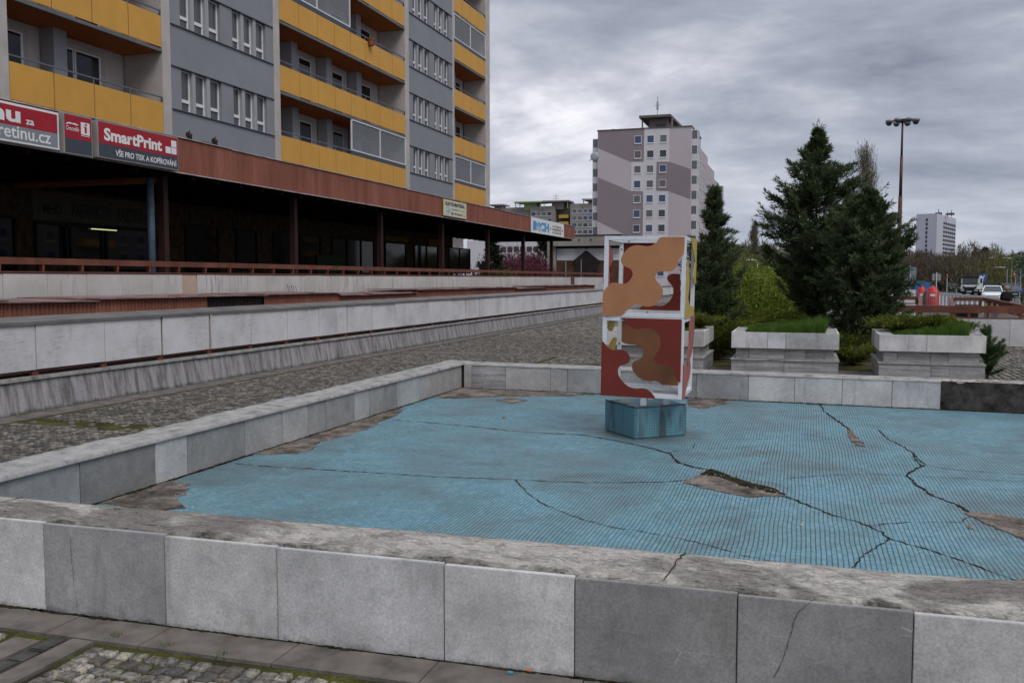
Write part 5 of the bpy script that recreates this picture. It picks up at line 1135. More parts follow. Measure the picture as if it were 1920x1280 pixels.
# distant low white block seen under the canopy
dw = thing('low_building', 'long low white building with a band of windows behind the purple blossom', 'building', (-60, 150, 0))
a, b = U(915, 0, y=150).x, U(1026, 0, y=150).x; m = MB(); m.box(a-4, b+4, 150, 160, -.6, ZF(150, 447)); m.build('wall', 'offwhite', dw)
for i in range(9): xx = a+(b-a)*i/9; m = MB(); m.box(xx, xx+.9, 149.93, 149.995, ZF(150, 470), ZF(150, 460)); m.build('window', 'glass', dw)
# ================================================================== WHITE HOTEL TOWER
hf = 645.0
ht = thing('hotel_tower', 'tall white slab tower with dark loggia grid standing far off beyond the bare woods', 'tower', (*FR(hf, 1750), 0))
c0, c1, c2 = FR(hf, 1713), FR(hf*0.985, 1751.5), FR(hf*1.075, 1787)
def vface(p, q_, za, zb, out, nm, mat, d=0.0):
    m = MB(); u = Vector((q_[0]-p[0], q_[1]-p[1], 0)).normalized(); n = Vector((u.y, -u.x, 0))*out
    P0 = Vector((p[0], p[1], 0)); P1 = Vector((q_[0], q_[1], 0)); m.add([P0+n*d+Vector((0, 0, za)), P1+n*d+Vector((0, 0, za)), P1+n*d+Vector((0, 0, zb)), P0+n*d+Vector((0, 0, zb)), P0-n*.5+Vector((0, 0, za)), P1-n*.5+Vector((0, 0, za)), P1-n*.5+Vector((0, 0, zb)), P0-n*.5+Vector((0, 0, zb))], [(0, 1, 2, 3), (7, 6, 5, 4), (0, 4, 5, 1), (1, 5, 6, 2), (2, 6, 7, 3), (3, 7, 4, 0)]); return m.build(nm, mat, ht)
zt_ = ZF(hf, 403); back = (c0[0]+(c2[0]-c1[0]), c0[1]+(c2[1]-c1[1]))
m = MB(); m.add([(x, y, z) for z in (-.6, zt_) for x, y in (c0, c1, c2, back)], [(0, 3, 2, 1), (4, 5, 6, 7), (0, 1, 5, 4), (1, 2, 6, 5), (2, 3, 7, 6), (3, 0, 4, 7)]); m.build('wall', 'hotel', ht)
def lerp2(a, b, t): return (a[0]+(b[0]-a[0])*t, a[1]+(b[1]-a[1])*t)
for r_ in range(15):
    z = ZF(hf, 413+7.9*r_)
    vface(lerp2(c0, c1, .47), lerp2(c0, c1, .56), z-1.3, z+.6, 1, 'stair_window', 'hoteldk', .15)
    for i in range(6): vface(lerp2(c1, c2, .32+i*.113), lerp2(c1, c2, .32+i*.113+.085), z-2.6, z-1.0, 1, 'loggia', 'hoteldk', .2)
for cxp, s_ in ((1754, 2.2), (1771, 1.5), (1778, 1.9)):
    q = FR(hf*1.02, cxp); m = MB(); m.bar((q[0]-s_, q[1], zt_+s_*.6), (q[0]+s_, q[1], zt_+s_*.6), s_*.5, s_*.8); m.tube([(q[0], q[1], zt_-1), (q[0], q[1], zt_+s_*2)], .25, 4); m.build('roof_aerial', 'hoteldk', ht)
# ================================================================== PLANTERS
def planter(x0, x1, y0, y1, label, cut, seed):
    rr = random.Random(seed); t = thing('planter', label, 'planter', ((x0+x1)/2, (y0+y1)/2, 0), 'stone planters behind the basin')
    o = .04; ZB, ZN, ZP = .30, .47, .73
    def ringslabs(nm, mat, a0, a1, b0, b1, z0, z1, cuts, tones_, th=.035):
        cs = [a0]+cuts+[a1]
        for i, (p, q) in enumerate(zip(cs, cs[1:])):
            m = MB(); m.box(p+.002, q-.002, b0, b0+th, z0, z1); m.build(nm, mat, t, bevel=.003, color=tone(tones_[i % len(tones_)], rr.random()))
        for xa, xb in ((a0, a0+th), (a1-th, a1)):
            n = 2
            for i in range(n):
                p, q = b0+th+.002+(b1-b0-th)*i/n, b0+th+(b1-b0-th)*(i+1)/n-.002; m = MB(); m.box(xa, xb, p, q, z0, z1); m.build(nm, mat, t, bevel=.003, color=tone(tones_[(i+1) % len(tones_)]*.95, rr.random()))
        m = MB(); m.box(a0+th+.002, a1-th-.002, b1-th, b1, z0, z1); m.build(nm, mat, t, color=tone(.3))
    ringslabs('base_slab', 'veined', x0, x1, y0, y1, .012, ZB-.03, [(x0+x1)/2], [.33, .31])
    m = MB(); m.box(x0-.012, x1+.012, y0-.012, y0+.10, ZB-.029, ZB); m.box(x0-.012, x0+.10, y0+.102, y1, ZB-.029, ZB); m.box(x1-.10, x1+.012, y0+.102, y1, ZB-.029, ZB); m.build('base_ledge', 'coping2', t, bevel=.004)
    ringslabs('neck_slab', 'veined', x0+o+.03, x1-o-.03, y0+o+.03, y1-o-.03, ZB+.001, ZN, [x0+.27, (x0+x1)/2, x1-.5], [.34, .36, .33])
    ringslabs('rim_slab', 'slab', x0-.003, x1+.003, y0-.003, y1+.003, ZN+.001, ZP, cut, [.50, .52, .40])
    m = MB(); m.box(x0+.12, x1-.12, y0+.12, y1-.06, .02, ZN-.02); m.build('core', 'coping', t)
    tw_ = .22
    m = MB(); m.box(x0+.034, x1-.034, y0+.034, y0+.12, ZN, ZP-.008); m.box(x0+.034, x0+tw_, y0+.122, y1-.04, ZN, ZP-.008); m.box(x1-tw_, x1-.034, y0+.122, y1-.04, ZN, ZP-.008); m.box(x0+tw_+.002, x1-tw_-.002, y1-.14, y1-.04, ZN, ZP-.008); m.build('rim_top', 'coping2', t, bevel=.004)
    m = MB(); m.box(x0+tw_, x1-tw_, y0+.12, y1-.14, ZN-.05, ZP-.04); m.build('soil', 'moss', t)
    return t
planter(-3.24, -1.58, 15.2, 16.9, 'stone planter with creeping juniper, partly hidden behind the cube sculpture', [-2.6, -2.1], 1)
planter(-1.13, 0.53, 15.2, 16.8, 'middle stone planter topped with bright green grass, cracked slab on its rim', [-.56, -.28], 2)
planter(1.12, 2.62, 15.2, 16.9, 'right stone planter with grass and creeping juniper, beside the small pine', [1.80], 3)
def grass_area(name, x0, x1, y0, y1, z, n, hmin, hmax, seed, label, wid=.008):
    r = np.random.default_rng(seed); P = np.stack([r.uniform(x0, x1, n), r.uniform(y0, y1, n), np.full(n, z)], 1); q = np.array([mnoise.noise((a*9, b*9, seed)) for a, b in P[:, :2]]); V, F, T = blades(P, hmin, hmax, wid, seed, .6); s3 = np.clip(.85+q*.8, .5, 1.2); V = V.reshape(-1, 3, 3); V[:, 2] = V[:, 0]*.5+V[:, 1]*.5+(V[:, 2]-(V[:, 0]+V[:, 1])/2)*s3[:, None]; V = V.reshape(-1, 3); T = np.clip(T*.75+q*.5+.1, 0, 1)
    npmesh(name, V, F, 'grass', tint=T*.85, kind='stuff', label=label, cat='grass')
grass_area('grass', -.91, .31, 15.33, 16.62, .685, 18000, .10, .26, 31, 'lush grass filling the middle stone planter')
grass_area('grass', 1.34, 2.40, 15.33, 16.2, .685, 12000, .05, .24, 32, 'lush grass filling the front of the right stone planter')
grass_area('grass', -3.0, -1.8, 15.33, 16.6, .685, 9000, .03, .10, 33, 'sparse grass in the planter behind the sculpture')
p = U(1537, 604, y=15.9); m = MB(); m.ball((p.x, p.y, p.z), .022, 8, 5, (1, 1, .5)); m.build('dandelion', plain('dandelion_yellow', (0.75, 0.55, 0.02), .7), None, loc=(p.x, p.y, p.z), label='single yellow dandelion flower in the middle planter', cat='flower')
# ================================================================== VEGETATION BUILDERS
def kites(C, D, length, width, rg):
    n = len(C); R = rg.normal(size=(n, 3)); Sd = np.cross(D, R); Sd /= np.linalg.norm(Sd, axis=1, keepdims=True)+1e-9
    l = length*rg.uniform(.6, 1.4, (n, 1)); w = width*rg.uniform(.6, 1.4, (n, 1))
    V = np.stack([C, C+D*l*.4+Sd*w/2, C+D*l, C+D*l*.4-Sd*w/2], 1).reshape(-1, 3); return V, np.arange(n*4).reshape(-1, 4)
def nrm(v): return v/(np.linalg.norm(v, axis=1, keepdims=True)+1e-9)
def juniper(name, label, cat, loc, H, R, prof, seed, nb=240, per=300, leaf=.10, wid=.016, mat='juniper', rise=(.5, 1.1), tipgap=.0, lean=(0, 0), spire=0.0, base=0.02, group=None, tints=(.0, 1.0)):
    rg = np.random.default_rng(seed); root = thing(name, label, cat, loc, group); 
    m = MB(); pts = [(loc[0]+lean[0]*t*t*H, loc[1]+lean[1]*t*t*H, loc[2]-.1+H*.97*t) for t in np.linspace(0, 1, 9)]; m.tube(pts, [max(.006, .05*H/4*(1-t)**1.1) for t in np.linspace(0, 1, 9)], 7); m.build('trunk', 'bark', root)
    C, D, T, BR = [], [], [], []
    for b in range(nb):
        h = base+(1-base)*rg.random()**.85; r = R*np.interp(h, [p[0] for p in prof], [p[1] for p in prof]); L = r*rg.choice([rg.uniform(.35, .8), rg.uniform(.8, 1.08)])
        az = rg.uniform(0, 2*math.pi); rs = rg.uniform(*rise)*(1-.3*h); o = np.array([lean[0]*h*h*H, lean[1]*h*h*H, H*h-rs*L*.55])
        o[2] = max(o[2], .06); out = np.array([math.cos(az), math.sin(az), 0.0]); side = np.array([-out[1], out[0], 0])
        BR.append((o, o+out*L*.9+np.array([0, 0, rs*L*.75]), L))
        ns = 9 if L > .3 else 4; tb = rg.uniform(.15, 1, ns); k = max(6, int(per/ns*(.35+.9*min(1, L/R))))
        tone_b = rg.uniform(.15, .75)
        for t0 in tb:
            p0 = o+out*L*t0+np.array([0, 0, rs*L*(t0**1.5)]); sd = out*rg.uniform(.4, 1.1)+side*rg.uniform(-.7, .7)+np.array([0, 0, rg.uniform(.1, .85)]); sd /= np.linalg.norm(sd); sl = L*rg.uniform(.18, .38)+.05
            u = rg.uniform(0, 1, (k, 1)); c = p0+sd*u*sl+rg.normal(0, 1, (k, 3))*(.012+.040*sl)*(1.25-u); d = nrm(sd+rg.normal(0, .5, (k, 3))+np.array([0, 0, .25]))
            C.append(c); D.append(d); T.append(np.clip(tone_b+rg.normal(0, .16, k)+.25*(u[:, 0]-.5), 0, 1))
    if spire:
        for s_ in range(5):
            k = 26; t = rg.uniform(.0, 1, (k, 1)); a = rg.uniform(0, 6.28); c = np.array([lean[0]*H, lean[1]*H, H*.96])+np.concatenate([np.cos(a)*.10*t, np.sin(a)*.10*t, spire*t*rg.uniform(.6, 1)], 1)+rg.normal(0, .018, (k, 3)); C.append(c); D.append(nrm(np.array([[math.cos(a)*.5, math.sin(a)*.5, 1]])+rg.normal(0, .5, (k, 3)))); T.append(rg.uniform(.2, .7, k))
    C = np.concatenate(C); D = np.concatenate(D); T = np.concatenate(T); C[:, 2] = np.maximum(C[:, 2], .03)
    V, F = kites(C, D, leaf, wid, rg); T = tints[0]+T*(tints[1]-tints[0]); npmesh('crown', V, F, mat, root, T)
    lim = MB()
    for o, e_, L in BR[::3]:
        if L > .15: lim.tube([tuple(np.array(loc)+o), tuple(np.array(loc)+(o+e_)/2-np.array([0, 0, .05*L])), tuple(np.array(loc)+e_)], [.016*H/4, .010*H/4, .004], 4)
    if lim.v: lim.build('branches', 'bark', root)
    return root
PF1 = [(0, .55), (.12, .95), (.3, 1.0), (.45, .92), (.6, .70), (.75, .45), (.9, .18), (1, .03)]
PF2 = [(0, .62), (.15, .9), (.35, 1.0), (.55, .86), (.72, .58), (.86, .32), (1, .04)]
c = FR(18.6, 1338); juniper('juniper', 'dark slender juniper standing directly right of the cube sculpture', 'conifer', (c[0], c[1], 0), 3.4, .60, [(0, .8), (.3, 1.0), (.5, .95), (.62, .75), (.75, .45), (.88, .2), (1, .03)], 21, nb=200, per=270, rise=(.6, 1.5), spire=.22, lean=(-.01, 0))
c = FR(19.4, 1528); juniper('juniper', 'tallest dark juniper with a ragged pointed top behind the middle planter', 'conifer', (c[0], c[1], 0), 4.68, 1.08, [(0, .2), (.15, .38), (.27, .62), (.4, .86), (.5, .97), (.6, 1.0), (.76, .66), (.85, .40), (.94, .12), (1, .02)], 22, nb=420, per=340, rise=(.35, 1.0), spire=.42, lean=(-.004, 0))
c = FR(17.9, 1622); juniper('juniper', 'broad dark juniper reaching the ground between the middle and right planters', 'conifer', (c[0], c[1], 0), 3.3, .80, [(0, .42), (.08, .6), (.2, .88), (.35, 1.0), (.5, 1.0), (.7, .88), (.85, .5), (.96, .15), (1, .05)], 23, nb=370, per=340, rise=(.6, 1.3), spire=.12)
def carpet(name, label, spots, seed, h=.45, n=9000, mat='carpet', leaf=.075, wid=.012, cat='shrub', z0=0.0):
    rg = np.random.default_rng(seed); cx_ = sum(s[0] for s in spots)/len(spots); cy_ = sum(s[1] for s in spots)/len(spots); root = thing(name, label, cat, (cx_, cy_, z0)); C, D, T = [], [], []
    st_ = MB()
    for (x, y, r, hh) in spots:
        nb = 34
        for b in range(nb):
            a = rg.uniform(0, 6.28); L = r*rg.uniform(.5, 1.1); k = n//(nb*len(spots)); u = rg.uniform(0.05, 1, (k, 1))**.8; out = np.array([math.cos(a), math.sin(a), 0]); hb = hh*rg.uniform(.5, 1.15)
            z = hb*(np.sin(np.clip(u*1.9, 0, 3.0)))*.9+.02; c = np.array([x-cx_, y-cy_, 0])+out*u*L; c[:, 2:] += z; c += rg.normal(0, .03+.05*r, (k, 3))*np.array([1, 1, .35])
            C.append(c); D.append(nrm(out+rg.normal(0, .55, (k, 3))+np.array([0, 0, .45]))); T.append(np.clip(rg.uniform(.1, .8)+rg.normal(0, .18, k), 0, 1))
            if b % 4 == 0: st_.tube([(x, y, z0), (x+out[0]*L*.5, y+out[1]*L*.5, z0+hb*.6), (x+out[0]*L, y+out[1]*L, z0+hb*.7)], [.012, .008, .003], 4)
    C = np.concatenate(C); D = np.concatenate(D); T = np.concatenate(T); C[:, 2] = np.maximum(C[:, 2], .02); V, F = kites(C, D, leaf, wid, rg); npmesh('foliage', V, F, mat, root, T); st_.build('stems', 'bark', root)
def G(px, py, f):    # ground spot seen at column px at forward distance f
    c = FR(f, px); return c
def sp(px, f, r, h): c = FR(f, px); return (c[0], c[1], r, h)
carpet('creeping_juniper', 'yellow-green creeping juniper spreading behind and left of the middle planter', [sp(1300, 18.3, .8, .85), sp(1345, 17.6, .8, .72), sp(1385, 18.6, .9, .88), sp(1440, 19.0, .9, .85), sp(1480, 18.6, .7, .80), sp(1270, 18.8, .8, .8)], 41, n=70000)
carpet('creeping_juniper', 'low olive creeping juniper in the dark gap between the middle and right planters', [sp(1590, 17.4, .55, .5), sp(1600, 16.7, .4, .32), sp(1575, 17.9, .5, .6)], 42, n=16000)
carpet('creeping_juniper', 'yellow-green creeping juniper growing out of the right planter', [(1.5, 16.35, .45, .24), (1.9, 16.45, .5, .27), (2.25, 16.4, .38, .16)], 43, n=22000, z0=.68)
carpet('creeping_juniper', 'small clump of creeping juniper in the planter behind the sculpture', [(-2.2, 16.2, .5, .25), (-1.85, 16.3, .4, .22)], 44, n=9000, z0=.68)
carpet('grey_shrub', 'low dark twiggy shrub behind the right planter against the white wall', [sp(1775, 18.4, .35, .70), sp(1808, 18.4, .3, .66)], 45, n=1600, mat='juniper')
# small pine beside the right planter
def pine(loc, H, seed):
    rg = np.random.default_rng(seed); root = thing('young_pine', 'small young pine with upright needle shoots at the right corner of the right planter', 'pine', loc); m = MB(); C, D, T = [], [], []
    m.tube([(loc[0], loc[1], loc[2]), (loc[0]+.02, loc[1], loc[2]+H)], [.014, .005], 6); shoots = [((0, 0, H*.2), (0, 0, H*.98))]
    for i in range(38):
        h = H*rg.uniform(.05, .85); a = rg.uniform(0, 6.28); L = .24*(1.15-h/H)+.06; shoots.append(((0, 0, h), (math.cos(a)*L, math.sin(a)*L, h+L*rg.uniform(.35, .9))))
    for a, b in shoots:
        a = np.array(a); b = np.array(b); k = int(1500*np.linalg.norm(b-a))+60; u = rg.uniform(.1, 1, (k, 1)); c = a+(b-a)*u; d = nrm((b-a)/np.linalg.norm(b-a)*.8+rg.normal(0, .6, (k, 3))); C.append(c); D.append(d); T.append(rg.uniform(0, 1, k)); m.tube([tuple(np.array(loc)+a), tuple(np.array(loc)+b)], [.006, .003], 4)
    V, F = kites(np.concatenate(C), np.concatenate(D), .06, .004, rg); npmesh('needles', V, F, 'pine', root, np.concatenate(T)); m.build('trunk', 'bark', root)
p_ = U(1853, 664, y=15.6); pine((p_.x, 15.6, 0.0), .88, 51)
# ---- leafy bushes made of many small leaves round thin stems
def bush(name, label, cat, loc, rx, rz_, seed, n, mat, leaf, wid, upw=.6, stems=40, jag=.25, group=None):
    rg = np.random.default_rng(seed); root = thing(name, label, cat, loc, group); m = MB(); C, D, T = [], [], []
    k = n//stems
    for s_ in range(stems):
        a = rg.uniform(0, 6.28); rr = rx*math.sqrt(rg.random()); top = np.array([math.cos(a)*rr, math.sin(a)*rr, rz_*(math.sqrt(max(0.05, 1-(rr/rx)**2*.8)))*rg.uniform(1-jag, 1.05)])
        bs = np.array([math.cos(a)*rr*.25, math.sin(a)*rr*.25, 0]); mid = (bs+top)/2+np.array([math.cos(a), math.sin(a), 0])*rr*.15
        u = rg.uniform(.12, 1, (k, 1)); c = (1-u)**2*bs+2*u*(1-u)*mid+u*u*top+rg.normal(0, 1, (k, 3))*rx*.11; d = nrm(rg.normal(0, 1, (k, 3))*.7+np.array([0, 0, upw])+c*np.array([.5, .5, 0])/rx); C.append(c); D.append(d); T.append(np.clip(rg.uniform(.15, .8)+rg.normal(0, .2, k), 0, 1))
        L0 = np.array(loc); m.tube([tuple(L0+bs), tuple(L0+mid), tuple(L0+top)], [.02*rz_/2, .012*rz_/2, .004], 4)
    C = np.concatenate(C); C[:, 2] = np.maximum(C[:, 2], .02); V, F = kites(C, np.concatenate(D), leaf, wid, rg); npmesh('foliage', V, F, mat, root, np.concatenate(T)); m.build('stems', 'bark', root); return root
c = FR(30, 1412); bush('willow_bush', 'rounded yellow-green spring bush between the slender juniper and the tallest one', 'bush', (c[0], c[1], -.5), 1.9, 2.75, 61, 90000, 'willow', .10, .028, stems=150)
c = FR(31, 1462); bush('willow_bush', 'lower yellow-green spring bush tucked against the tallest juniper', 'bush', (c[0], c[1], -.5), 1.2, 2.5, 62, 26000, 'willow', .09, .022, stems=60)
c = FR(68, 985); bush('blossom_tree', 'purple-pink blossoming tree seen under the far end of the canopy', 'tree', (c[0]-1, c[1], .2), 3.2, 3.6, 63, 26000, 'plum', .16, .05, stems=110, upw=.9)
c = FR(71, 1015); bush('blossom_tree', 'purple-pink blossoming tree half hidden behind the last canopy post', 'tree', (c[0]-1.4, c[1], .2), 2.6, 3.3, 64, 16000, 'plum', .16, .05, stems=80, upw=.9)
c = FR(63, 942); bush('yellow_bush', 'small yellow-green bush behind the railing at the foot of the blossoming tree', 'bush', (c[0], c[1], .2), 1.5, 2.2, 65, 9000, 'willow', .10, .03, stems=40)
c = FR(66, 924); juniper('fir_tree', 'dark conifer at the dim far end of the shop gallery', 'conifer', (c[0], c[1], 0), 4.4, 1.1, PF1, 66, nb=90, per=120, leaf=.3, wid=.05, mat='spruce')
c = FR(95, 1018); juniper('fir_tree', 'dark conifer rising behind the blossoming trees next to the pavilion', 'conifer', (c[0], c[1], 0), 6.0, 1.8, PF1, 67, nb=90, per=120, leaf=.35, wid=.06, mat='spruce')
# ---- bare / budding trees
def bare(name, label, cat, loc, H, spread, seed, mat='twig', tmat='woodtwig', leafn=4000, leaf=.5, wid=.05, tint=(.0, .6), poplar=False, group=None, trunk=.16, frac=.25):
    rg = np.random.default_rng(seed); root = thing(name, label, cat, loc, group); m = MB(); L0 = Vector(loc); ends = []
    def grow(p, d, L, r, lv):
        q = p+d*L; m.tube([p, p.lerp(q, .5)+Vector(rg.normal(0, L*.03, 3)), q], [r, r*.8, r*.55], 4 if lv else 6)
        if lv >= 4 or L < H*.03: ends.append((q-L0, d)); return
        ends.append((q-L0, d))
        for i in range(int(rg.integers(2, 4))+(lv == 0)*2):
            ax = Vector(rg.normal(0, 1, 3)).normalized(); an = (rg.uniform(.12, .3) if poplar else rg.uniform(.3, .75)*spread); nd = (Matrix.Rotation(an, 3, ax) @ d); nd.z += .25 if not poplar else .5; nd.normalize(); grow(p.lerp(q, rg.uniform(.55, 1)), nd, L*rg.uniform(.6, .85), r*.55, lv+1)
    if poplar:
        m.tube([L0, L0+Vector((0, 0, H*.9))], [trunk, .03], 6)
        for i in range(46):
            h = H*rg.uniform(.12, .8); a = rg.uniform(0, 6.28); L = H*rg.uniform(.12, .26)*(1.15-h/H); out = Vector((math.cos(a), math.sin(a), 0)); p = L0+Vector((0, 0, h)); q = p+out*L*.30*spread+Vector((0, 0, L)); m.tube([p, p+out*L*.2*spread+Vector((0, 0, L*.35)), q], [trunk*.3, trunk*.2, .015], 4)
            for t in (.3, .5, .7, .85, 1): ends.append((p.lerp(q, t)-L0, (q-p).normalized()))
    else: grow(L0.copy(), Vector((0, 0, 1)), H*frac, trunk, 0)
    k = max(1, leafn//len(ends)); C = np.concatenate([np.array(e_[0])+rg.normal(0, H*(.018 if poplar else .035), (k, 3)) for e_ in ends]); D = np.concatenate([nrm(np.array(e_[1])+rg.normal(0, .25 if poplar else .6, (k, 3))+np.array([0, 0, .3])) for e_ in ends])
    V, F = kites(C, D, leaf, wid, rg); npmesh('crown', V, F, tmat, root, tint[0]+rg.random(len(C))*(tint[1]-tint[0])); m.build('trunk', mat, root); return root
c = FR(62, 1617); bare('poplar', 'tall narrow bare poplar rising behind the two big junipers', 'tree', (c[0], c[1], -.6), (ZF(62, 246)+.6)*1.04, 0.75, 71, tmat='poplar', leafn=9000, leaf=.35, wid=.022, tint=(0, 1), poplar=True, trunk=.12)
c = FR(62, 1586); bare('poplar', 'shorter bare poplar just left of the tall one, behind the junipers', 'tree', (c[0], c[1], -.6), (ZF(62, 320)+.6)*1.04, 0.7, 72, tmat='poplar', leafn=4500, leaf=.35, wid=.022, tint=(0, 1), poplar=True, trunk=.10)
c = FR(110, 1411); bare('poplar', 'distant bare poplar in the open sky between the junipers', 'tree', (c[0], c[1], -.6), (ZF(110, 411)+.6)*1.04, 0.75, 73, tmat='poplar', leafn=6000, leaf=.5, wid=.035, tint=(0, 1), poplar=True, trunk=.2)
c = FR(100, 1437); juniper('spruce', 'small dark spruce beyond the yellow-green bush', 'conifer', (c[0], c[1], -.6), ZF(100, 463)+.6, 1.1, PF1, 74, nb=90, per=90, leaf=.35, wid=.07, mat='spruce', rise=(.1, .4))
c = FR(180, 1826); juniper('spruce', 'dark broad spruce on the skyline right of the white tower', 'conifer', (c[0], c[1], -.6), ZF(180, 468)+.6, 2.2, PF1, 75, nb=80, per=80, leaf=.7, wid=.14, mat='spruce', rise=(.1, .4))
c = FR(170, 1843); juniper('spruce', 'dark pointed spruce on the skyline, the right one of the pair', 'conifer', (c[0], c[1], -.6), ZF(170, 468)+.6, 1.5, PF1, 76, nb=80, per=80, leaf=.7, wid=.14, mat='spruce', rise=(.1, .4))
c = FR(150, 1782); bush('greening_tree', 'yellow-green budding tree in front of the white tower', 'tree', (c[0], c[1], -.6), 3.1, ZF(150, 474)+.6, 77, 9000, 'woodtwig', .5, .09, stems=60)
c = FR(160, 1834); bare('birch', 'pale bare birch standing above the woods behind the truck', 'tree', (c[0], c[1], -.6), ZF(160, 456)+.6, .7, 78, leafn=1500, leaf=.7, wid=.03, tint=(.3, .6), frac=.3)
c = FR(120, 1745); bare('bare_tree', 'thin bare tree crossing the foot of the white tower', 'tree', (c[0], c[1], -.6), ZF(120, 470)+.6, .8, 79, leafn=900, leaf=.7, wid=.02, tint=(.1, .5), trunk=.08)
# far woods as one mass
def woods():
    rg = np.random.default_rng(90); C, D, T = [], [], []; m = MB()
    for i in range(420):
        px = rg.uniform(1370, 2030) if i % 8 else rg.uniform(1380, 1480); f = rg.uniform(140, 240); c = FR(f, px); top = ZF(f, np.interp(px, [1370, 1400, 1450, 1500, 1690, 1740, 1780, 1810, 1840, 1880, 1920, 2010], [484, 474, 482, 492, 490, 488, 496, 482, 480, 491, 486, 482]))+rg.normal(0, .8)+.3; H = top+.6
        g = np.clip((px-1790)/130, 0, 1)*.45+(.45 if 1380 < px < 1500 else 0)*rg.random()+rg.uniform(-.1, .15); k = 400; z = H*rg.uniform(.0, 1, (k, 1)); w = 3.4*np.sin(np.clip(z/H*2.6+.45, 0, 3.1)); a = rg.uniform(0, 6.28, (k, 1)); rr = w*np.sqrt(rg.random((k, 1)))
        C.append(np.concatenate([c[0]+np.cos(a)*rr, c[1]+np.sin(a)*rr, z-.6], 1)); D.append(nrm(rg.normal(0, .45, (k, 3))+np.array([0, 0, 1]))); T.append(np.clip(rg.uniform(.1, .55)+g+rg.normal(0, .10, k), 0, 1))
        if i % 2: m.tube([(c[0], c[1], -.6), (c[0]+rg.normal(0, .4), c[1], H*.9-.6)], [.16, .03], 4)
    V, F = kites(np.concatenate(C), np.concatenate(D), 1.1, .085, rg); npmesh('woodland', V, F, 'woodtwig', None, np.concatenate(T), kind='stuff', label='brown leafless woods along the horizon', cat='woods'); m.build('woodland', 'twig', kind='stuff', label='thin trunks of the leafless woods', cat='woods')
woods()
# leafy sapling at the right edge
c = FR(40, 1916); bare('sapling', 'young tree with small fresh leaves on bare branches at the right edge', 'tree', (c[0], c[1], -.6), ZF(40, 425)+.6, .8, 81, tmat='pine', leafn=700, leaf=.12, wid=.09, tint=(.2, 1), trunk=.045, frac=.33)
# dry stalks near the terrace wall
for k, (px, lab) in enumerate(((445, 'lone dry stalk in front of the white terrace wall, nearer one'), (541, 'bunch of dry seed stalks in front of the white terrace wall'), (556, 'single dry seed stalk right of the bunch at the terrace wall'))):
    p = U(px, 530, x=-12.85); root = thing('dry_stalk', lab, 'dry plant', (-12.85, p.y, 1.15)); m = MB()
    for j in range(1 if k != 1 else 4): dy = j*.09; h = (.30 if k else .22)*(.7+.3*random.random()); m.tube([(-12.85, p.y+dy, 1.1), (-12.83, p.y+dy-.05, 1.15+h*.6), (-12.82, p.y+dy-.10, 1.15+h)], [.006, .006, .010 if k else .004], 4)
    m.build('stalk', 'bark', root)
grass_area('grass', -6, 5.5, 24.3, 34, -.595, 14000, .08, .22, 95, 'rough grass on the lower ground behind the junipers', .03)
m = MB()
for (fa, pa, pb, wdt) in ((96, 1700, 1800, 14), (150, 1640, 1800, 10), (70, 1862, 1990, 7), (135, 1500, 1700, 40)):
    a = FR(fa, pa); b = FR(fa, pb); d = (Vector((*b, 0))-Vector((*a, 0))); n = Vector((-d.y, d.x, 0)).normalized()*wdt; P0 = Vector((*a, -.594)); P1 = Vector((*b, -.594)); m.quad(P0, P1, P1+n, P0+n)
m.build('lawn', 'lawn', kind='structure')
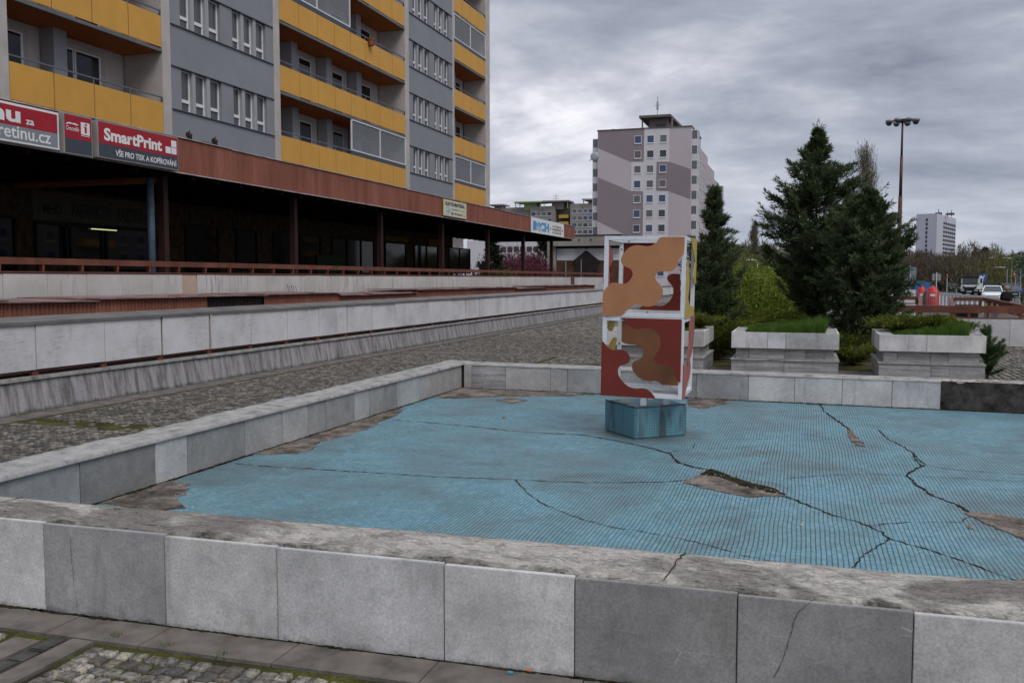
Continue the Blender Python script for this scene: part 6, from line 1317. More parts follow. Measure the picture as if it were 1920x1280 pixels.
# ================================================================== RIGHT-HAND WALLS AND RAILINGS
wr = thing('low_wall', 'low white wall under the brown railing at the right, behind the right planter', 'wall', (5, 24, 0))
x0w = U(1655, 600, y=24).x; x1w = 9.5
m = MB(); xx = x0w
while xx < x1w: l = rc.choice([1.0, 1.4, 1.9]); m.box(xx+.003, min(xx+l, x1w)-.003, 24.0+rc.uniform(-.002, .002), 24.2, .002, .63); xx += l
m.build('wall_panels', 'board', wr)
m = MB(); m.box(x0w, x1w, 23.99, 24.21, -.6, .0); m.build('footing', 'concrete', wr)
def beamset(name, label, a, b, za0, za1, zb0=None, zb1=None, posts=(), w=.09, low=True, zl=None):
    """railing from a to b (XY), beam bottom/top heights za0..za1 (zb* at the far end)"""
    zb0 = za0 if zb0 is None else zb0; zb1 = za1 if zb1 is None else zb1; A = Vector((*a, 0)); B = Vector((*b, 0)); d = (B-A).normalized(); n = Vector((-d.y, d.x, 0))*w/2; t = thing(name, label, 'railing', ((a[0]+b[0])/2, (a[1]+b[1])/2, min(za0, zb0)-.2))
    def slab(m, z00, z01, z10, z11): m.add([A-n+Vector((0, 0, z00)), B-n+Vector((0, 0, z10)), B+n+Vector((0, 0, z10)), A+n+Vector((0, 0, z00)), A-n+Vector((0, 0, z01)), B-n+Vector((0, 0, z11)), B+n+Vector((0, 0, z11)), A+n+Vector((0, 0, z01))], [(0, 3, 2, 1), (4, 5, 6, 7), (0, 1, 5, 4), (1, 2, 6, 5), (2, 3, 7, 6), (3, 0, 4, 7)])
    m = MB(); slab(m, za0, za1, zb0, zb1); m.build('top_beam', 'rustred', t)
    lo = (za0-(.13 if zl is None else zl)); lo2 = zb0-(.13 if zl is None else zl)
    m = MB(); slab(m, lo, lo+.03, lo2, lo2+.03); m.build('bottom_rail', 'rustred', t)
    for f, pw in posts:
        p = A.lerp(B, f); z1 = za0+(zb0-za0)*f; zz0 = lo+(lo2-lo)*f+.031; m = MB(); e_ = d*pw/2; nn_ = n*.8
        m.add([p-e_-nn_+Vector((0, 0, zz0)), p+e_-nn_+Vector((0, 0, zz0)), p+e_+nn_+Vector((0, 0, zz0)), p-e_+nn_+Vector((0, 0, zz0)), p-e_*1.1-nn_+Vector((0, 0, z1-.001)), p+e_*1.1-nn_+Vector((0, 0, z1-.001)), p+e_*1.1+nn_+Vector((0, 0, z1-.001)), p-e_*1.1+nn_+Vector((0, 0, z1-.001))], [(0, 3, 2, 1), (4, 5, 6, 7), (0, 1, 5, 4), (1, 2, 6, 5), (2, 3, 7, 6), (3, 0, 4, 7)]); m.build('post', 'rustred', t)
    return t
def fr_(px, xa, xb, Y): return (U(px, 580, y=Y).x-xa)/(xb-xa)
beamset('railing', 'brown railing on top of the low white wall at the right', (x0w, 24.05), (x1w, 24.05), .775, .945, posts=[(fr_(p, x0w, x1w, 24.05), w_) for p, w_ in ((1662, .06), (1725, .11), (1787, .12), (1817, .05), (1852, .05), (1914, .05), (1960, .05))], w=.10, zl=.135)
YB = 29.0
xa = U(1650, 556, y=YB).x; xb = U(1721, 556, y=YB).x; zb0_, zb1_ = U(1690, 562, y=YB).z, U(1690, 555.3, y=YB).z
beamset('railing', 'rear brown railing in front of the graffiti wall, left of the stair opening', (xa, YB), (xb, YB), zb0_, zb1_, posts=[(.02, .06), (.985, .10)], zl=.12)
xc = U(1726, 575, y=24.1).x; beamset('railing', 'short brown railing running back along the left side of the stair opening', (xc, 24.12), (xb+.06, YB-.06), .775, .945, zb0_, zb1_, posts=[(.25, .06), (.5, .06), (.75, .06)], zl=.13)
xd = U(1785, 556, y=YB).x; xe = U(1842, 558, y=YB).x; zc0, zc1 = U(1800, 564, y=YB).z, U(1800, 557.5, y=YB).z
beamset('railing', 'rear brown railing right of the stair opening, level part', (xd, YB), (xe, YB), zc0, zc1, posts=[(.02, .1), (.93, .06)], zl=.16)
xf_ = U(1786, 575, y=24.1).x; beamset('railing', 'short brown railing running back along the right side of the stair opening', (xf_, 24.12), (xd-.03, YB-.06), .775, .945, zc0, zc1, posts=[(.3, .06), (.62, .06)], zl=.13)
q2 = U(1935, 576, y=26.8); z2a, z2b = U(1935, 583, y=26.8).z, U(1935, 575, y=26.8).z
beamset('railing', 'sloping brown stair railing descending to the right edge of the picture', (xe+.05, YB), (q2.x, 26.8), zc0, zc1, z2a, z2b, posts=[(f, .05) for f in (.12, .24, .36, .5, .62, .75, .88)], zl=.2)
sw = thing('stair_wall', 'grey concrete wall of the stair seen through the brown railings', 'wall', (6, 28, 0)); m = MB(); a = U(1846, 590, y=28.4).x; m.box(a, a+4.5, 28.3, 28.45, -.6, U(1870, 574, y=28.3).z); m.build('wall', 'concrete', sw); m = MB(); b = U(1790, 590, y=29.3).x; m.box(b, a-.02, 29.25, 29.35, -.6, U(1810, 571, y=29.3).z); m.build('panel', 'rustdark', sw)
gw = thing('graffiti_wall', 'white wall with black scrawled graffiti behind the railings, left of the red containers', 'wall', (3, 31, -.6)); gx0, gx1 = U(1640, 545, y=31.2).x, U(1717, 545, y=31.2).x; gz = U(1700, 543.3, y=31.2).z
m = MB(); m.box(gx0, gx1, 31.2, 31.4, -.6, gz); m.build('wall', 'board', gw)
def scrawl(x, z, w, h, y, seed, parent):
    r = random.Random(seed); pts = [(x+w*i/9, y-.006, z+h*(.5+.5*math.sin(i*2.3+seed)*r.uniform(.4, 1))) for i in range(10)]; m = MB(); m.tube(pts, .010, 4); m.build('graffiti', 'black', parent)
scrawl(U(1686, 550, y=31.2).x, U(1686, 553.6, y=31.2).z, .30, .12, 31.2, 1, gw); scrawl(U(1700, 550, y=31.2).x, U(1700, 553.5, y=31.2).z, .22, .07, 31.2, 5, gw); scrawl(U(1668, 590, y=31.2).x, U(1668, 592, y=31.2).z, .32, .13, 31.2, 3, gw)
m = MB(); m.box(gx0, gx1-.3, 30.2, 31.1, -.6, U(1700, 570, y=30.2).z-.05); m.build('white_ledge', 'white', gw)
# white post fence sloping across the stair head
wf = thing('white_post_fence', 'pale rail fence on white posts crossing in front of the red containers', 'fence', (*FR(70, 1790), -.6))
A = Vector((*FR(93, 1719), 0)); B = Vector((*FR(50, 1886), 0)); m = MB(); zA, zB = ZF(93, 545.5), ZF(50, 561)
m.bar((A.x, A.y, zA), (B.x, B.y, zB), .12, .11); m.build('top_rail', 'offwhite', wf)
for i in range(22):
    t = (i+.5)/22; p = A.lerp(B, t); z = zA+(zB-zA)*t; m = MB(); m.box(p.x-.05, p.x+.05, p.y-.05, p.y+.05, -.6, z-.056); m.build('post', 'white', wf)
mf = thing('mesh_fence', 'thin wire mesh fence panel between the brown railings and the red containers', 'fence', (*FR(36, 1750), -.6))
A = Vector((*FR(36, 1700), 0)); B = Vector((*FR(36, 1792), 0)); m = MB()
for i in range(27): p = A.lerp(B, i/26); m.bar((p.x, p.y, -.6), (p.x, p.y, ZF(36, 546)), .006, .006)
for j in range(9): z = ZF(36, 546+j*4.2); m.bar((A.x, A.y, z), (B.x, B.y, z), .006, .006)
m.build('wire_mesh', 'galv', mf)
for p in (A, B): m = MB(); m.tube([(p.x, p.y, -.6), (p.x, p.y, ZF(36, 545))], .02, 6); m.build('post', 'galv', mf)
# recycling containers
def bell(px, f, w, h, mat, label, cat='container'):
    c = FR(f, px); o = thing('recycling_container', label, cat, (c[0], c[1], -.6)); m = MB(); n = 14; prof = [(0, .44), (.06, .5), (.55, .5), (.75, .47), (.88, .38), (.96, .22), (1.0, .08)]; vs = []; 
    for z, r_ in prof: vs += [(c[0]+w*r_*math.cos(2*math.pi*i/n), c[1]+w*r_*math.sin(2*math.pi*i/n), -.6+h*z) for i in range(n)]
    fs = [(j*n+i, j*n+(i+1) % n, (j+1)*n+(i+1) % n, (j+1)*n+i) for j in range(len(prof)-1) for i in range(n)]+[tuple(range(n))[::-1], tuple(range((len(prof)-1)*n, len(prof)*n))]; m.add(vs, fs); m.build('shell', mat, o, smooth=True)
    m = MB(); d = Vector((-c[0], -c[1], 0)).normalized(); p = Vector((c[0], c[1], -.6+h*.62))+d*w*.49; s_ = Vector((-d.y, d.x, 0)); m.add([p-s_*w*.18, p+s_*w*.18, p+s_*w*.18+Vector((0, 0, h*.09)), p-s_*w*.18+Vector((0, 0, h*.09)), p-s_*w*.18+d*.03, p+s_*w*.18+d*.03, p+s_*w*.18+d*.03+Vector((0, 0, h*.09)), p-s_*w*.18+d*.03+Vector((0, 0, h*.09))], [(0, 3, 2, 1), (4, 5, 6, 7), (0, 1, 5, 4), (1, 2, 6, 5), (2, 3, 7, 6), (3, 0, 4, 7)]); m.build('flap', 'white' if mat == 'bigred' else 'black', o)
    m = MB(); m.tube([(c[0]-.12*w, c[1], -.6+h*.98), (c[0], c[1], -.6+h*1.05), (c[0]+.12*w, c[1], -.6+h*.98)], .02, 5); m.build('lifting_loop', 'galv', o)
bell(1727, 61, .62, 1.66, 'bigred', 'narrow bright red domed recycling container, the left one'); bell(1748, 59, .80, 1.68, 'bigred', 'wide bright red domed recycling container, the right one'); bell(1736.5, 60, .48, 1.45, plain('dark_green_plastic', (0.015, 0.03, 0.028), .5), 'dark recycling container squeezed between the two red ones')
c = FR(85, 1727); bb = thing('site_box', 'blue metal box with a shallow gabled top behind the red containers', 'container', (c[0], c[1], -.6)); m = MB(); zt_ = ZF(85, 529.5); m.prism([(c[0]-.65, -.6), (c[0]+.75, -.6), (c[0]+.75, zt_-.05), (c[0]+.2, zt_+.12), (c[0]-.3, zt_+.10), (c[0]-.65, zt_-.12)], lambda u, v, t: (u, c[1]+t, v), 0, 1.6); m.build('body', 'bluebox', bb); m = MB(); m.box(c[0]-.9, c[0]-.655, c[1]+.05, c[1]+1.5, -.6, zt_-.2); m.build('side', 'signgrey', bb)
# ================================================================== CARS
def car_proto(paint, label, cat, loc, rz, group=None, tall=1.0):
    r = thing('parked_car', label, cat, loc, group, rz)
    O = Vector(loc); 
    def B(nm, mat, mb, par=r, **k): 
        mb.v = [(p[0]+O.x, p[1]+O.y, p[2]*tall+O.z) for p in mb.v]; return mb.build(nm, mat, par, **k)
    st = [(-2.05, .60, .36, .60), (-1.98, .76, .24, .72), (-1.75, .84, .20, .80), (-1.3, .87, .20, .90), (-.95, .88, .20, .98), (0, .89, .20, 1.0), (1.2, .88, .20, 1.0), (1.75, .85, .22, .99), (1.95, .78, .28, .92), (2.03, .68, .38, .80)]
    m = MB(); vs = []
    for y, w, zl, zb in st: vs += [(-w*.88, y, zl), (-w, y, zl+.14), (-w, y, zb-.2), (-w*.92, y, zb-.03), (-w*.7, y, zb), (w*.7, y, zb), (w*.92, y, zb-.03), (w, y, zb-.2), (w, y, zl+.14), (w*.88, y, zl)]
    n = 10; fs = [(j*n+i, j*n+(i+1) % n, (j+1)*n+(i+1) % n, (j+1)*n+i) for j in range(len(st)-1) for i in range(n)]+[tuple(range(n))[::-1], tuple(range((len(st)-1)*n, len(st)*n))]; m.add(vs, fs); B('body', paint, m, smooth=True)
    m = MB(); m.add([(-.80, -1.0, .97), (.80, -1.0, .97), (.80, 1.72, .97), (-.80, 1.72, .97), (-.63, -.22, 1.46), (.63, -.22, 1.46), (.62, 1.35, 1.46), (-.62, 1.35, 1.46)], [(0, 3, 2, 1), (4, 5, 6, 7), (0, 1, 5, 4), (1, 2, 6, 5), (2, 3, 7, 6), (3, 0, 4, 7)]); B('windows', 'windscreen', m)
    m = MB(); m.add([(-.66, -.30, 1.455), (.66, -.30, 1.455), (.65, 1.42, 1.455), (-.65, 1.42, 1.455), (-.56, -.1, 1.52), (.56, -.1, 1.52), (.56, 1.25, 1.52), (-.56, 1.25, 1.52)], [(0, 3, 2, 1), (4, 5, 6, 7), (0, 1, 5, 4), (1, 2, 6, 5), (2, 3, 7, 6), (3, 0, 4, 7)])
    for s_ in (-1, 1): m.bar((s_*.81, -1.02, .96), (s_*.64, -.24, 1.47), .07, .07); m.bar((s_*.81, 1.70, .96), (s_*.63, 1.36, 1.47), .12, .12); m.bar((s_*.82, .35, .97), (s_*.64, .40, 1.46), .07, .05)
    B('roof', paint, m)
    for s_ in (-1, 1):
        for y in (-1.28, 1.28):
            m = MB(); m.tube([(s_*.70, y, .31), (s_*.885, y, .31)], .31, 14); w_ = B('wheel', 'black', m); m = MB(); m.tube([(s_*.886, y, .31), (s_*.895, y, .31)], .19, 10); B('rim', 'galv', m, w_)
        m = MB(); m.box(s_*.66-.13, s_*.66+.13, -2.02, -1.85, .62, .74); B('headlight', 'lens', m); m = MB(); m.box(s_*.98-.09, s_*.98+.09, -.85, -.70, .98, 1.12); B('mirror', paint, m, bevel=.03)
        m = MB(); m.box(s_*.70-.09, s_*.70+.09, 1.93, 2.02, .70, .86); B('tail_light', 'bigred', m)
    m = MB(); m.box(-.52, .52, -2.075, -2.0, .60, .655); m.box(-.45, .45, -2.085, -2.0, .34, .50); B('grille', 'black', m); m = MB(); m.box(-.26, .26, -2.10, -2.086, .40, .50); B('number_plate', 'white', m)
    return r
VIEW = YAW
c = FR(83, 1859.5); main_car = car_proto('car_white', 'white small hatchback facing the camera, nearest car beside the truck', 'car', (c[0], c[1], -.6), VIEW-.48, tall=1.02)
cars = [(1891, 116, 'car_dark', .25, 'black car parked behind the blonde pedestrian', 1.0), (1910, 104, 'car_dark', -.2, 'black car at the right edge behind the round blue sign', 1.0), (1866, 165, 'car_silver', .2, 'silver car in the far parking row directly above the white hatchback roof', .98), (1876, 158, 'car_grey', -.15, 'grey car in the far parking row beside the silver one', .98), (1889, 168, 'car_white', .35, 'white estate car in the far parking row near the red banners', 1.0), (1901, 150, 'car_grey', .1, 'grey car in the far row behind the no-entry sign pole', 1.0), (1915, 140, 'car_red', .5, 'dull red car in the far row at the picture edge', 1.0), (1783, 142, 'car_dark', .3, 'black car parked left of the truck', 1.02), (1770, 160, 'car_white', .6, 'white car parked behind the striped post, left of the black one', 1.0), (1757, 172, 'car_red', 1.2, 'dark red car behind the small sign back', 1.25), (1696, 88, 'car_blue', 1.35, 'blue car of which only the roof shows above the graffiti wall', .93), (1855, 175, 'car_white', .1, 'white car far back between the truck and the parking row', 1.0), (1926, 160, 'car_silver', .2, 'silver car at the far right edge of the parking row', 1.0),
    (1908, 172, 'car_white', -.3, 'white car in the rearmost parking row between the no-entry sign and the direction board', 1.0), (1882, 140, 'car_dark', .15, 'dark car parked just in front of the red banners', .95), (1897, 128, 'car_grey', -.25, 'grey car parked behind and left of the large dark cars', .97), (1917, 120, 'car_dark', .3, 'dark car under the direction board near the round blue sign', 1.0), (1743, 165, 'car_silver', .8, 'silver car behind the small sign back, left of the dark red one', 1.0), (1794, 168, 'car_silver', .4, 'silver car parked directly behind the tipper truck bed', 1.0)]
for px, f, mt, rz, lab, tl in cars: c = FR(f, px); car_proto(mt, lab, 'car', (c[0], c[1], -.6), VIEW-math.atan((px-960)/FPX)+rz, 'cars parked beyond the white hatchback' if px > 1850 else 'cars parked left of the truck', tl)
# ---- truck
def truck(loc, rz):
    r = thing('tipper_truck', 'white and black tipper truck facing the camera on the road', 'truck', loc, None, rz); O = Vector(loc)
    def B(nm, mat, mb, par=r, **k): mb.v = [(p[0]+O.x, p[1]+O.y, p[2]+O.z) for p in mb.v]; return mb.build(nm, mat, par, **k)
    m = MB(); m.add([(x, y, z) for x, y, z in ((-1.12, -.9, .75), (1.12, -.9, .75), (1.12, .9, .75), (-1.12, .9, .75), (-1.08, -.62, 2.45), (1.08, -.62, 2.45), (1.08, .9, 2.45), (-1.08, .9, 2.45))], [(0, 3, 2, 1), (4, 5, 6, 7), (0, 1, 5, 4), (1, 2, 6, 5), (2, 3, 7, 6), (3, 0, 4, 7)]); cab = B('cab', 'car_white', m, bevel=.08)
    def front(pts, y0, y1, nm, mat, par=r): m = MB(); m.prism(pts, lambda u, v, t: (u, y0+(y1-y0)*(v-.75)/1.7-t, v), .01, .05); return B(nm, mat, m, par)
    ws = front([(-.92, 1.55), (.92, 1.55), (.95, 2.25), (-.95, 2.25)], -.9, -.62, 'windscreen', 'windscreen'); front([(-1.08, 1.45), (1.08, 1.45), (1.06, 1.56), (-1.06, 1.56)], -.92, -.64, 'dash_trim', 'black'); front([(-1.08, 2.24), (1.08, 2.24), (1.02, 2.46), (-1.02, 2.46)], -.92, -.64, 'sun_visor', 'black')
    front([(-.88, 1.30), (-.55, 1.12), (.55, 1.12), (.88, 1.30), (.80, .95), (.6, .85), (-.6, .85), (-.8, .95)], -.95, -.67, 'grille', 'black')
    m = MB(); m.box(-1.14, 1.14, -1.02, -.6, .30, .82); B('bumper', 'black', m, bevel=.04)
    for s_ in (-1, 1):
        m = MB(); m.box(s_*.82-.2, s_*.82+.2, -1.05, -1.0, .58, .74); B('headlight', 'lens', m); m = MB(); m.box(s_*1.32-.1, s_*1.32+.1, -.75, -.65, 1.6, 2.2); m.bar((s_*1.08, -.6, 2.15), (s_*1.32, -.7, 2.15), .04, .04); B('mirror', 'black', m)
        for y in (.1, 3.6): m = MB(); m.tube([(s_*.78, y, .46), (s_*1.10, y, .46)], .46, 16); B('wheel', 'black', m)
    m = MB(); m.box(-.3, .3, -1.06, -1.03, .46, .57); B('number_plate', 'white', m); m = MB(); m.box(-.5, .5, .4, 4.8, .7, .95); B('chassis', 'rustdark', m); m = MB(); m.box(-1.2, 1.2, 1.1, 5.0, .96, 1.85); B('tipper_body', 'signgrey', m); m = MB(); m.tube([(-1.3, 2, 2.05), (-1.3, 2, 2.3)], .12, 8); B('beacon', 'blue', m)
c = FR(118, 1820.5); truck((c[0], c[1], -.6), VIEW-math.atan(860/FPX)-.28)
# ================================================================== SIGNS, POLES, MAST
def facing(c): return math.atan2(c[0], c[1])*-1
def pole_sign(name, label, px, f, y0, y1, wpx, mat, post='galv', shape='rect', extra=None, back=False):
    c = FR(f, px); zt, zb = ZF(f, y0), ZF(f, y1); w = wpx/FPX*f; r = thing(name, label, 'road sign', (c[0], c[1], -.6)); d = Vector((-c[0], -c[1], 0)).normalized(); s_ = Vector((-d.y, d.x, 0)); P = Vector((c[0], c[1], 0))
    fn = lambda u, v, t: tuple(P+s_*u*1.0+d*(t)+Vector((0, 0, v)))
    m = MB(); h = zt-zb
    if shape == 'rect': b = min(w, h)*.08; pts = [(-w/2+b, zb), (w/2-b, zb), (w/2, zb+b), (w/2, zt-b), (w/2-b, zt), (-w/2+b, zt), (-w/2, zt-b), (-w/2, zb+b)]
    elif shape == 'round': pts = [(w/2*math.cos(k*math.pi/9), (zb+zt)/2+w/2*math.sin(k*math.pi/9)) for k in range(18)]
    else: pts = [(-w/2, zb), (w/2, zb), (0, zt)]
    m.prism(pts, fn, 0.03, .05); m.build('plate', mat, r)
    m = MB()
    if back:   # seen from behind: clamps and pole in front
        m.tube([fn(0, -.6, .075), fn(0, zt+.08, .075)], .03, 8); m.build('pole', 'galv', r, smooth=True)
        for k in (.15, .5, .85): q = MB(); q.bar(fn(-w*.33, zb+h*k, .058), fn(w*.33, zb+h*k, .058), .012, .025); q.build('clamp', 'signgrey', r)
    else: m.tube([fn(0, -.6, 0), fn(0, zt, 0)], .035, 8); m.build('pole', post, r, smooth=True)
    if extra: extra(fn, r, w, zb, zt)
    return r
pole_sign('road_sign', 'tall grey rectangular sign seen from behind, left of the blue box', 1704.5, 58, 501, 531, 21, 'signlt', back=True)
pole_sign('road_sign', 'small grey square sign back on a thin pole above the red containers', 1754, 54, 513, 526, 14, plain('pale_sign_back', (0.36, 0.37, 0.35), .5), back=True)
def arrow(fn, r, w, zb, zt):
    m = MB(); h = zt-zb; m.prism([(-.05*w, zb+.15*h), (.10*w, zb+.15*h), (.10*w, zb+.5*h), (.3*w, zb+.85*h), (.18*w, zb+.92*h), (.02*w, zb+.62*h), (-.15*w, zb+.88*h), (-.27*w, zb+.80*h), (-.05*w, zb+.45*h)], fn, .052, .06); m.build('arrow', 'white', r)
pole_sign('road_sign', 'blue rectangular road sign with white arrow right of the truck cab', 1840, 126, 514, 531, 13, 'blue', extra=arrow)
def darrow(fn, r, w, zb, zt):
    m = MB(); c_ = (zb+zt)/2; m.prism([(-.28*w, c_+.22*w), (-.20*w, c_+.30*w), (.20*w, c_-.12*w), (.27*w, c_-.03*w), (.30*w, c_-.30*w), (.03*w, c_-.27*w), (.12*w, c_-.20*w)], fn, .052, .06); m.build('arrow', 'white', r)
pole_sign('road_sign', 'round blue keep-right sign with white arrow on a white post at the right edge', 1917.5, 62, 540, 552, 12.5, 'blue', post='white', shape='round', extra=darrow)
def bar_(fn, r, w, zb, zt):
    m = MB(); c_ = (zb+zt)/2; m.prism([(-.32*w, c_-.08*w), (.32*w, c_-.08*w), (.32*w, c_+.08*w), (-.32*w, c_+.08*w)], fn, .052, .06); m.build('bar', 'white', r)
pole_sign('road_sign', 'round orange-red no-entry sign with white bar next to the large grey panel', 1902, 88, 508.5, 519, 9, plain('faded_orange_red', (0.50, 0.13, 0.06), .5), shape='round', extra=bar_)
pole_sign('road_sign', 'triangular sign seen from behind beside the rusty lamp mast', 1677, 64, 494, 506, 12, 'signlt', shape='tri', back=True)
c = FR(68, 1925); r = thing('direction_board', 'large grey direction board seen from behind at the right edge', 'road sign', (c[0], c[1], -.6)); d = Vector((-c[0], -c[1], 0)).normalized(); s_ = Vector((-d.y, d.x, 0)); P = Vector((c[0], c[1], 0)); fn = lambda u, v, t: tuple(P+s_*u+d*t+Vector((0, 0, v)))
sg_ = -1 if (s_.x < 0) else 1
m = MB(); m.prism([(-.8, ZF(68, 526)), (.8, ZF(68, 526)), (.8, ZF(68, 474)), (-.8, ZF(68, 474))], fn, 0, .04); m.build('board', plain('board_back', (0.10, 0.125, 0.13), .6), r)
for u in (-.5, .5): m = MB(); m.tube([fn(u, -.6, .08), fn(u, ZF(68, 476), .08)], .045, 8); m.build('leg', 'galv', r)
for v in (480, 492, 505, 518): m = MB(); m.bar(fn(-.8, ZF(68, v), .05), fn(.8, ZF(68, v), .05), .03, .04); m.build('stiffener', 'signlt', r)
# striped post
c = FR(100, 1774); r = thing('marker_post', 'thin red and white marker post left of the black parked car', 'post', (c[0], c[1], -.6)); m = MB(); m.tube([(c[0], c[1], -.6), (c[0], c[1], ZF(100, 514))], .04, 6); m.build('pole', 'offwhite', r); m = MB(); m.tube([(c[0], c[1], ZF(100, 519.5)), (c[0], c[1], ZF(100, 517))], .09, 6); m.build('red_band', 'bigred', r)
# floodlight mast
c = FR(67, 1682); MX, MY = c; zt_ = ZF(67, 231.5); r = thing('floodlight_mast', 'tall rusty stepped lamp mast carrying a ring of floodlights', 'lamp mast', (MX, MY, -.6))
dxl = 4/FPX*67*0
for (za, zb, ra, rb) in ((-.6, ZF(67, 370), .17, .14), (ZF(67, 370), ZF(67, 297), .115, .10), (ZF(67, 297), zt_, .08, .065)): m = MB(); m.tube([(MX, MY, za), (MX, MY, zb)], [ra, rb], 12); m.build('mast_section', 'mast', r, smooth=True)
m = MB(); m.tube([(MX, MY, zt_-.12), (MX, MY, zt_+.12)], [.30, .22], 10); m.build('head', 'black', r)
for k in range(8):
    a = 2*math.pi*k/8+.35; R_ = .98; x, y = MX+R_*math.cos(a), MY+R_*math.sin(a); m = MB(); m.bar((MX, MY, zt_), (x, y, zt_+.02), .06, .06); ar = m.build('arm', 'black', r)
    m = MB(); m.ball((x, y, zt_-.03), .26, 12, 6, (1, 1, .55)); fl_ = m.build('floodlight', 'lampgrey', r, smooth=True); m = MB(); m.ball((x, y, zt_-.13), .19, 10, 6, (1, 1, .75)); m.build('lens', 'signgrey', fl_, smooth=True)
# street lamps far away
def street_lamp(px, f, ytop, arm, label, mat='galv'):
    c = FR(f, px); z = ZF(f, ytop); r = thing('street_lamp', label, 'street lamp', (c[0], c[1], -.6), 'distant street lamps'); m = MB(); d = Vector((math.cos(YAW), math.sin(YAW), 0))*arm; m.tube([(c[0], c[1], -.6), (c[0], c[1], z-.35), (c[0]+d.x*.3, c[1]+d.y*.3, z-.05), (c[0]+d.x, c[1]+d.y, z)], .055*f/100, 6); m.build('pole', mat, r)
    m = MB(); p = Vector((c[0], c[1], z))+d; m.bar(p, p+d.normalized()*.7, .18, .10); m.build('lamp_head', mat, r)
street_lamp(1418.5, 95, 487, -.5, 'pale curved street lamp above the yellow-green bush', 'white'); street_lamp(1886, 120, 501, -1.1, 'thin street lamp with long arm left of the no-entry sign'); street_lamp(1894, 140, 484, -.8, 'tall thin street lamp between the spruce pair and the direction board'); street_lamp(1849, 150, 483, .8, 'street lamp with its arm above the right spruce')
for k, px in enumerate((1865, 1873, 1880, 1889)):
    c = FR(190, px); r = thing('banner_flag', ['first', 'second', 'third', 'last'][k]+' of the four narrow dark red banners in the car park, counted from the left', 'banner', (c[0], c[1], -.6)); m = MB(); m.box(c[0]-.35, c[0]+.30, c[1], c[1]+.05, ZF(190, 532), ZF(190, 519.5)); m.build('cloth', plain('banner_red', (0.13, 0.012, 0.018), .8), r); m = MB(); m.tube([(c[0]+.36, c[1], -.6), (c[0]+.36, c[1], ZF(190, 518.5))], .05, 5); m.build('pole', 'galv', r)
# ================================================================== PEOPLE
def skinned(name, verts, edges, rad, mat, parent, root=0, sub=2):
    me = bpy.data.meshes.new(name); me.from_pydata([tuple(v) for v in verts], edges, []); o = bpy.data.objects.new(name, me); COL.objects.link(o); md = o.modifiers.new('s', 'SKIN'); md.use_smooth_shade = True
    for i, r_ in enumerate(rad): me.skin_vertices[0].data[i].radius = r_ if isinstance(r_, tuple) else (r_, r_); me.skin_vertices[0].data[i].use_root = (i == root)
    sd_ = o.modifiers.new('u', 'SUBSURF'); sd_.levels = sub; sd_.render_levels = sub; bpy.context.view_layer.update()
    m2 = bpy.data.meshes.new_from_object(o.evaluated_get(bpy.context.evaluated_depsgraph_get())); bpy.data.objects.remove(o); m2.name = name; q = bpy.data.objects.new(name, m2); COL.objects.link(q); m2.materials.clear(); m2.materials.append(MAT[mat]); m2.polygons.foreach_set('use_smooth', [True]*len(m2.polygons)); q.parent = parent; return q
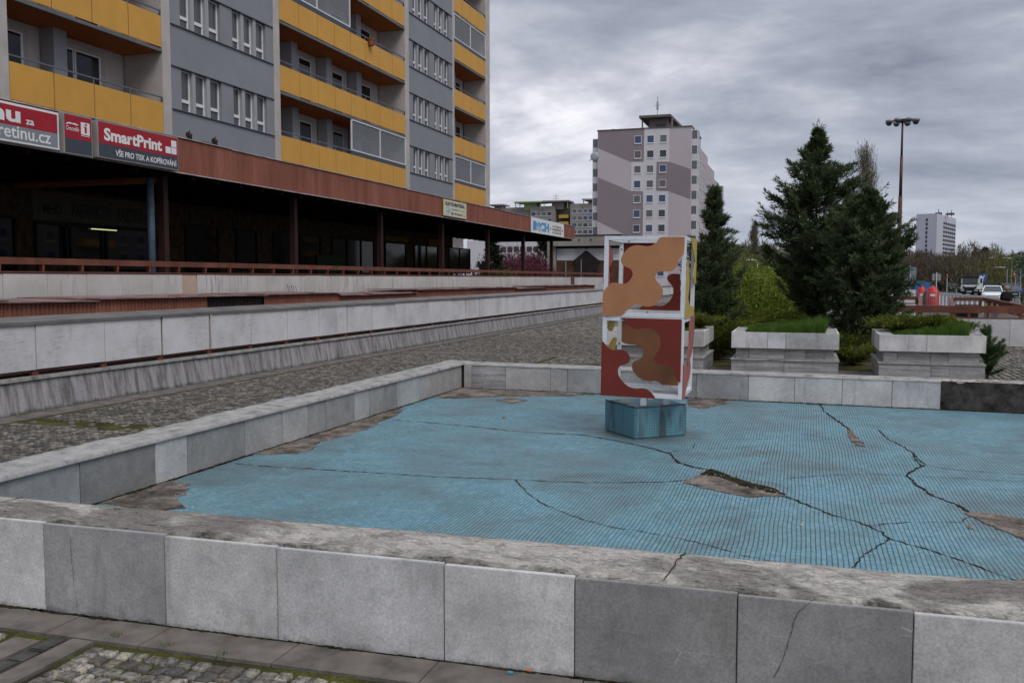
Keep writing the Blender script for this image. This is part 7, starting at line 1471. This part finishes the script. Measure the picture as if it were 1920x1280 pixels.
def person(px, f, z0, H, rz, label, stride=.22):
    c = FR(f, px); r = thing('person', label, 'person', (c[0], c[1], z0)); s = H/1.7; V = Vector
    J = dict(pelvis=(0, 0, .92), waist=(0, 0, 1.08), chest=(0, -.02, 1.30), neck=(0, -.03, 1.45), headb=(0, -.05, 1.52), head=(0, -.07, 1.61), crown=(0, -.06, 1.69), hl=(-.09, 0, .88), kl=(-.10, -stride*.7, .50), al=(-.10, -stride*.6, .09), fl=(-.10, -stride*.6-.15, .04), hr=(.09, 0, .88), kr=(.10, .02, .48), ar=(.10, stride, .12), fr=(.10, stride-.10, .04), sl=(-.18, -.01, 1.38), el=(-.23, .06, 1.12), wl=(-.20, -.06, .90), sr=(.18, -.01, 1.38), er=(.23, -.02, 1.12), wr=(.20, -.14, .92))
    R = dict(pelvis=.14, waist=.125, chest=.15, neck=.055, headb=.06, head=.088, crown=.06, hl=.09, kl=.06, al=.045, fl=.035, hr=.09, kr=.06, ar=.045, fr=.035, sl=.065, el=.05, wl=.032, sr=.065, er=.05, wr=.032); K = list(J)
    E_ = [('pelvis', 'waist'), ('waist', 'chest'), ('chest', 'neck'), ('neck', 'headb'), ('headb', 'head'), ('head', 'crown'), ('pelvis', 'hl'), ('hl', 'kl'), ('kl', 'al'), ('al', 'fl'), ('pelvis', 'hr'), ('hr', 'kr'), ('kr', 'ar'), ('ar', 'fr'), ('chest', 'sl'), ('sl', 'el'), ('el', 'wl'), ('chest', 'sr'), ('sr', 'er'), ('er', 'wr')]
    vs = [V(J[k])*s for k in K]; es = [(K.index(a), K.index(b)) for a, b in E_]; rd = [R[k]*s*.82 for k in K]
    for w, sg in (('wl', -1), ('wr', 1)):   # palm, thumb and four fingers
        b = V(J[w])*s; pi_ = len(vs); vs.append(b+V((0, -.02, -.07))*s); rd.append(.026*s); es.append((K.index(w), pi_)); 
        for i, (dx, ln) in enumerate(((-.024, .065), (-.008, .075), (.008, .07), (.022, .055))):
            vs.append(b+V((dx, -.03, -.10))*s); rd.append(.009*s); es.append((pi_, len(vs)-1)); vs.append(b+V((dx, -.045, -.10-ln))*s); rd.append(.007*s); es.append((len(vs)-2, len(vs)-1))
        vs.append(b+V((-sg*.03, -.05, -.06))*s); rd.append(.010*s); es.append((pi_, len(vs)-1)); vs.append(b+V((-sg*.035, -.075, -.09))*s); rd.append(.008*s); es.append((len(vs)-2, len(vs)-1))
    body = skinned('body', vs, es, rd, 'skin', r)
    L_ = V(r.location); ORG[body.name] = L_
    def sk(nm, keys, edg, rr, mat): k2 = list(keys); return skinned(nm, [V(J[k])*s if isinstance(k, str) else V(k)*s for k in k2], edg, [q*s for q in rr], mat, r)
    sk('coat', ['pelvis', 'waist', 'chest', (0, -.01, 1.43), (0, .01, .62), 'sl', 'el', (-.205, -.045, .94), 'sr', 'er', (.205, -.125, .96)], [(0, 1), (1, 2), (2, 3), (0, 4), (2, 5), (5, 6), (6, 7), (2, 8), (8, 9), (9, 10)], [.21, .19, .20, .09, .20, .10, .08, .06, .10, .08, .06], 'coat')
    sk('trousers', ['pelvis', 'hl', 'kl', (-.10, -stride*.6, .16), 'hr', 'kr', (.10, stride*.95, .18)], [(0, 1), (1, 2), (2, 3), (0, 4), (4, 5), (5, 6)], [.15, .11, .08, .07, .11, .08, .07], 'coat')
    m = MB(); 
    for k in ('fl', 'fr'): p = V(J[k])*s+L_; m.box(p.x-.045, p.x+.045, p.y-.08, p.y+.16, p.z-.04, p.z+.04)
    m.build('shoes', 'black', r, bevel=.02)
    hc = V(J['head'])*s+L_; m = MB(); m.ball((hc.x, hc.y+.025, hc.z+.03), .125*s, 12, 8, (1, 1, 1)); m.ball((hc.x, hc.y+.07, hc.z-.05), .10*s, 10, 6, (1.1, .8, 1)); m.build('hair', 'hair', r, smooth=True)
    m = MB(); m.ball((hc.x, hc.y-.085*s, hc.z-.015), .016, 6, 4, (1, 1.2, 1.6)); m.build('nose', 'skin', r); 
    for sg in (-1, 1): m = MB(); m.ball((hc.x+sg*.032, hc.y-.078*s, hc.z+.008), .010, 6, 4); m.build('eye', 'black', r); m = MB(); m.ball((hc.x+sg*.088*s, hc.y, hc.z-.01), .02, 6, 4, (.5, 1, 1.5)); m.build('ear', 'skin', r)
    m = MB(); m.ball((hc.x, hc.y-.075*s, hc.z-.05), .018, 6, 4, (1.4, .5, .4)); m.build('mouth', plain('lips', (0.30, 0.09, 0.08), .6), r)
    r.rotation_euler = (0, 0, rz); return r
person(1886, 47, -.52, 1.68, YAW-.55, 'blonde person in a dark coat with head bowed, walking towards the camera behind the railing')
person(1922, 49, -.56, 1.66, YAW+.5, 'dark-clothed person at the right picture edge, mostly cut off', .18)

# ================================================================== BUILDING ACROSS THE SQUARE (seen mirrored in the shop windows)
oa = thing('apartment_building', 'grey panel building with yellow balconies across the square, mirrored in the shop windows', 'apartment building', (66, 105, 0))
m = MB(); m.box(60, 72, 62, 190, -.6, 30); m.build('wall', 'blockgrey', oa)
for k in range(9):
    z = .6+k*2.8
    for y0_ in (75, 105, 135, 165): m = MB(); m.box(58.8, 59.99, y0_, y0_+6, z, z+1.05); m.build('balcony', 'yellow', oa)
    m = MB(); m.box(59.96, 59.995, 62.5, 149, z+1.2, z+1.25); m.build('joint', 'blockdark', oa)
wl_ = [(59.95, y_, 1.9+k*2.8) for k in range(9) for y_ in (66, 69.5, 84, 88, 92, 96, 100, 114, 118, 122, 126)]
place_windows(oa, wl_, 1.7, 1.5, -math.pi/2, 12)

p = U(995, 1259, z=.018); m = MB(); m.tube([(p.x-.018, p.y, .024), (p.x+.004, p.y-.004, .024)], .0045, 8); m.build('cigarette_butt', plain('cigarette_orange', (0.55, 0.16, 0.05), .8), None, loc=(p.x, p.y, .02), label='orange-tipped cigarette butt at the foot of the near marble wall', cat='cigarette butt')
p = U(957, 1261, z=.018); m = MB(); m.box(p.x-.012, p.x+.010, p.y-.006, p.y+.006, .018, .024); m.build('tile_chip', plain('blue_tile_chip', (0.08, 0.30, 0.45), .5), None, loc=(p.x, p.y, .02), label='stray blue mosaic chip lying in front of the near marble wall', cat='tile chip')
